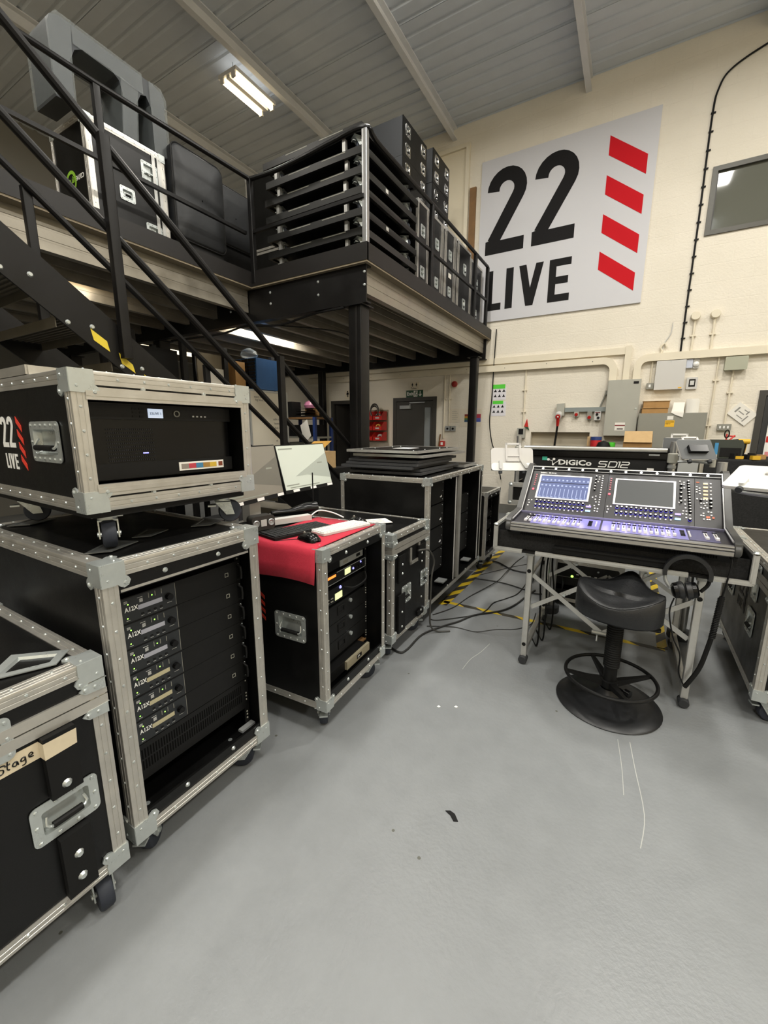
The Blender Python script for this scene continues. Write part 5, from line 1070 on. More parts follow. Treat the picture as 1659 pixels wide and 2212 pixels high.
for k in range(12):
    u = -0.452 + k * 0.082
    on_panel(M().dome((u, 0.381, 0.003), 0.0075, (0, 0, 1), 8), 'surface_light', LEDW)
    l = bpy.data.lights.new('surface_light', 'SPOT'); l.energy = 0.12; l.spot_size = 1.5; l.spot_blend = 0.6; l.color = (0.9, 0.92, 1.0); l.shadow_soft_size = 0.01
    lo = bpy.data.objects.new('surface_light_glow', l); COL.objects.link(lo); lo.parent = mc
    O, uu, vv, nn = [Vector(t) for t in PF]; pos = O + uu * u + vv * 0.375 + nn * 0.045; d = (-(vv) * 0.95 - nn * 0.15).normalized()
    lo.location = pos; lo.rotation_euler = d.to_track_quat('-Z', 'Y').to_euler()
bez = mat('screen_bezel', '#dcdcda', 0.35, 0.3)
def lcd_mat(nm, cols, grid):
    m, nt, b = node_mat(nm); N = nt.nodes.new; L = nt.links.new
    tc = N('ShaderNodeTexCoord'); s = N('ShaderNodeSeparateXYZ'); L(tc.outputs['Object'], s.inputs[0])
    b.inputs['Base Color'].default_value = lin(cols[0]); b.inputs['Roughness'].default_value = 0.22; b.inputs['Specular IOR Level'].default_value = 0.3
    b.inputs['Emission Color'].default_value = lin(cols[1]); b.inputs['Emission Strength'].default_value = cols[2]
    return m
SC1 = lcd_mat('channel_screen', ('#30323f', '#5a6385', 2.6), 1); SC2 = lcd_mat('dark_screen', ('#2e2f31', '#6a6a64', 1.3), 1)
for (u0, v0, u1, v1, m_) in ((-0.457, 0.114, -0.142, 0.319, SC1), (-0.010, 0.112, 0.300, 0.319, SC2)):
    on_panel(M().panel(u0, v0, u1, v1, 0.003, 0.009, [(u0 + 0.011, v0 + 0.009, u1 - 0.011, v1 - 0.009)]), 'screen_bezel', bez); on_panel(M().panel(u0 + 0.011, v0 + 0.009, u1 - 0.011, v1 - 0.009, 0.003, 0.005), 'screen', m_)
chp = mat('screen_channel_print', '#8d97b4', 0.3, emit='#7d88a8', estr=1.1)
q = M()
for k in range(12):
    u = -0.438 + k * 0.0245
    q.box((u, 0.14, 0.005), (u + 0.0035, 0.205, 0.0054)); q.box((u - 0.001, 0.131, 0.005), (u + 0.013, 0.136, 0.0054)); q.box((u + 0.002, 0.225, 0.005), (u + 0.013, 0.236, 0.0054)); q.box((u + 0.002, 0.272, 0.005), (u + 0.012, 0.284, 0.0054))
on_panel(q, 'channel_strips', chp, kind='stuff'); on_panel(M().box((-0.446, 0.252, 0.005), (-0.153, 0.258, 0.0054)), 'screen_bar', mat('screen_bar', '#23253a', 0.3))
KN = mat('knob_cap', '#d8d6d0', 0.35); KP = mat('knob_ring_purple', '#3c3784', 0.4, emit='#4a40d8', estr=0.7); KB = mat('white_button', '#e6e4de', 0.4, emit='#fff8ea', estr=0.18)
kmesh = M().slot(0).lathe([(0.0095, 0.003), (0.0095, 0.006), (0.0075, 0.0065)], (0, 0, 0), 12).slot(1).lathe([(0.0075, 0.0065), (0.0072, 0.017), (0.0055, 0.019)], (0, 0, 0), 12).slot(2).lathe([(0.0055, 0.019), (0, 0.0192)], (0, 0, 0), 12)
KME = kmesh.mesh('rotary_knob', [KP, BLKG, KN]); KM2 = M().slot(0).lathe([(0.008, 0.003), (0.008, 0.005), (0.006, 0.0055)], (0, 0, 0), 12).slot(0).lathe([(0.006, 0.0055), (0.0056, 0.015), (0.0045, 0.0165)], (0, 0, 0), 12).slot(1).lathe([(0.0045, 0.0165), (0, 0.0168)], (0, 0, 0), 12).mesh('rotary_knob', [BLKG, KN])
BME = M().rbox((-0.0038, -0.0032, 0.003), (0.0038, 0.0032, 0.007), 0.001).mesh('button', KB); RME = M().rbox((-0.0045, -0.0032, 0.003), (0.0045, 0.0032, 0.006), 0.001).mesh('button', mat('red_button', '#b06a70', 0.4, emit='#ff6a78', estr=0.25))
PM_ = frame_matrix(PF); BM_ = frame_matrix(BF)
def put(me, nm, u, v, fm=PM_):
    o = place(nm, me, mc); o.matrix_local = fm @ Matrix.Translation((u, v, 0)); return o
nb = 0
for u0, u1 in ((-0.440, -0.168), (0.016, 0.282)):
    for k in range(12):
        u = u0 + (u1 - u0) * k / 11
        put(KME, 'rotary_knob', u, 0.091); put(KME, 'rotary_knob', u, 0.053); put(BME, 'button', u, 0.034)
    for dv, m_ in ((0.078, mat('soft_key_purple', '#a89ae0', 0.4, emit='#9a88ff', estr=0.5)), (0.045, mat('soft_key_cyan', '#a8d4e4', 0.4, emit='#88d8ff', estr=0.5))):
        on_panel(M().rbox((u1 + 0.018, dv - 0.006, 0.003), (u1 + 0.046, dv + 0.007, 0.006), 0.002), 'soft_key', m_)
for v in (0.331, 0.30, 0.27, 0.245, 0.22): put(KM2, 'rotary_knob', -0.118, v * 0.98)
for k in range(13): put(BME, 'button', -0.082, 0.335 - k * 0.0195)
for k, (u, v) in enumerate(((-0.1, 0.325), (-0.1, 0.307), (-0.105, 0.285), (-0.105, 0.165), (-0.105, 0.14), (-0.1, 0.12), (-0.122, 0.155), (-0.105, 0.09), (-0.1, 0.07), (-0.1, 0.05), (-0.085, 0.068), (-0.085, 0.048), (-0.13, 0.09))): put(BME, 'button', u, v)
for k in range(6): put(RME, 'button', -0.481, 0.32 - k * 0.018); put(RME, 'button', -0.034, 0.318 - k * 0.018)
for u in (-0.481, -0.034): on_panel(M().rbox((u - 0.006, 0.185, 0.003), (u + 0.006, 0.197, 0.007), 0.003), 'lit_red_button', LEDR)
for u0 in (-0.49, -0.035):
    for du, dv in ((0, 0.093), (0.018, 0.095), (0.006, 0.072), (0.002, 0.05)): put(BME, 'button', u0 + du, dv)
for k in range(5): put(KM2, 'rotary_knob', 0.325, 0.293 - k * 0.031)
for k in range(12): put(KM2, 'rotary_knob', 0.358 + 0.001 * k, 0.323 - k * 0.0205)
for u, v in ((0.319, 0.325), (0.338, 0.318), (0.338, 0.303), (0.34, 0.275), (0.345, 0.185), (0.346, 0.155), (0.348, 0.128), (0.338, 0.105), (0.352, 0.105), (0.335, 0.085), (0.352, 0.083), (0.368, 0.1), (0.368, 0.08), (0.352, 0.06), (0.318, 0.165)): put(BME, 'button', u, v)
put(KME, 'rotary_knob', 0.368, 0.045)
AMB = mat('amber_key', '#e0c490', 0.4, emit='#ffd9a0', estr=0.45)
for k in range(5): on_panel(M().rbox((0.428, 0.31 - k * 0.027, 0.003), (0.449, 0.322 - k * 0.027, 0.006), 0.002), 'amber_key', AMB); put(BME, 'button', 0.462, 0.318 - k * 0.027)
for u, v in ((0.398, 0.29), (0.398, 0.27), (0.398, 0.25), (0.411, 0.28), (0.411, 0.262), (0.413, 0.24), (0.40, 0.2), (0.43, 0.197), (0.443, 0.197), (0.418, 0.17), (0.43, 0.17), (0.443, 0.175), (0.436, 0.155), (0.418, 0.14), (0.43, 0.135), (0.445, 0.14), (0.462, 0.11), (0.45, 0.112), (0.428, 0.1), (0.418, 0.085), (0.428, 0.083), (0.463, 0.09), (0.43, 0.06), (0.445, 0.06), (0.455, 0.06)): put(BME, 'button', u, v)
for u, v in ((0.417, 0.19), (0.461, 0.196), (0.461, 0.17), (0.461, 0.145)): put(KM2, 'rotary_knob', u, v)
for a in ((0.395, 0.322, 0.41, 0.328), (0.44, 0.07, 0.457, 0.082), (0.466, 0.068, 0.476, 0.08)): on_panel(M().rbox((a[0], a[1], 0.003), (a[2], a[3], 0.006), 0.001), 'orange_key', mat('orange_key', '#b06040', 0.4, emit='#ff7040', estr=0.3) if 'orange_key' not in _mats else _mats['orange_key'])
text('DiGiCo  SD12 96', 0.0125, WHT, mc, tuple([Vector(PF[0]) + Vector((-0.46, 0, 0)) + PF[2] * 0.336 + PF[3] * 0.0034] + list(PF[1:])), 'model_lettering', bold=0.02, sx=1.1)
# fader bed
bedm = mat('fader_bed_charcoal', '#2b2a30', 0.35)
M().panel(-0.512, -0.072, 0.512, 0.168, 0, 0.002).on(BF).obj('fader_bed', bedm, mc)
for a, b in ((-0.415, -0.055), (-0.045, 0.345)):
    M().panel(a, -0.058, b, 0.14, 0.002, 0.003).on(BF).obj('painted_glow', PUR, mc)  # sheet coloured like the purple light over the faders
M().panel(0.35, -0.055, 0.47, 0.14, 0.002, 0.003).on(BF).obj('painted_glow', mat('painted_dim_glow', '#48466a', 0.35), mc)  # duller copy of the same painted glow
slotm = M().slot(0).box((-0.008, -0.06, 0.003), (0.008, 0.05, 0.004)).slot(1).box((-0.002, -0.05, 0.004), (0.002, 0.045, 0.0044)).mesh('fader_slot', [WHTP, BLKM]); slotd = M().slot(0).box((-0.008, -0.06, 0.003), (0.008, 0.05, 0.004)).slot(1).box((-0.002, -0.05, 0.004), (0.002, 0.045, 0.0044)).mesh('fader_slot', [mat('grey_fader_plate', '#8c88a8', 0.4), BLKM])
capm = M().prism([(-0.013, 0.004), (-0.011, 0.013), (-0.002, 0.010), (0.002, 0.010), (0.011, 0.013), (0.013, 0.004)], 'x', -0.007, 0.007).mesh('fader_cap', mat('fader_white', '#e4e2e8', 0.35)); sdm = M().box((-0.01, 0.0, 0.003), (0.01, 0.012, 0.006)).mesh('scribble_display', BLKG)
fp = [-0.035, -0.03, -0.04, -0.02, -0.03, -0.035, -0.04, -0.03, -0.025, -0.04, -0.035, -0.03]
for b, (u0, u1) in enumerate(((-0.448, -0.162), (0.010, 0.288))):
    for k in range(12):
        u = u0 + (u1 - u0) * k / 11; put(slotm if k % 2 == 0 else slotd, 'fader_slot', u, 0.03, BM_); put(capm, 'fader_cap', u, 0.02 + fp[(k * 5 + b) % 12], BM_); put(sdm, 'scribble_display', u, 0.095, BM_); put(BME, 'button', u, 0.122, BM_)
for u in (0.423, 0.463): put(slotm, 'fader_slot', u, 0.04, BM_); put(capm, 'fader_cap', u, -0.01, BM_); put(sdm, 'scribble_display', u, 0.10, BM_)
for u in (-0.075, 0.355):
    for k in range(5): put(BME, 'button', u, 0.09 - k * 0.022, BM_); put(sdm, 'scribble_display', u - 0.03, 0.085 - k * 0.022, BM_)
for k in range(7):
    l = bpy.data.lights.new('hinge_light', 'POINT'); l.energy = 0.22; l.color = (0.62, 0.55, 1.0); l.shadow_soft_size = 0.02
    lo = bpy.data.objects.new('hinge_light_glow', l); COL.objects.link(lo); lo.parent = mc; lo.location = (-0.36 + 0.10 * k + (0.03 if k > 2 else 0), 2.64, 0.985)
M().box((-0.512, 0.16, 0.0), (0.512, 0.172, 0.012)).on(BF).obj('hinge_strip', mat('clear_hinge', '#77758c', 0.2), mc)
mbox('usb_stick', (0.15, 3.02, 1.205), (0.185, 3.04, 1.22), WHTP, mc)

# headphones hanging from the tray edge, and their cable
hp = thing('headphones', 'black over-ear headphones hanging on the tray front edge at right', 'headphones', (0.305, 2.425, 0.757))
pts = [(0.092 * math.sin(math.radians(a)), 0, 0.092 * math.cos(math.radians(a)) * 1.0) for a in range(-100, 101, 10)]
q = M(); rows = []
for p in pts:
    v = Vector(p); n_ = v.normalized(); rows.append([tuple(v - n_ * 0.009 + Vector((0, s_ * 0.017, 0)) * k) for s_, k in ((-1, 1), (1, 1))] + [tuple(v + n_ * 0.009 + Vector((0, s_ * 0.017, 0))) for s_ in (1, -1)])
q.ngrid(rows, True); q.obj('headband', LEATH, hp)
for s_, x2 in ((-1, -0.03), (1, 0.03)):
    M().tube(smooth([(s_ * 0.0905, 0, -0.016), (s_ * 0.084, 0, -0.045), (s_ * 0.062, 0, -0.078)]), 0.0085, 8).obj('yoke', SILV if s_ < 0 else BLKG, hp)
    c = Vector((x2, -0.008, -0.08 + 0.006 * s_)); d = Vector((s_, -0.12, -0.28)).normalized() if s_ < 0 else Vector((s_, 0.0, 0.28)).normalized()
    M().tube([c - d * 0.028, c - d * 0.023, c - d * 0.006, c], 0.04, 22, radii=[0.036, 0.043, 0.043, 0.039]).obj('ear_cushion', LEATH, hp); M().tube([c, c + d * 0.016, c + d * 0.024], 0.035, 22, radii=[0.040, 0.038, 0.026]).obj('ear_cup', BLKG, hp)
cb = thing('headphone_cable', 'thin headphone cable falling into a ribbed sleeve along the right trestle leg', 'cable')
M().tube(smooth([(0.265, 2.41, 0.63), (0.255, 2.41, 0.55), (0.285, 2.42, 0.42), (0.325, 2.43, 0.33), (0.335, 2.45, 0.22), (0.37, 2.46, 0.14)]), 0.0035, 6).obj('thin_cable', BLKM, cb)
M().tube(smooth([(0.37, 2.465, 0.14), (0.415, 2.47, 0.25), (0.435, 2.47, 0.36), (0.45, 2.465, 0.5), (0.458, 2.46, 0.66)], 10), 0.011, 8).obj('ribbed_sleeve', BLKM, cb)
q = M()
for k in range(24):
    z = 0.44 + k * 0.009; q.tube([(0.4465 + (z - 0.44) * 0.05 + 0.0125 * math.cos(t), 2.466 + 0.0125 * math.sin(t), z) for t in [2 * PI * i / 8 for i in range(8)]], 0.003, 4, True)
q.obj('coil_turns', BLKM, cb, kind='stuff')
M().tube(smooth([(0.458, 2.46, 0.66), (0.463, 2.44, 0.75), (0.47, 2.445, 0.84), (0.462, 2.47, 0.86)]), 0.004, 6).obj('jack_lead', BLKM, cb)

# stool
so = thing('stool', 'black leather saddle stool with round base and foot ring in front of console', 'stool', (0.03, 2.35, 0))
M().lathe([(0, 0), (0.252, 0), (0.256, 0.006), (0.25, 0.012), (0.2, 0.022), (0.12, 0.036), (0.06, 0.055), (0.045, 0.075), (0.04, 0.09)], n=48).obj('base_plate', mat('black_powder_coat', '#17181a', 0.38, var=0.2, vscale=8), so)
M().cyl((0, 0, 0.085), (0, 0, 0.22), 0.032, n=20).obj('pillar', BLK, so)
q = M(); pr_ = []
for k in range(22): z = 0.215 + k * 0.0125; pr_ += [(0.036, z), (0.0395, z + 0.003), (0.0395, z + 0.008), (0.036, z + 0.0115)]
q.lathe(pr_, n=24).obj('ribbed_gaiter', BLKM, so)
M().tube([(0.218 * math.cos(t), 0.218 * math.sin(t), 0.155) for t in [2 * PI * i / 48 for i in range(48)]], 0.0095, 10, True).obj('foot_ring', BLK, so)
for a in (0.5, 2.05, 3.4, 5.1):
    c, s_ = math.cos(a), math.sin(a); n_ = Vector((-s_, c, 0)); r0, r1 = Vector((c * 0.03, s_ * 0.03, 0)), Vector((c * 0.214, s_ * 0.214, 0)); up = Vector((0, 0, 1))
    v = [r0 + n_ * 0.016 + up * 0.10, r0 - n_ * 0.016 + up * 0.10, r1 - n_ * 0.008 + up * 0.148, r1 + n_ * 0.008 + up * 0.148]; v += [p + up * d for p, d in zip(v, (0.035, 0.035, 0.014, 0.014))]
    M().add(v, [(0, 3, 2, 1), (4, 5, 6, 7), (0, 1, 5, 4), (1, 2, 6, 5), (2, 3, 7, 6), (3, 0, 4, 7)]).obj('ring_spoke', BLK, so)
M().lathe([(0.033, 0.095), (0.042, 0.1), (0.042, 0.135), (0.033, 0.138)], n=24).obj('ring_hub', BLK, so)
M().cyl((0.03, -0.02, 0.115), (0.075, -0.05, 0.115), 0.006, n=8).cyl((0.075, -0.05, 0.115), (0.098, -0.065, 0.115), 0.019, n=14).obj('height_knob', BLKG, so)
mbox('bar_code_label', (-0.085, -0.085, 0.043), (-0.07, -0.05, 0.0436), WHT, so).rotation_euler = (0.15, 0, 0)
# saddle: rings in plan with a height field
q = M(); N_ = 40
def plan(t):
    x = 0.205 * math.copysign(abs(math.cos(t)) ** 0.85, math.cos(t)); y = 0.165 * math.sin(t)
    if y > 0: x *= 1 - 0.55 * (y / 0.165) ** 1.5; y *= 1.15
    return x, y
def hz(x, y): return 0.617 + 0.045 * (abs(x) / 0.2) ** 2 + 0.07 * max(0, (y + 0.05) / 0.2) ** 1.2 * math.exp(-(x / 0.085) ** 2) - 0.02 * math.exp(-(x / 0.12) ** 2) * (1 if y < 0 else 0) 
rows = []
for s_, z in ((0.80, 0.505), (0.95, 0.508), (1.0, 0.522), (1.0, 0.585)): rows.append([(plan(2 * PI * i / N_)[0] * s_, plan(2 * PI * i / N_)[1] * s_, z) for i in range(N_)])
for s_, dz in ((0.985, -0.008), (0.95, 0.0), (0.8, 0.002), (0.6, 0.0), (0.4, 0), (0.2, 0), (0.02, 0)): rows.append([(plan(2 * PI * i / N_)[0] * s_, plan(2 * PI * i / N_)[1] * s_, hz(plan(2 * PI * i / N_)[0] * s_, plan(2 * PI * i / N_)[1] * s_) + dz) for i in range(N_)])
q.ngrid(rows, True); q.add(rows[0], [tuple(range(N_ - 1, -1, -1))]); q.add(rows[-1], [tuple(range(N_))]); sd = q.obj('saddle_seat', LEATH, so, ang=60); sd.rotation_euler = (0, 0, math.radians(-16))
q = M(); q.tube([(plan(2 * PI * i / N_)[0] * 0.965, plan(2 * PI * i / N_)[1] * 0.965, hz(plan(2 * PI * i / N_)[0] * .965, plan(2 * PI * i / N_)[1] * .965)) for i in range(N_)], 0.003, 5, True); q.obj('seam_piping', LEATH, so).rotation_euler = (0, 0, math.radians(-16))
M().rbox((-0.02, -0.02, 0), (0.16, 0.02, 0.012), 0.015).obj('seat_lever', BLKM, so, (0.03, -0.06, 0.488))
M().cyl((0, 0, 0.48), (0, 0, 0.505), 0.06, n=20).obj('seat_bracket', BLKM, so)

# ================================================================== SECOND CONSOLE BEHIND, SEEN FROM THE REAR
t = thing('console_tray', 'flight case base of the rear console, its ball-cornered end showing at left', 'case base', (0, 3.75, 0))
mbox('tray_panel', (-0.885, 0.012, 0.81), (0.36, 0.03, 0.985), LAM, t); mbox('tray_side', (-0.885, 0.03, 0.81), (-0.87, 0.95, 0.985), LAM, t); mbox('tray_side', (0.345, 0.03, 0.81), (0.36, 0.95, 0.985), LAM, t); mbox('tray_floor', (-0.885, 0.03, 0.80), (0.36, 0.95, 0.812), LAM, t)
for z in (0.815, 0.975): bar(t, (-0.89, 0.012, z), (0.365, 0.012, z), 0.019)
for x in (-0.885, 0.36):
    bar(t, (x, 0.012, 0.80), (x, 0.012, 0.99), 0.018)
    for z in (0.815, 0.975): M().lathe([(0, -0.024), (0.017, -0.017), (0.024, 0), (0.017, 0.017), (0, 0.024)], (x, 0.01, z), 14).obj('corner_ball', ZINC, t)
M().dome((-0.77, 0.012, 0.893), 0.012, (0, -1, 0), 8).obj('bolt', ZINC, t)
m2_ = thing('mixing_console', 'rear of a second black console facing away, with white lettering and aluminium top edge', 'mixing console', (0, 3.8, 0))
M().prism([(0.0, 0.985), (0.0, 1.27), (0.02, 1.315), (0.06, 1.32), (0.35, 1.12), (0.7, 1.08), (0.7, 0.985)], 'x', -0.80, 0.30).obj('console_body', BLKM, m2_)
M().rbox((-0.80, -0.016, 1.285), (0.245, 0.05, 1.318), 0.01, 'x').obj('top_rail', ALUB, m2_); mbox('rear_ledge', (-0.79, -0.012, 1.235), (0.245, 0.0, 1.278), BLKG, m2_)
mbox('end_cheek', (0.25, -0.02, 0.99), (0.31, 0.06, 1.30), STEELB, m2_); mbox('green_label', (-0.645, -0.003, 1.198), (-0.605, 0.0, 1.230), mat('teal_label', '#3fae93', 0.5), m2_); mbox('silver_label', (0.13, -0.0135, 1.262), (0.20, -0.012, 1.272), SILV, m2_)
fr2 = lambda x, z: ((x, -0.001, z), (1, 0, 0), (0, 0, 1), (0, -1, 0))
text('DiGiCo', 0.060, WHT, m2_, fr2(-0.515, 1.166), 'maker_lettering', bold=0.03, sx=1.34)
q = M(); lt = 0.011
for st, x in (([(0.1, 0.052), (0.018, 0.052), (0.008, 0.043), (0.005, 0.034), (0.014, 0.027), (0.08, 0.027), (0.087, 0.021), (0.082, 0.007), (0.073, 0.0), (-0.004, 0.0)], 0.0), ([(0.016, 0.052), (0.085, 0.052), (0.098, 0.043), (0.089, 0.010), (0.076, 0.0), (0.002, 0.0), (0.016, 0.050)], 0.108), ([(0.0, 0.052), (0.019, 0.052), (0.005, -0.003)], 0.218), ([(0.010, 0.052), (0.084, 0.052), (0.092, 0.045), (0.087, 0.032), (0.077, 0.027), (0.014, 0.027), (0.005, 0.021), (-0.001, 0.0), (0.08, 0.0)], 0.246)):
    stroke(q, [((a + x) * 0.64, b * 0.82) for a, b in st], 0.0075, d=0.0008)
q.on(fr2(-0.208, 1.161)); q.obj('model_lettering', WHT, m2_)
q = M()
for x, z, r in ((0, 0.04, 0.011), (0.045, 0.045, 0.011), (0.04, 0.0, 0.009), (0.085, 0.035, 0.008)): q.lathe([(0, 0), (r, 0)], (x, z, 0.001), 12)
for s_ in ([(0, 0.04), (0.03, 0.03), (0.045, 0.045)], [(0.03, 0.03), (0.04, 0.0)], [(0.04, 0.0), (0.085, 0.035)]): stroke(q, s_, 0.005, d=0.0008)
q.on(fr2(-0.595, 1.165)); q.obj('logo_mark', WHT, m2_)
# column stand under the rear console
cs = thing('column_stand', 'pair of chrome columns on thick round black feet behind the trestle stand', 'stand')
for x in (-0.44, 0.436):
    M().lathe([(0, 0), (0.072, 0), (0.076, 0.01), (0.076, 0.05), (0.07, 0.056), (0, 0.058)], (x, 3.42, 0), 28).obj('round_foot', RUB, cs); M().cyl((x + 0.015, 3.42, 0.057), (x + 0.015, 3.42, 0.71), 0.022, n=18).obj('column', POLE, cs); M().rbox((x - 0.045, 3.40, 0.057), (x - 0.005, 3.44, 0.70), 0.006).obj('column_rail', SILV, cs)
mbox('cross_beam', (-0.5, 3.39, 0.71), (0.5, 3.45, 0.739), STEELB, cs)
trestle('console_stand', 'second aluminium trestle further back carrying the rear console', 4.02, 4.65, -0.70, 0.22, 0.797)
# tablets on silver poles
def tablet(label, P, w_, h_, tilt, yaw, back=False, roll=0):
    t = thing('tablet_holder', label, 'tablet holder'); t.location = P; t.rotation_euler = (tilt, roll, yaw)
    M().rbox((-w_ / 2, -0.006, 0), (w_ / 2, 0.006, h_), 0.022, 'y').obj('holder_plate', WHTP, t); M().rbox((-w_ / 2, -0.0085, 0.0), (w_ / 2, -0.006, 0.055), 0.02, 'y').obj('lower_band', WHT, t)
    q = M(); a, b = -0.035, 0.05; q.rbox((a - 0.013, -0.014, h_ - 0.10), (a, -0.006, h_ + 0.035), 0.004, 'y').rbox((b, -0.014, h_ - 0.10), (b + 0.013, -0.006, h_ + 0.035), 0.004, 'y').box((a - 0.01, -0.014, h_ + 0.022), (b + 0.01, -0.006, h_ + 0.035)).box((a - 0.01, -0.014, h_ - 0.10), (b + 0.01, -0.006, h_ - 0.087)).box((a, -0.012, h_ - 0.062), (b, -0.006, h_ - 0.054)); q.obj('top_clamp', WHTP, t)
    for x, r in ((-w_ * 0.28, 0), (w_ * 0.28, 0.6)):
        o = M().rbox((-0.012, -0.022, -0.035), (0.012, -0.009, 0.03), 0.01, 'y').obj('finger_clip', GREYP, t, (x, 0, 0.045), (0, -r, 0)); M().cyl((x, 0.0, -0.0015), (x, 0.0, -0.02), 0.014, n=12).obj('lower_knob', RUB, t)
    mbox('dark_back', (-w_ * 0.495, 0.0062, 0.003), (w_ * 0.495, 0.0082, h_ - 0.004), mat('holder_back_grey', '#4b4d4e', 0.5) if 'holder_back_grey' not in _mats else _mats['holder_back_grey'], t); mbox('mount_plate', (-0.06, 0.0085, h_ * 0.3), (0.06, 0.035, h_ * 0.62), BLKG, t)
    return t
tablet('white tablet holder facing us left of the console text panel', (-0.712, 3.023, 1.165), 0.30, 0.165, math.radians(-16.5), math.radians(30))
tablet('large white tilted tablet holder beside console at right edge of picture', (0.531, 2.38, 1.194), 0.33, 0.25, math.radians(-70), math.radians(-25))
tablet('dark backed tablet holder facing away above the rear console', (0.42, 3.58, 1.25), 0.23, 0.17, math.radians(38), math.radians(205), roll=math.radians(0))
tablet('second dark tablet holder leaning back behind the first above the rear console', (0.33, 3.95, 1.26), 0.22, 0.14, math.radians(15), math.radians(180))
def pole(label, x, y, z0, z1, r, arm):
    t = thing('tablet_pole', label, 'pole', (x, y, 0)); M().cyl((0, 0, z0), (0, 0, z1), r, n=18).obj('tube', POLE, t)
    for z in (z0 + 0.3 * (z1 - z0), z0 + 0.5 * (z1 - z0)): M().lathe([(r, z - 0.012), (r + 0.004, z - 0.01), (r + 0.004, z + 0.01), (r, z + 0.012)], n=18).obj('pole_ring', SILV, t)
    M().lathe([(r, z1 - 0.16), (r + 0.01, z1 - 0.155), (r + 0.01, z1 - 0.09), (r, z1 - 0.085)], n=18).obj('arm_collar', CABG, t)
    for dz in (0.0, -0.045): M().tube(smooth([(0, 0, z1 - 0.105 + dz)] + [(a[0], a[1], a[2] + dz) for a in arm]), 0.009, 8).obj('arm', SILV, t)
    e = arm[-1]; M().cyl((e[0], e[1], e[2] - 0.07), (e[0], e[1], e[2] + 0.02), 0.018, n=14).obj('arm_joint', CABG, t); return t
pole('silver pole with short arm rising beside the left tablet holder', -0.845, 3.775, 0.995, 1.40, 0.021, [(0.08, -0.35, 1.27), (0.14, -0.70, 1.25)])
pole('silver pole with double arm right of rear console text panel', 0.283, 3.775, 0.995, 1.37, 0.024, [(0.12, -0.03, 1.275), (0.235, -0.04, 1.265)])
pole('short silver pole behind the right end of front console', 0.495, 3.22, 0.884, 1.262, 0.026, [(0.05, -0.35, 1.17), (0.10, -0.70, 1.20)])
# lit stage box on a low case under the rear console
Gc, FG = flight_case('low_rack', 'low open rack on floor behind stool under the rear console', (-0.50, 3.62, 0), 0, 0.56, 0.36, 0.36, 0.03, True, 0.03, 0.045, hi=False, cast=False, strip=0.07)
t = thing('network_switch', 'black rack unit with bright green light in the low rack behind stool', 'rack unit', (-0.50, 3.62, 0)); mbox('chassis', (0.035, 0.02, 0.17), (0.525, 0.3, 0.30), BLK, t)
q = M()
for k in range(5): q.box((0.22 + k * 0.045, 0.018, 0.268), (0.24 + k * 0.045, 0.02, 0.276))
q.obj('port_label', WHT, t); M().dome((0.19, 0.02, 0.25), 0.011, (0, -1, 0), 8).obj('green_light', LEDG, t); mbox('mid_line', (0.04, 0.0185, 0.238), (0.52, 0.02, 0.241), CABD, t)
for k in range(2): M().tube(smooth([(0.12 + 0.25 * k, 0.02, 0.23), (0.13 + 0.25 * k, -0.05, 0.16), (0.1 + 0.3 * k, -0.06, 0.02)]), 0.006, 6).obj('patch_lead', BLKM, t)

# ================================================================== FLOOR TAPE AND CABLES
def tape(label, a, b, w_, m_):
    t = M().box((0, -w_ / 2, 0.0002), ((Vector(b) - Vector(a)).length, w_ / 2, 0.001)).obj('floor_tape', m_, loc=(a[0], a[1], 0), rot=(0, 0, math.atan2(b[1] - a[1], b[0] - a[0])))
    return tag(t, label, 'tape')
tape('yellow and black hazard tape running across floor under the trestle', (-1.25, 3.15), (0.34, 3.16), 0.046, HAZX)
tape('striped hazard tape running back under the console toward the wall', (0.325, 3.17), (0.335, 5.6), 0.06, HAZY)
tape('striped hazard tape along the feet of the twin rack', (-1.235, 3.08), (-1.22, 5.6), 0.075, HAZY)
CB = [([(-1.29, 2.25), (-1.18, 2.21), (-1.15, 2.27), (-1.15, 2.51), (-1.07, 2.71), (-1.0, 2.84), (-0.93, 3.01), (-0.77, 3.2), (-0.70, 3.38), (-0.66, 3.61), (-0.62, 3.8)], 0.010, 'thick black cable sweeping from outboard rack along the floor to the trestle'),
      ([(-1.22, 2.85), (-1.13, 3.07), (-1.09, 3.36), (-0.98, 3.81), (-0.97, 4.1), (-0.97, 4.54), (-0.94, 4.83)], 0.006, 'thin black cable curving back across floor from cable trunk toward the wall'),
      ([(-1.21, 2.77), (-1.14, 2.79), (-0.93, 3.02), (-0.88, 3.15), (-0.87, 3.33), (-0.8, 3.48), (-0.74, 3.65), (-0.73, 4.0)], 0.006, 'thin black cable with an S bend crossing the yellow floor tape'),
      ([(-1.18, 2.65), (-1.0, 2.74), (-0.84, 2.75), (-0.7, 2.79), (-0.6, 2.85), (-0.54, 2.92), (-0.51, 3.11), (-0.52, 3.3)], 0.005, 'thin black cable making the nearest arc on the floor before left trestle leg'),
      ([(-1.2, 3.82), (-0.94, 3.84), (-0.71, 3.77), (-0.62, 3.72), (-0.55, 3.74)], 0.008, 'black cable from twin rack wheel straight to the trestle'),
      ([(-1.2, 4.45), (-1.12, 4.43), (-0.94, 4.27), (-0.78, 4.25)], 0.011, 'thickest black cable near small far rack'),
      ([(-1.19, 3.95), (-1.08, 4.16), (-0.97, 4.37), (-0.85, 4.55)], 0.004, 'thinnest cable on floor by small far rack')]
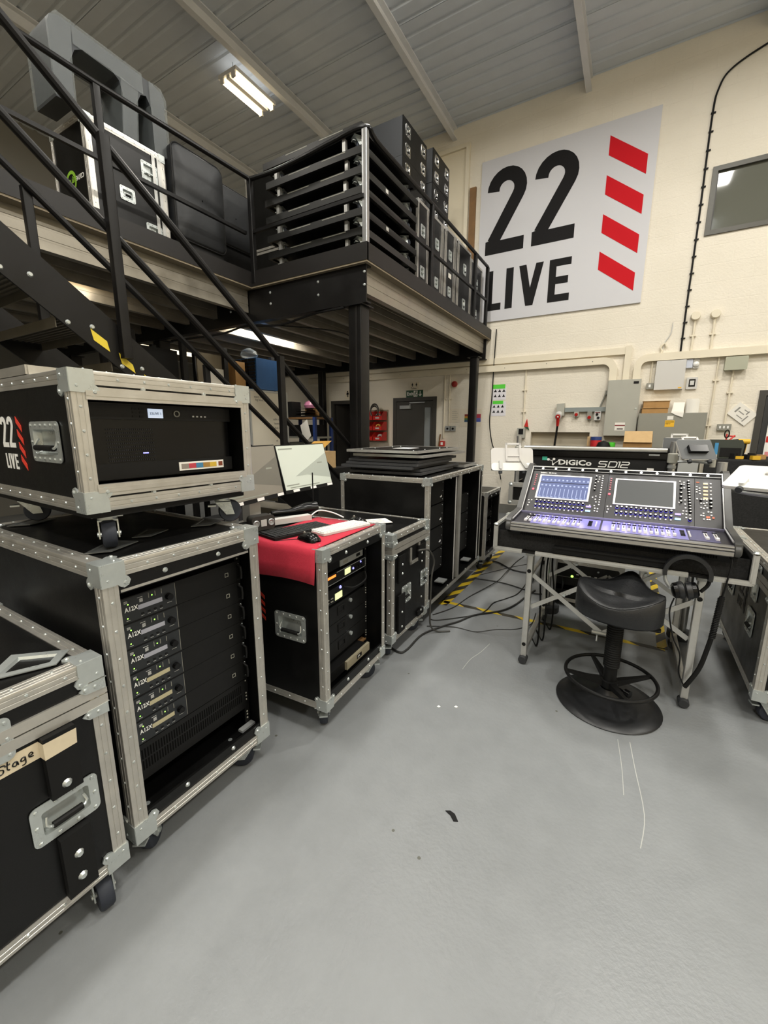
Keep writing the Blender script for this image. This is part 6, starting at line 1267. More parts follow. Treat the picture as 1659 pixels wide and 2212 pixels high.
for k, (p, r, l) in enumerate(CB):
    r *= 0.72; q = M(); q.tube(smooth([(x, y, r + 0.0008 + (0.012 * k if 2 < i < len(p) - 2 and k in (1, 3) else 0)) for i, (x, y) in enumerate(p)], 8), r, 8); tag(q.obj('floor_cable', _mats.get('cable_black') or mat('cable_black', '#242423', 0.5)), l, 'cable')
tag(M().tube(smooth([(-1.150, 2.41, 0.66), (-1.115, 2.50, 0.645), (-1.105, 2.575, 0.55), (-1.11, 2.55, 0.43), (-1.11, 2.54, 0.2), (-1.11, 2.555, 0.07), (-1.08, 2.60, 0.012), (-1.0, 2.66, 0.0075)]), 0.0065, 8).obj('hanging_cable', mat('grey_rubber_cable', '#3c3b38', 0.5)), 'dark cable hanging from the notch of the two-handled trunk', 'cable')
for k, (x, y0, y1) in enumerate(((-0.42, 2.6, 3.15), (-0.40, 2.7, 3.3), (-0.38, 2.9, 3.25))):
    tag(M().tube(smooth([(x, y1, 0.72 - 0.02 * k), (x - 0.02, (y0 + y1) / 2, 0.55), (x + 0.02, y0 + 0.1, 0.3), (x + 0.01, y0 + 0.15, 0.02), (x - 0.06, y0 + 0.3, 0.008)]), 0.006, 6).obj('hanging_cable', BLKM), 'black cable looping down behind left trestle leg, %s of three' % ('nearest', 'middle', 'farthest')[k], 'cable')
# marks on the floor
MK = mat('white_scuff', '#abaca8', 0.6)
for l, pts, w_ in (('short white scratch on floor left of the stool', [(-0.70, 2.64), (-0.72, 2.5), (-0.75, 2.38), (-0.755, 2.25)], 0.003), ('long white scratch on floor below the stool base', [(0.14, 2.07), (0.16, 1.9), (0.19, 1.66), (0.175, 1.5)], 0.003), ('second white scratch on floor below the stool base', [(0.09, 2.06), (0.11, 1.88), (0.12, 1.72)], 0.0025)):
    q = M(); stroke(q, [tuple(v.xy) for v in smooth([(a, b, 0) for a, b in pts], 4)], w_, d=0.0006); tag(q.obj('floor_scratch', MK), l, 'scratch')
tag(M().prism([(0, 0), (0.025, 0.004), (0.05, -0.002), (0.06, 0.012), (0.03, 0.022), (0.01, 0.016)], 'z', 0, 0.003).obj('floor_chip', BLKM, loc=(-0.475, 1.285, 0.0003), rot=(0, 0, -0.5)), 'small dark chip lying on open floor', 'chip')
for k, (x, y) in enumerate(((-0.75, 1.84), (-0.67, 1.885))): tag(M().prism([(0, 0), (0.012, -0.003), (0.018, 0.008), (0.006, 0.012)], 'z', 0, 0.0025).obj('paper_scrap', WHT, loc=(x, y, 0.0003)), ('left' if k == 0 else 'right') + ' of two tiny white scraps on floor', 'scrap')
# ================================================================== THINGS ON THE PLATFORM
# stack of wheeled dollies
def dolly():
    t = thing('wheeled_dolly', '', 'dolly'); w_, d_ = 1.24, 1.12; z = 0.105
    for a, b in (((0, 0, z), (w_, 0.025, z + 0.062)), ((0, d_ - 0.025, z), (w_, d_, z + 0.062)), ((0, 0.025, z), (0.025, d_ - 0.025, z + 0.062)), ((w_ - 0.025, 0.025, z), (w_, d_ - 0.025, z + 0.062))): mbox('side_bar', a, b, _mats.get('dolly_steel') or mat('dolly_steel', '#262625', 0.4, 0.2), t)
    mbox('dolly_deck', (0.025, 0.025, z + 0.012), (w_ - 0.025, d_ - 0.025, z + 0.03), LAM, t)
    for k, x in enumerate((0.32, 0.75)): mbox('bar_slot', (x, -0.0015, z + 0.048), (x + 0.28, 0, z + 0.056), CABD, t)
    for x in (0.13, 1.0): mbox('stacking_post', (x, 0.03, 0), (x + 0.035, 0.065, 0.105), ALUB, t)
    for x, y, a in ((0.12, 0.1, 0.3), (w_ - 0.1, 0.08, 1.0), (0.12, d_ - 0.1, 2.0), (w_ - 0.1, d_ - 0.12, 0.5)): caster(t, x, y, 0.105, a)
    return t
dl = dolly(); nm = ('lowest', 'second from bottom', 'third from bottom', 'fourth from bottom', 'fifth from bottom', 'sixth from bottom', 'topmost')
for k in range(7):
    o = dl if k == 0 else dup(dl)
    o.location = (-3.61 + 0.012 * (k % 2), 3.62 + 0.01 * (k % 3), 2.991 + 0.1685 * k); o['label'] = '%s of seven stacked black wheeled dollies on the platform corner' % nm[k]; o['group'] = 'stacked dollies on the platform'
    if k in (2, 4): mbox('paper_tag', (1.2415, 0.42, 0.12), (1.2425, 0.47, 0.155), WHTP, o)
    if k == 6:
        for x in (0.12, 0.98): mbox('stacking_post', (x, 0.22, 0.16), (x + 0.05, 0.27, 0.30), SILV, o)
# row of flight cases along the platform edge
PLAT = 2.991
edge_l = ('nearest flight case in the row on the platform edge, two latches', 'second flight case in the row on platform edge, behind rail post', 'third flight case in the row on platform edge, many bright trims', 'fourth flight case in platform row, black with two handles', 'farthest flight case in platform row, next to the sign')
for k, (y0, w_, h_, hd) in enumerate(((4.80, 0.40, 1.06, 1), (5.215, 0.42, 1.06, 1), (5.65, 0.45, 1.08, 1), (6.12, 0.52, 1.08, 0), (6.66, 0.54, 1.02, 0))):
    hl = [('front', w_ * 0.34, h_ * 0.3, 0.115, 0.13, False), ('front', w_ * 0.34, h_ * 0.72, 0.115, 0.13, False)] if hd else [('front', w_ * 0.5, h_ * 0.28, 0.12, 0.15), ('front', w_ * 0.5, h_ * 0.72, 0.12, 0.15)]
    ec, _ = flight_case('road_case', edge_l[k], (-2.375, y0, PLAT), RZ, w_, 0.55, h_, 0.005, False, 0.03, 0.045, hi=False, holes=hl, cast=False, group='flight cases along the platform edge', riv=0.2)
    if hd:
        for x in (0.27, 0.31, 0.35): mbox('hinge_trim', (w_ * x / 0.45, -0.004, 0.03), (w_ * x / 0.45 + 0.016, 0.0, h_ - 0.03), ALU, ec)
    if k == 2: mbox('paper_label', (0.1, -0.005, 0.5), (0.2, -0.003, 0.56), PAPER, ec)
for k_ in range(2): flight_case('road_case', ('lower', 'upper')[k_] + ' of two black flight cases behind the stack of dollies', (-5.15, 4.80, PLAT + 0.99 * k_), 0, 1.05, 0.5, 0.975, 0.005, False, 0.03, 0.045, hi=False, cast=False, riv=0.25)
# tall black cases behind them
def black_box(name, label, y0, w_, z0, h_, rows, grp=None):
    t = thing(name, label, 'case', (-2.70 if y0 < 5.8 else -2.71, y0, z0), RZ, grp); fr = ((0, 0, 0), (1, 0, 0), (0, 0, 1), (0, -1, 0))
    hl = [(u, v, 0.125, 0.13) for u in (0.13, w_ - 0.1) for v in rows]
    M().panel(0, 0, w_, h_, -0.012, 0, [(u - 0.05, v - 0.053, u + 0.05, v + 0.053) for u, v, a, b in hl]).on(fr).obj('front_panel', LAM, t)
    M().box((0, 0.012, 0), (w_, 0.024, h_)).obj('inner_panel', DARK, t) if False else None
    M().box((0, 0.04, 0), (w_, 0.55, h_)).box((0, 0.012, 0), (0.012, 0.04, h_)).box((w_ - 0.012, 0.012, 0), (w_, 0.04, h_)).box((0.012, 0.012, h_ - 0.012), (w_ - 0.012, 0.04, h_)).obj('case_body', mat('slate_board', '#26282b', 0.6) if 'slate_board' not in _mats else _mats['slate_board'], t)
    for u, v, a, b in hl: put_handle(t, fr, u, v, a, b, m_=CHROME)
    return t
for y0, w_, zs, l in ((5.02, 0.66, (4.276, 4.688), 'nearer'), (5.91, 0.58, (4.386, 4.802), 'farther')):
    for k, z in enumerate(zs): black_box('black_case', '%s black case with four chrome handles on the %s tall pile by the wall end' % (('lower', 'upper')[k], l), y0, w_, z, 0.41, (0.10, 0.30), 'black cases piled on the platform')
    tag(M().box((0, 0, 0), (w_, 0.55, zs[0] - PLAT - 0.003)).obj('plain_crate', BLKM, loc=(-2.95, y0, PLAT + 0.001), rot=(0, 0, RZ)), 'plain dark crate carrying the %s pile of black cases' % l, 'crate')
# steel frame and board by the wall above the platform
t = thing('partition_frame', 'cream pipe frame fixed to back wall above the platform end', 'frame', (0, WY, 0)); mbox('upright', (-2.76, -0.06, 2.995), (-2.70, -0.005, 5.98), TRUNK, t); mbox('cross_bar', (-4.2, -0.06, 5.92), (-2.76, -0.005, 5.98), TRUNK, t); mbox('infill_panel', (-4.2, -0.02, 2.995), (-2.76, -0.008, 5.92), CREAM, t)
tag(mbox('wood_plank', (-2.68, WY - 0.04, 2.995), (-2.575, WY - 0.005, 5.32), WOOD), 'brown wooden plank standing against wall beside the sign', 'plank')
# green logo case
Kc, FK = flight_case('logo_case', 'black flight case with green ring logo and butterfly latches behind the platform rail', (-4.0, 2.08, PLAT), RZ, 0.68, 0.56, 0.93, 0.005, False, 0.05, 0.06, holes=[('front', 0.52, 0.22, 0.15, 0.17, False), ('front', 0.52, 0.72, 0.15, 0.17, False), ('front', 0.30, 0.46, 0.13, 0.11)], cast=False, lid=None)
for x in (0.085, 0.13, 0.55, 0.6): mbox('hinge_trim', (x, -0.004, 0.03), (x + 0.03, 0.0, 0.90), ALUB, Kc)
GRN = mat('lime_print', '#7fae2e', 0.5); lf = FK['left']
q = M(); q.ngrid([[(r * math.cos(a), r * math.sin(a) * 1.0, 0.0012) for a in [math.radians(200 + 300 * i / 24) for i in range(25)]] for r in (0.085, 0.06)]); q.on(((0.0012, 0.56 - 0.27, 0.50), (0, -1, 0), (0, 0, 1), (-1, 0, 0))); q.obj('ring_logo', GRN, Kc)
text('cane', 0.075, WHT, Kc, ((0.0012, 0.56 - 0.48, 0.525), (0, 1, 0), (0, 0, -1), (-1, 0, 0)), 'logo_lettering', bold=0.01)
text('green', 0.075, GRN, Kc, ((0.0012, 0.56 - 0.325, 0.525), (0, 1, 0), (0, 0, -1), (-1, 0, 0)), 'logo_lettering', bold=0.01)
# shrink-wrapped frames on that case
wf = thing('wrapped_frames', 'dark arched frames in clear shrink wrap on top of the green logo case', 'frames', (-4.02, 0, 0))
COMB = [(1.92, 3.93), (2.05, 3.93), (2.05, 4.24), (2.09, 4.33), (2.15, 4.37), (2.36, 4.37), (2.42, 4.33), (2.44, 4.25), (2.41, 3.93), (2.53, 3.93), (2.56, 4.25), (2.60, 4.33), (2.65, 4.35), (2.69, 4.28), (2.69, 3.93), (2.82, 3.93), (2.82, 4.40), (2.79, 4.46), (2.72, 4.48), (2.0, 4.49), (1.94, 4.46), (1.92, 4.40)]
M().prism(COMB, 'x', -0.32, 0).obj('dark_frame', mat('dark_slate', '#2a2e32', 0.6), wf)
WC = [(y + (0.012 if y > 2.4 else -0.012) * 0, z) for y, z in COMB]
M().prism([(1.905, 3.935), (2.055, 3.935), (2.06, 4.25), (2.08, 4.505), (1.98, 4.505), (1.905, 4.41)], 'x', -0.33, 0.012).obj('wrap_film', WRAP, wf); M().prism([(2.08, 4.36), (2.62, 4.34), (2.62, 4.495), (2.08, 4.505)], 'x', -0.33, 0.010).obj('wrap_film', WRAP, wf)
M().prism([(2.40, 3.935), (2.535, 3.935), (2.57, 4.34), (2.43, 4.36)], 'x', -0.33, 0.012).obj('wrap_film', WRAP, wf); M().prism([(2.68, 3.935), (2.835, 3.935), (2.835, 4.41), (2.79, 4.48), (2.68, 4.48)], 'x', -0.33, 0.012).obj('wrap_film', WRAP, wf)
# padded covers on wheels
PAD = mat('padded_cover', '#15171a', 0.6, var=0.2, vscale=10, bump=0.15, bscale=25)
for l, x, y0, y1, z0, z1, d in (('tall black padded speaker cover on castors behind the platform rail', -3.93, 2.80, 3.36, 3.27, 4.08, 0.5), ('second black padded cover half hidden behind the first one', -4.15, 3.40, 3.98, 3.50, 4.10, 0.45)):
    t = thing('padded_speaker', l, 'covered speaker', (x, 0, 0)); q = M(); P = rrect(y0, z0, y1, z1, 0.07, 6); n = len(P); cy, cz = (y0 + y1) / 2, (z0 + z1) / 2
    sc = lambda f: [(cy + (a - cy) * f, cz + (b - cz) * f) for a, b in P]
    q.ngrid([[(xx, a, b) for a, b in sc(f)] for xx, f in ((-d, 0.93), (-d + 0.03, 1.0), (-0.04, 1.0), (-0.012, 0.985), (0.0, 0.94), (0.012, 0.5), (0.015, 0.02))], True); q.add([(-d, a, b) for a, b in sc(0.93)], [tuple(range(n))]); q.obj('cover', PAD, t, ang=50)
    M().tube([(-0.02, a, b) for a, b in sc(1.004)], 0.008, 6, True).obj('piping', BLKM, t); mbox('dolly_base', (-d, y0 + 0.03, 3.10), (-0.03, y1 - 0.03, z0 - 0.004), BLKM, t)
    for yy in (y0 + 0.1, y1 - 0.1): caster(t, -0.1, yy, 0.105, 0.4, PLAT); caster(t, -d + 0.1, yy, 0.105, 1.4, PLAT)

# ================================================================== UNDER THE PLATFORM
wb_ = thing('whiteboard', 'white writing board on legs behind the stair posts', 'whiteboard', (-4.4, 0, 0)); mbox('board_face', (-0.012, 3.98, 0.85), (0, 4.66, 1.955), mat('whiteboard_white', '#d9d3c4', 0.4), wb_)
for a, b in (((-0.016, 3.96, 1.95), (0.008, 4.68, 1.975)), ((-0.016, 4.655, 0.83), (0.008, 4.68, 1.95)), ((-0.016, 3.96, 0.83), (0.008, 3.985, 1.95)), ((-0.016, 3.985, 0.83), (0.008, 4.655, 0.855))): mbox('board_frame', a, b, SILV, wb_)
for y in (3.98, 4.66): mbox('board_leg', (-0.015, y - 0.015, 0), (0.005, y + 0.015, 0.83), SILV, wb_)
INK = mat('marker_ink', '#5c5a58', 0.6)
for k, (yy, z, s_) in enumerate(((4.05, 1.87, 'stand bags'), (4.07, 1.83, 'big black box'), (4.38, 1.58, 'cable count'), (4.40, 1.52, 'looms 12'), (4.40, 1.46, 'desk spares'), (4.38, 1.40, 'patch'), (4.42, 1.28, 'ok'))): text(s_, 0.042, INK, wb_, ((0.0008, yy, z), (0, 1, 0), (0, 0, 1), (1, 0, 0)), 'handwriting')
sh = thing('storage_rack', 'dark storage racking with beige boards behind the stair handrails', 'racking', (-4.75, 0, 0))
for y in (2.7, 3.3, 3.9, 4.75): 
    for x in (0, -0.6): mbox('upright', (x - 0.03, y - 0.03, 0), (x + 0.03, y + 0.03, 2.5), STEELB, sh)
for z in (0.6, 1.3, 1.98): mbox('shelf_board', (-0.63, 2.67, z), (0.03, 4.78, z + 0.03), WOOD if z > 1.5 else BLKM, sh)
for y0, y1, z0, z1, m_, nme, l, dx in ((3.50, 3.95, 2.015, 2.40, mat('beige_board', '#8c8270', 0.8), 'board', 'beige board upright on top shelf of the dark racking', -0.02), (3.60, 3.90, 2.012, 2.225, PAPER, 'board', 'small white board leaning before the beige board on racking', 0.005), (2.75, 3.22, 2.015, 2.36, BLKM, 'speaker_box', 'black box on top shelf of dark racking at left', 0.0)):
    tag(mbox(nme, (-4.75 + dx - 0.02, y0, z0), (-4.75 + dx, y1, z1) if nme == 'board' else (-4.745, y1, z1), m_), l, 'board' if nme == 'board' else 'box')
for y0, y1, z1, l in ((2.78, 3.0, 1.9, 'left black box on middle shelf of dark racking'), (3.05, 3.25, 1.85, 'second black box on middle shelf of dark racking'), (3.4, 3.75, 1.8, 'third black box on middle shelf of dark racking')):
    t = thing('shelf_box', l, 'box'); mbox('box_body', (-5.2, y0, 1.332), (-4.76, y1, z1), BLKM, t); mbox('white_tag', (-4.76, y0 + 0.03, 1.6), (-4.7585, y0 + 0.07, 1.7), WHTP, t)
tag(mbox('cardboard_box', (-5.15, 4.05, 2.012), (-4.73, 4.22, 2.36), CARD), 'brown cardboard box left of the blue drawer cabinet', 'box')
bc = thing('drawer_cabinet', 'blue small-parts drawer cabinet with black drawer fronts on top shelf', 'cabinet', (-4.6, 4.30, 2.012)); mbox('cabinet_shell', (-0.42, 0.01, 0), (0, 0.42, 0.42), BLUE, bc)
for j in range(9):
    for i in range(3): mbox('drawer', (-0.40 + i * 0.132, -0.012, 0.015 + j * 0.0445), (-0.285 + i * 0.132, 0.01, 0.05 + j * 0.0445), BLKM, bc)
tag(M().lathe([(0, 0), (0.1, 0.0), (0.12, 0.03), (0.1, 0.08), (0.03, 0.12), (0, 0.125)], (0, 0, 0), 12).obj('plastic_bag', WRAP, loc=(-4.72, 4.30, 2.437)), 'crumpled clear plastic bag on top of blue drawer cabinet', 'bag')
# blue steel bench shelf near the doors
bs = thing('tool_shelf', 'blue framed metal shelf unit stacked with amber trays left of open door', 'shelf unit', (0, 5.6, 0))
for x in (-5.38, -4.66):
    for y in (0, 0.45): mbox('shelf_upright', (x - 0.025, y - 0.025, 0), (x + 0.025, y + 0.025, 1.66), BLUED, bs)
for z in (0.4, 1.0, 1.3, 1.63): mbox('shelf_board', (-5.40, -0.02, z), (-4.64, 0.47, z + 0.03), CABD if z < 1.6 else WOOD, bs)
t = thing('tray_stack', 'amber and black curved trays heaped on the blue shelf unit', 'trays', (-4.95, 5.8, 1.661))
for k in range(5): M().ngrid([[(x, y - 0.14, 0.03 + k * 0.032 + 0.015 * math.sin(k + x * 9)) for x in [(-0.22 + 0.44 * i / 6) * (1 - 0.06 * k) for i in range(7)]] for y in (0, 0.28)] ).obj('tray', (mat('amber_tray', '#a8893a', 0.45), BLKM, mat('brown_tray', '#4a3a22', 0.5), BLKM, BLKM)[k], t)
mbox('tray_base', (-0.2, -0.14, 0), (0.2, 0.14, 0.025), BLKM, t)
tag(mbox('radio_box', (-5.36, 5.62, 1.661), (-5.18, 5.85, 1.93), BLKM), 'black box with lights standing left on the blue shelf unit', 'box')
tag(M().lathe([(0, 0), (0.11, 0), (0.13, 0.05), (0.1, 0.11), (0.02, 0.14), (0, 0.14)], (0, 0, 0), 12).obj('pink_bag', mat('pink_bag_film', '#c07a9a', 0.3, alpha=0.8), loc=(-5.05, 5.98, 1.83)), 'pink plastic bag above the amber trays', 'bag'); tag(mbox('bag_box', (-5.17, 5.95, 1.661), (-4.93, 6.06, 1.828), CARD), 'cardboard box under the pink plastic bag', 'box')
tag(M().prism([(-4.93, 1.52), (-4.78, 1.62), (-4.70, 1.35), (-4.85, 1.2)], 'y', 5.54, 5.545).obj('paper_tag', PAPER), 'white diamond tag hung on the blue shelf unit', 'tag')
for z0, l in ((1.331, 'black tray box on third level of blue shelf unit'), (1.031, 'grey crate on second level of blue shelf unit')):
    tag(mbox('crate', (-5.3, 5.65, z0), (-4.75, 6.0, z0 + 0.2), CABD if z0 < 1.2 else BLKM), l, 'crate')
t = thing('cardboard_box', 'open cardboard box with yellow flap raised beside the monitors', 'box', (-3.55, 4.35, 0)); mbox('carton', (-0.15, -0.15, 0.95), (0.15, 0.15, 1.17), CARDL, t); M().ngrid([[(-0.16, -0.14, 1.172), (0.13, -0.15, 1.172)], [(-0.09, 0.0, 1.30), (0.22, -0.02, 1.31)]]).obj('yellow_flap', PAPERY, t)
tag(mbox('plinth_case', (-4.0, 4.0, 0), (-3.3, 4.7, 0.948), BLKM), 'dark case under the yellow flapped cardboard box', 'case')
t = thing('wall_socket', 'grey wall socket with pipe between shelf unit and open door', 'socket', (0, WY, 0)); mbox('socket_body', (-5.95, -0.06, 1.32), (-5.82, -0.001, 1.48), CABG, t, 0.008, axis='y'); mbox('socket_face', (-5.92, -0.065, 1.36), (-5.85, -0.06, 1.44), BLKM, t)
conduit('painted conduit above the socket left of open door', [(-5.88, 2.42), (-5.88, 1.48)], 0.012)
# dark carpet covered workbench behind the cases
tag(mbox('plinth_case', (-2.43, 1.35, 0), (-1.95, 2.05, 0.868), BLKM), 'plain dark case behind the outboard rack carrying the monitor stand', 'case')
# ================================================================== DESK THINGS
def monitor(label, P, yaw, tilt, w_, h_, scr, bar_=None):
    t = thing('computer_monitor', label, 'monitor', P); t.rotation_euler = (tilt, 0, yaw)
    M().rbox((-w_ / 2, 0, 0), (w_ / 2, 0.03, h_), 0.006, 'y').obj('monitor_shell', BLKM, t); mbox('screen', (-w_ / 2 + 0.006, -0.0015, 0.022), (w_ / 2 - 0.006, 0, h_ - 0.006), scr, t)
    M().cyl((0, 0.03, h_ * 0.45), (0, 0.08, h_ * 0.40), 0.035, n=14).obj('vesa_mount', BLKM, t)
    for x in (-w_ * 0.30, w_ * 0.05, w_ * 0.43): mbox('white_label', (x - 0.03, -0.0022, 0.004), (x + 0.03, -0.0005, 0.02), WHT, t)
    for a, b, c, d in ((-w_ * 0.46, h_ - 0.03, -w_ * 0.2, h_ - 0.022), (-w_ * 0.46, 0.045, -w_ * 0.22, 0.052), (-w_ * 0.40, 0.03, w_ * 0.2, 0.036), (w_ * 0.25, h_ * 0.55, w_ * 0.36, h_ * 0.58)): mbox('screen_bar', (a, -0.0022, b), (c, -0.0016, d), mat('screen_bar_grey', '#8f948a', 0.4) if 'screen_bar_grey' not in _mats else _mats['screen_bar_grey'], t)
    M().prism([(w_ * 0.49, 0.06), (w_ * 0.49, h_ * 0.78), (-w_ * 0.25, h_ * 0.33), (-w_ * 0.02, 0.1)], 'y', -0.0021, -0.0016).obj('screen_shape', mat('screen_shape_' + scr.name, '#a0a59d' if scr is SCA else '#6c6961', 0.3, emit='#96a498', estr=0.3 if scr is SCA else 0.08), t)
    return t
SCA = mat('bright_monitor_screen', '#b8bdb3', 0.25, emit='#c2ccbd', estr=0.42); SCB = mat('dim_monitor_screen', '#807c72', 0.25, emit='#8c8a80', estr=0.16)
monitor('right monitor with bright pale screen beyond the keyboards', (-1.769, 2.074, 1.067), math.radians(93.7), math.radians(-14.7), 0.50, 0.30, SCA)
monitor('left monitor with dim grey screen half hidden by the wheeled case', (-1.679, 1.535, 1.07), math.radians(101), math.radians(-11), 0.50, 0.30, SCB)
ms = thing('monitor_stand', 'dark stand post and arm holding the two monitors behind the outboard rack', 'stand', (-2.05, 1.85, 0))
mbox('stand_foot', (-0.14, -0.14, 0.870), (0.08, 0.14, 0.882), BLKM, ms); M().cyl((0, 0, 0.882), (0, 0, 1.25), 0.022, n=12).obj('stand_post', BLKM, ms); M().tube([(0, 0, 1.2), (0.1, -0.3, 1.2)], 0.015).tube([(0, 0, 1.2), (0.15, 0.22, 1.2)], 0.015).obj('cross_arm', BLKM, ms)
cl_ = thing('red_cloth', 'red fleece cloth draped over top and left side of the outboard rack', 'cloth', (BX, BY, 0), Brz); zt2 = BZ + BH + 0.0035; q = M(); rows = []
for y in [0.035 + 0.40 * i / 16 for i in range(17)]:
    s_ = 0.004 * math.sin(y * 30); rows.append([(-0.010 - 0.012 + 0.006 * math.sin(y * 14), y, zt2 - 0.165 + 0.012 * math.sin(y * 7)), (-0.012 + s_ * 0.5, y, zt2 - 0.09), (-0.009, y, zt2 - 0.03), (-0.004, y, zt2 - 0.006), (0.012, y, zt2), (0.1, y, zt2 + 0.0005), (0.25, y, zt2 + 0.001 + 0.0006 * math.sin(y * 40)), (0.40, y, zt2 + 0.001), (0.555, y, zt2)])
q.ngrid(rows); ob = q.obj('cloth_sheet', RED, cl_, ang=80); sm = ob.modifiers.new('thick', 'SOLIDIFY'); sm.thickness = 0.0025; sm.offset = 1
def keyboard(label, P, rz, m_, km, w_, d_, nx, ny):
    t = thing('keyboard', label, 'keyboard', P, rz); M().rbox((-w_ / 2, -d_ / 2, 0), (w_ / 2, d_ / 2, 0.011), 0.008).obj('keyboard_base', m_, t); kx, ky = (w_ - 0.014) / nx, (d_ - 0.014) / ny; ke = 0.0022
    me = M().prism([(0, 0)] + [], 'z', 0, 0).mesh('x', km) if False else None
    q = M().box((-kx / 2 + ke, -ky / 2 + ke, 0.011), (kx / 2 - ke, ky / 2 - ke, 0.0165)); ks = q.mesh('key', km); q = M().box((-kx * 2.5 + ke, -ky / 2 + ke, 0.011), (kx * 2.5 - ke, ky / 2 - ke, 0.0165)); kl = q.mesh('key', km)
    for j in range(ny):
        for i in range(nx):
            if j == 0 and 3 <= i <= 7:
                if i == 5: place('key', kl, t, (-w_ / 2 + 0.007 + kx * (i + 0.5), -d_ / 2 + 0.007 + ky * 0.5, 0))
                continue
            place('key', ks, t, (-w_ / 2 + 0.007 + kx * (i + 0.5), -d_ / 2 + 0.007 + ky * (j + 0.5), 0))
    return t
dz = BZ + BH + 0.0085
keyboard('black compact keyboard on the red cloth nearest us', (-1.425, 1.55, dz), math.radians(77), BLKM, mat('key_black', '#202224', 0.45), 0.36, 0.155, 15, 6)
keyboard('white slim keyboard beside the black one on red cloth', (-1.272, 1.715, dz), math.radians(78), GREYP, mat('key_white', '#efeeea', 0.4), 0.33, 0.125, 14, 6)
def mouse(label, P, rz, s_=1.0):
    t = thing('computer_mouse', label, 'mouse', P, rz); q = M(); rows = []
    for a, w_, h_ in ((-0.055, 0.012, 0.010), (-0.048, 0.024, 0.022), (-0.025, 0.031, 0.034), (0.0, 0.030, 0.036), (0.03, 0.028, 0.028), (0.05, 0.024, 0.018), (0.058, 0.012, 0.010)):
        rows.append([(a * s_, w_ * s_ * math.cos(t_), 0.001 + h_ * s_ * max(0, math.sin(t_)) ** 0.8) for t_ in [PI * i / 12 for i in range(13)]])
    q.ngrid(rows); q.obj('mouse_shell', BLKG, t, ang=60); M().cyl((0.032 * s_, -0.003, 0.030 * s_), (0.032 * s_, 0.003, 0.030 * s_), 0.006, n=12).obj('scroll_wheel', CABD, t); return t
mouse('large black mouse on red cloth at the near corner', (-1.262, 1.452, dz - 0.004), math.radians(168), 1.15); mouse('black mouse at far end of red cloth by white keyboard', (-1.285, 1.895, dz - 0.004), math.radians(165), 1.05)
tag(M().tube(smooth([(-1.32, 1.44, dz), (-1.36, 1.40, dz - 0.002), (-1.40, 1.353, dz - 0.008), (-1.42, 1.338, dz - 0.05), (-1.45, 1.34, dz - 0.13)]), 0.0022, 6).obj('mouse_lead', BLKM), 'thin dark lead of the near mouse falling over red cloth', 'cable')
tag(M().tube(smooth([(-1.34, 1.90, dz - 0.003), (-1.42, 1.88, dz - 0.003), (-1.50, 1.86, dz - 0.003), (-1.56, 1.90, dz - 0.003)]), 0.002, 6).obj('mouse_lead', mat('dark_red_lead', '#6a1f28', 0.5)), 'thin lead of the far mouse on red cloth', 'cable')
tz_ = 0.842
t = thing('hand_lamp', 'black torch-shaped handset lying beyond the black keyboard', 'handset', (-1.70, 1.86, 0.934), math.radians(60)); M().tube([(-0.16, 0, 0.03), (-0.05, 0, 0.03), (0.0, 0, 0.035), (0.05, 0, 0.04), (0.12, 0, 0.04)], 0.03, 14, radii=[0.018, 0.02, 0.03, 0.04, 0.04]).obj('handset_body', BLKG, t); M().cyl((0.1, 0.0, 0.04), (0.1, 0.0, 0.26), 0.004, n=6).obj('antenna', BLKM, t)
t = thing('table_speaker', 'small black speaker box with two round cones at left of black keyboard', 'speaker', (-1.63, 1.50, 0.936), math.radians(75)); M().rbox((-0.065, -0.03, 0), (0.065, 0.03, 0.075), 0.02, 'y').obj('speaker_box', mat('speaker_charcoal', '#33322f', 0.5), t)
for x in (-0.042, 0.042): M().lathe([(0.019, -0.032), (0.015, -0.036), (0.012, -0.032), (0.004, -0.031), (0, -0.035)], (x, 0, 0.037), 18, 'y').obj('cone', SILV, t)
mbox('speaker_screen', (-0.016, -0.0325, 0.02), (0.016, -0.03, 0.055), GREYP, t)
t = thing('paper_card', 'printed white card lying on the two-handled trunk', 'card', (-1.46, 2.33, 0.836), 0.9); mbox('card', (-0.12, -0.07, 0), (0.12, 0.07, 0.003), PAPER, t)
for k in range(4): mbox('print_line', (-0.09, -0.045 + k * 0.025, 0.003), (0.08, -0.04 + k * 0.025, 0.0036), grey, t)
t = thing('power_strip', 'white power strip with lead behind the black keyboard', 'power strip', (-1.62, 1.70, 0.936), 1.2); mbox('strip_body', (-0.13, -0.025, 0), (0.13, 0.025, 0.03), WHTP, t); M().tube(smooth([(0.13, 0, 0.015), (0.2, 0.02, 0.04), (0.26, -0.03, 0.03), (0.30, -0.1, 0.006)]), 0.004, 6).obj('white_lead', WHT, t)
tag(M().lathe([(0, 0), (0.035, 0), (0.037, 0.1), (0.034, 0.105), (0, 0.105)], n=18).obj('steel_cup', SILV, loc=(-1.82, 1.47, 0.936)), 'silver cup below the left monitor', 'cup'); tag(mbox('white_carton', (-1.86, 1.58, 0.936), (-1.80, 1.66, 1.06), WHTP), 'white carton standing under the left monitor', 'carton')
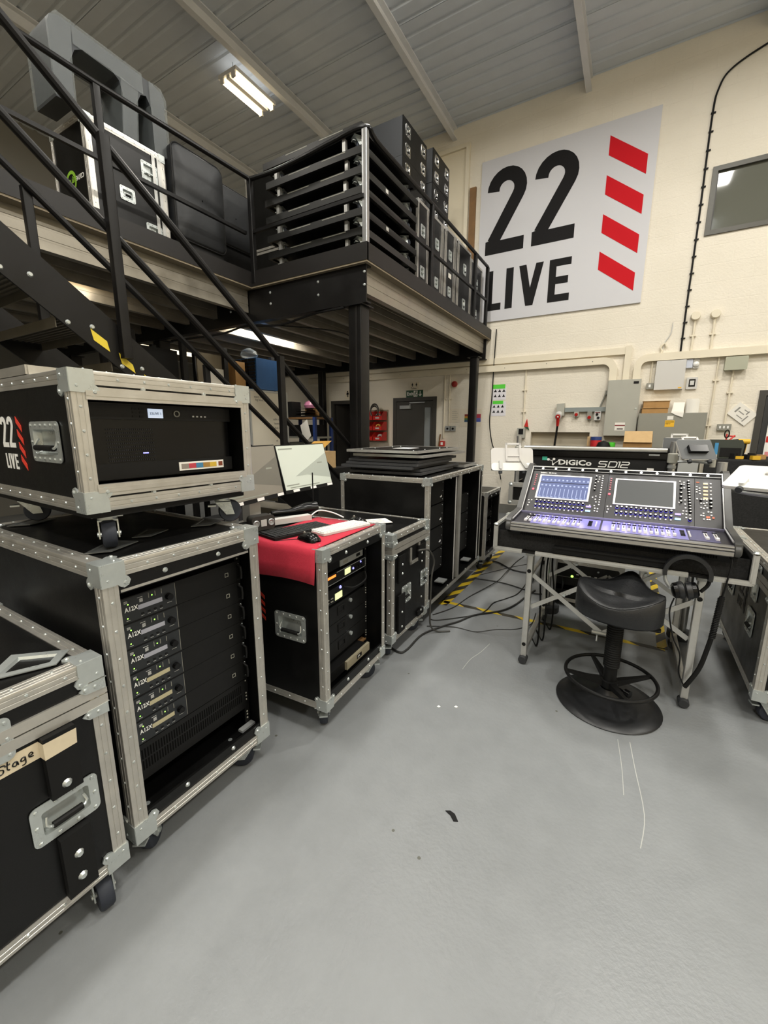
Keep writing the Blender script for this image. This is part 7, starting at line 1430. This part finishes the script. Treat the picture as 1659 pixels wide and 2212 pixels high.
# stack of lids on the twin rack
lid_l = ('top aluminium edged lid with white label on the pile', 'second aluminium edged lid in the pile', 'third lid in the pile, dark foam edge', 'fourth lid in the pile, dark edge', 'fifth lid in the pile, dark edge', 'sixth lid in the pile, dark edge', 'bottom dark lid of the pile on the twin rack')
LZ0 = 1.113
for k in range(7):
    z = LZ0 + (0.006 + 0.022 * (6 - k) if k > 1 else 0.168 - 0.034 * k) ; sx = R.uniform(-0.03, 0.03); al = k < 2
    t = thing('case_lid', lid_l[k] + (' on the twin rack' if k < 6 else ''), 'lid', (-1.30 + sx - (0.03 if k in (2, 4) else 0), 2.70 + (0.02 if al else 0.03) * ((k * 3) % 4), z), RZ + math.radians(1.5 + R.uniform(-2, 2)), 'pile of lids on the twin rack')
    w_, d_ = 0.62 + (0.30 if al else 0.24), 0.62
    w_ = 0.88 if al else 0.74 + 0.03 * (k % 3)
    mbox('lid_board', (0.012, 0.012, 0.003), (w_ - 0.012, d_ - 0.012, 0.017), LAM, t); ee = ALUB if al else (_mats.get('lid_edge_grey') or mat('lid_edge_grey', '#3c3d3f', 0.5))
    for a, b in (((0, 0, 0), (w_, 0.014, 0.0195)), ((0, d_ - 0.014, 0), (w_, d_, 0.0195)), ((0, 0.014, 0), (0.014, d_ - 0.014, 0.0195)), ((w_ - 0.014, 0.014, 0), (w_, d_ - 0.014, 0.0195))): mbox('lid_edge', a, b, ee, t)
    if k == 0:
        mbox('white_label', (0.35, 0.25, 0.0172), (0.55, 0.40, 0.018), WHT, t)
        q = M()
        for x in (0.1, 0.3, 0.6, 0.76): q.dome((x, 0.08, 0.017), 0.006, (0, 0, 1), 6).dome((x, 0.54, 0.017), 0.006, (0, 0, 1), 6)
        q.obj('rivets', ZINC, t, kind='stuff')
t = thing('case_lid', 'short aluminium edged lid lying on right end of twin rack', 'lid', (-1.28, 3.62, LZ0 + 0.002), RZ + 0.03); mbox('lid_board', (0.012, 0.012, 0.003), (0.36, 0.55, 0.018), LAM, t)
for a, b in (((0, 0, 0), (0.375, 0.014, 0.022)), ((0, 0.55, 0), (0.375, 0.564, 0.022)), ((0, 0.014, 0), (0.014, 0.55, 0.022)), ((0.361, 0.014, 0), (0.375, 0.55, 0.022))): mbox('lid_edge', a, b, ALUB, t)

# ================================================================== BENCHES BY THE BACK WALL, RIGHT
bb = thing('carpeted_bench', 'charcoal carpet covered bench at right carrying tools', 'bench', (0, 0, 0)); M().rbox((0.69, 5.45, 0), (3.0, 6.3, 1.165), 0.02, 'x').obj('carpet_cover', FOAM, bb); mbox('side_strip', (0.655, 5.48, 0.0), (0.688, 6.2, 1.15), CARDL if False else mat('pale_board', '#b9b2a2', 0.7), bb)
wk = thing('work_bench', 'low black bench along wall behind the rear console', 'bench', (0, 0, 0)); mbox('bench_top', (-1.45, 6.45, 1.06), (0.62, WY - 0.005, 1.10), BLKM, wk)
for x in (-1.4, 0.55): mbox('bench_panel', (x - 0.03, 6.5, 0), (x + 0.03, WY - 0.03, 1.06), BLKM, wk)
mbox('back_panel', (-1.37, 6.52, 0.5), (0.52, 6.55, 1.06), BLKM, wk)
for x0, x1, l in ((0.32, 0.43, 'tan tall case standing right of the rear console'), (0.45, 0.62, 'grey metal unit between pole and carpeted bench')):
    t = thing('tall_unit', l, 'unit', (0, 5.3, 0)); mbox('unit_body', (x0, 0, 0.0), (x1, 0.4, 1.17 if x0 < 0.4 else 1.20), mat('tan_unit', '#8c8474', 0.6) if x0 < 0.4 else SILV, t); mbox('dark_slot', (x0 + 0.02, -0.003, 0.9), (x1 - 0.02, 0, 0.96), BLKM, t)
# cardboard box and tape rolls
t = thing('cardboard_box', 'open brown cardboard box with tilted front behind the console text panel', 'box', (0.08, 6.8, 1.102)); mbox('carton', (-0.17, -0.1, 0), (0.17, 0.14, 0.2), CARD, t); M().prism([(-0.13, 0.19), (0.0, 0.34), (0.012, 0.335), (-0.118, 0.185)], 'x', -0.165, 0.165).obj('raised_flap', CARDL, t); M().prism([(-0.13, 0.0), (-0.05, 0.19), (0.02, 0.3), (0.14, 0.19), (0.14, 0)], 'x', 0.166, 0.172).obj('side_flap', mat('dark_card', '#6b5334', 0.85), t)
TP = [('#c22a2c', 'lower red tape roll'), ('#c22a2c', 'middle red tape roll'), ('#2d3f7a', 'blue tape roll on top')]
for k in range(5):
    c, l = (('#26262a', 'bottom black tape roll'), ('#26262a', 'second black tape roll'), *TP)[k]
    tag(M().lathe([(0.035, 0), (0.075, 0), (0.075, 0.05), (0.035, 0.05), (0.035, 0)], n=24).obj('tape_roll', mat('tape_%d' % k, c, 0.45), loc=(-0.44, 6.85, 1.102 + 0.052 * k)), l + ' of the pile left of tall grey cabinet', 'tape', 'tape roll pile')
tag(M().lathe([(0, 0), (0.05, 0), (0.06, 0.18), (0.055, 0.18), (0.046, 0.006), (0, 0.006)], n=20).obj('green_cup', GREEN, loc=(-0.245, 6.82, 1.102)), 'bright green cup behind the console text panel', 'cup')
tag(M().lathe([(0, 0), (0.1, 0), (0.1, 0.1), (0.07, 0.18), (0, 0.21)], n=16).obj('black_bag', BLKM, loc=(-0.33, 6.68, 1.102)), 'black round-topped bag between tape rolls and green cup', 'bag')
tag(mbox('kraft_box', (-0.56, 6.9, 1.102), (-0.52, 7.1, 1.36), CARDL), 'thin kraft card standing left of tape rolls', 'card')
# tools on the carpeted bench
t = thing('tool_box', 'open dark green tool bag with red handled tools on carpeted bench', 'tool bag', (0.86, 5.62, 1.167)); M().prism([(-0.13, 0), (0.13, 0), (0.14, 0.14), (0.12, 0.19), (-0.12, 0.19), (-0.14, 0.14)], 'y', -0.1, 0.12).obj('bag_body', mat('olive_bag', '#3a3e36', 0.8), t); M().box((-0.10, -0.108, 0.03), (-0.07, -0.1, 0.16)).obj('blue_strap', mat('blue_strap', '#3f86b4', 0.5), t); mbox('pocket', (-0.05, -0.106, 0.02), (0.12, -0.1, 0.11), BLKM, t)
for a, b in (((0.0, 0, 0.17), (0.005, 0.03, 0.25)), ((0.03, 0, 0.19), (0.07, 0.02, 0.235)), ((0.02, 0.02, 0.23), (0.075, 0.03, 0.225))): M().cyl(a, b, 0.008, n=8).obj('red_grip', REDPL, t)
M().tube([(0.012 * math.cos(x) * 1.6, 0.0, 0.25 + 0.04 * math.sin(x)) for x in [2 * PI * i / 12 for i in range(12)]], 0.006, 6, True).obj('clamp_ring', BLKM, t)
t = thing('cordless_drill', 'yellow and black cordless drill standing on carpeted bench', 'drill', (0.995, 5.60, 1.167), 0.25); DY = mat('drill_yellow', '#d2a62a', 0.45)
M().box((-0.055, -0.035, 0), (0.06, 0.035, 0.045)).obj('battery', BLKM, t); M().prism([(-0.012, 0.045), (0.022, 0.045), (0.03, 0.15), (-0.008, 0.15)], 'y', -0.016, 0.016).obj('drill_grip', BLKM, t); M().prism([(0.022, 0.06), (0.028, 0.06), (0.036, 0.15), (0.03, 0.15)], 'y', -0.014, 0.014).obj('grip_back', DY, t); M().cyl((0.055, 0, 0.175), (-0.045, 0, 0.175), 0.026, n=16).obj('drill_motor', DY, t); M().tube([(-0.045, 0, 0.175), (-0.09, 0, 0.172), (-0.13, 0, 0.168)], 0.02, 14, radii=[0.025, 0.022, 0.01]).obj('chuck', BLKM, t)
for k, (x, y, c, l) in enumerate(((0.97, 5.52, DY, 'yellow plastic drill case corner'), (1.09, 5.50, DY, 'second yellow tool lump'), (1.15, 5.58, CARD, 'orange brown offcut'), (0.93, 5.55, BLKM, 'black driver tool'), (1.07, 5.53, BLKM, 'black battery charger'))): tag(M().rbox((-0.035, -0.03, 0), (0.035, 0.03, 0.03 + 0.008 * k), 0.008).obj('small_tool', c, loc=(x, y - 0.02 * (k % 2), 1.167), rot=(0, 0, 0.3 * k)), l + ' lying near the cordless drill', 'tool')
# bright poster seen through the right doorway
t = thing('door_poster', 'white poster with red and blue shapes seen through the right doorway', 'poster', (0, WY - 0.013 + 0.012, 0)); 
M().panel(1.525, 1.0, 1.9, 1.62, 0.0015, 0.004).on(((0, -0.02, 0), (1, 0, 0), (0, 0, 1), (0, -1, 0))).obj('poster_sheet', WHT, t)
for a, b, c, d, m_ in ((1.53, 1.30, 1.60, 1.38, REDPL), (1.62, 1.42, 1.70, 1.52, mat('poster_blue', '#7fb0cc', 0.5)), (1.54, 1.12, 1.75, 1.18, mat('poster_pink', '#d88a90', 0.5)), (1.66, 1.25, 1.8, 1.36, REDPL)): M().panel(a, b, c, d, 0.004, 0.005).on(((0, -0.02, 0), (1, 0, 0), (0, 0, 1), (0, -1, 0))).obj('poster_shape', m_, t)
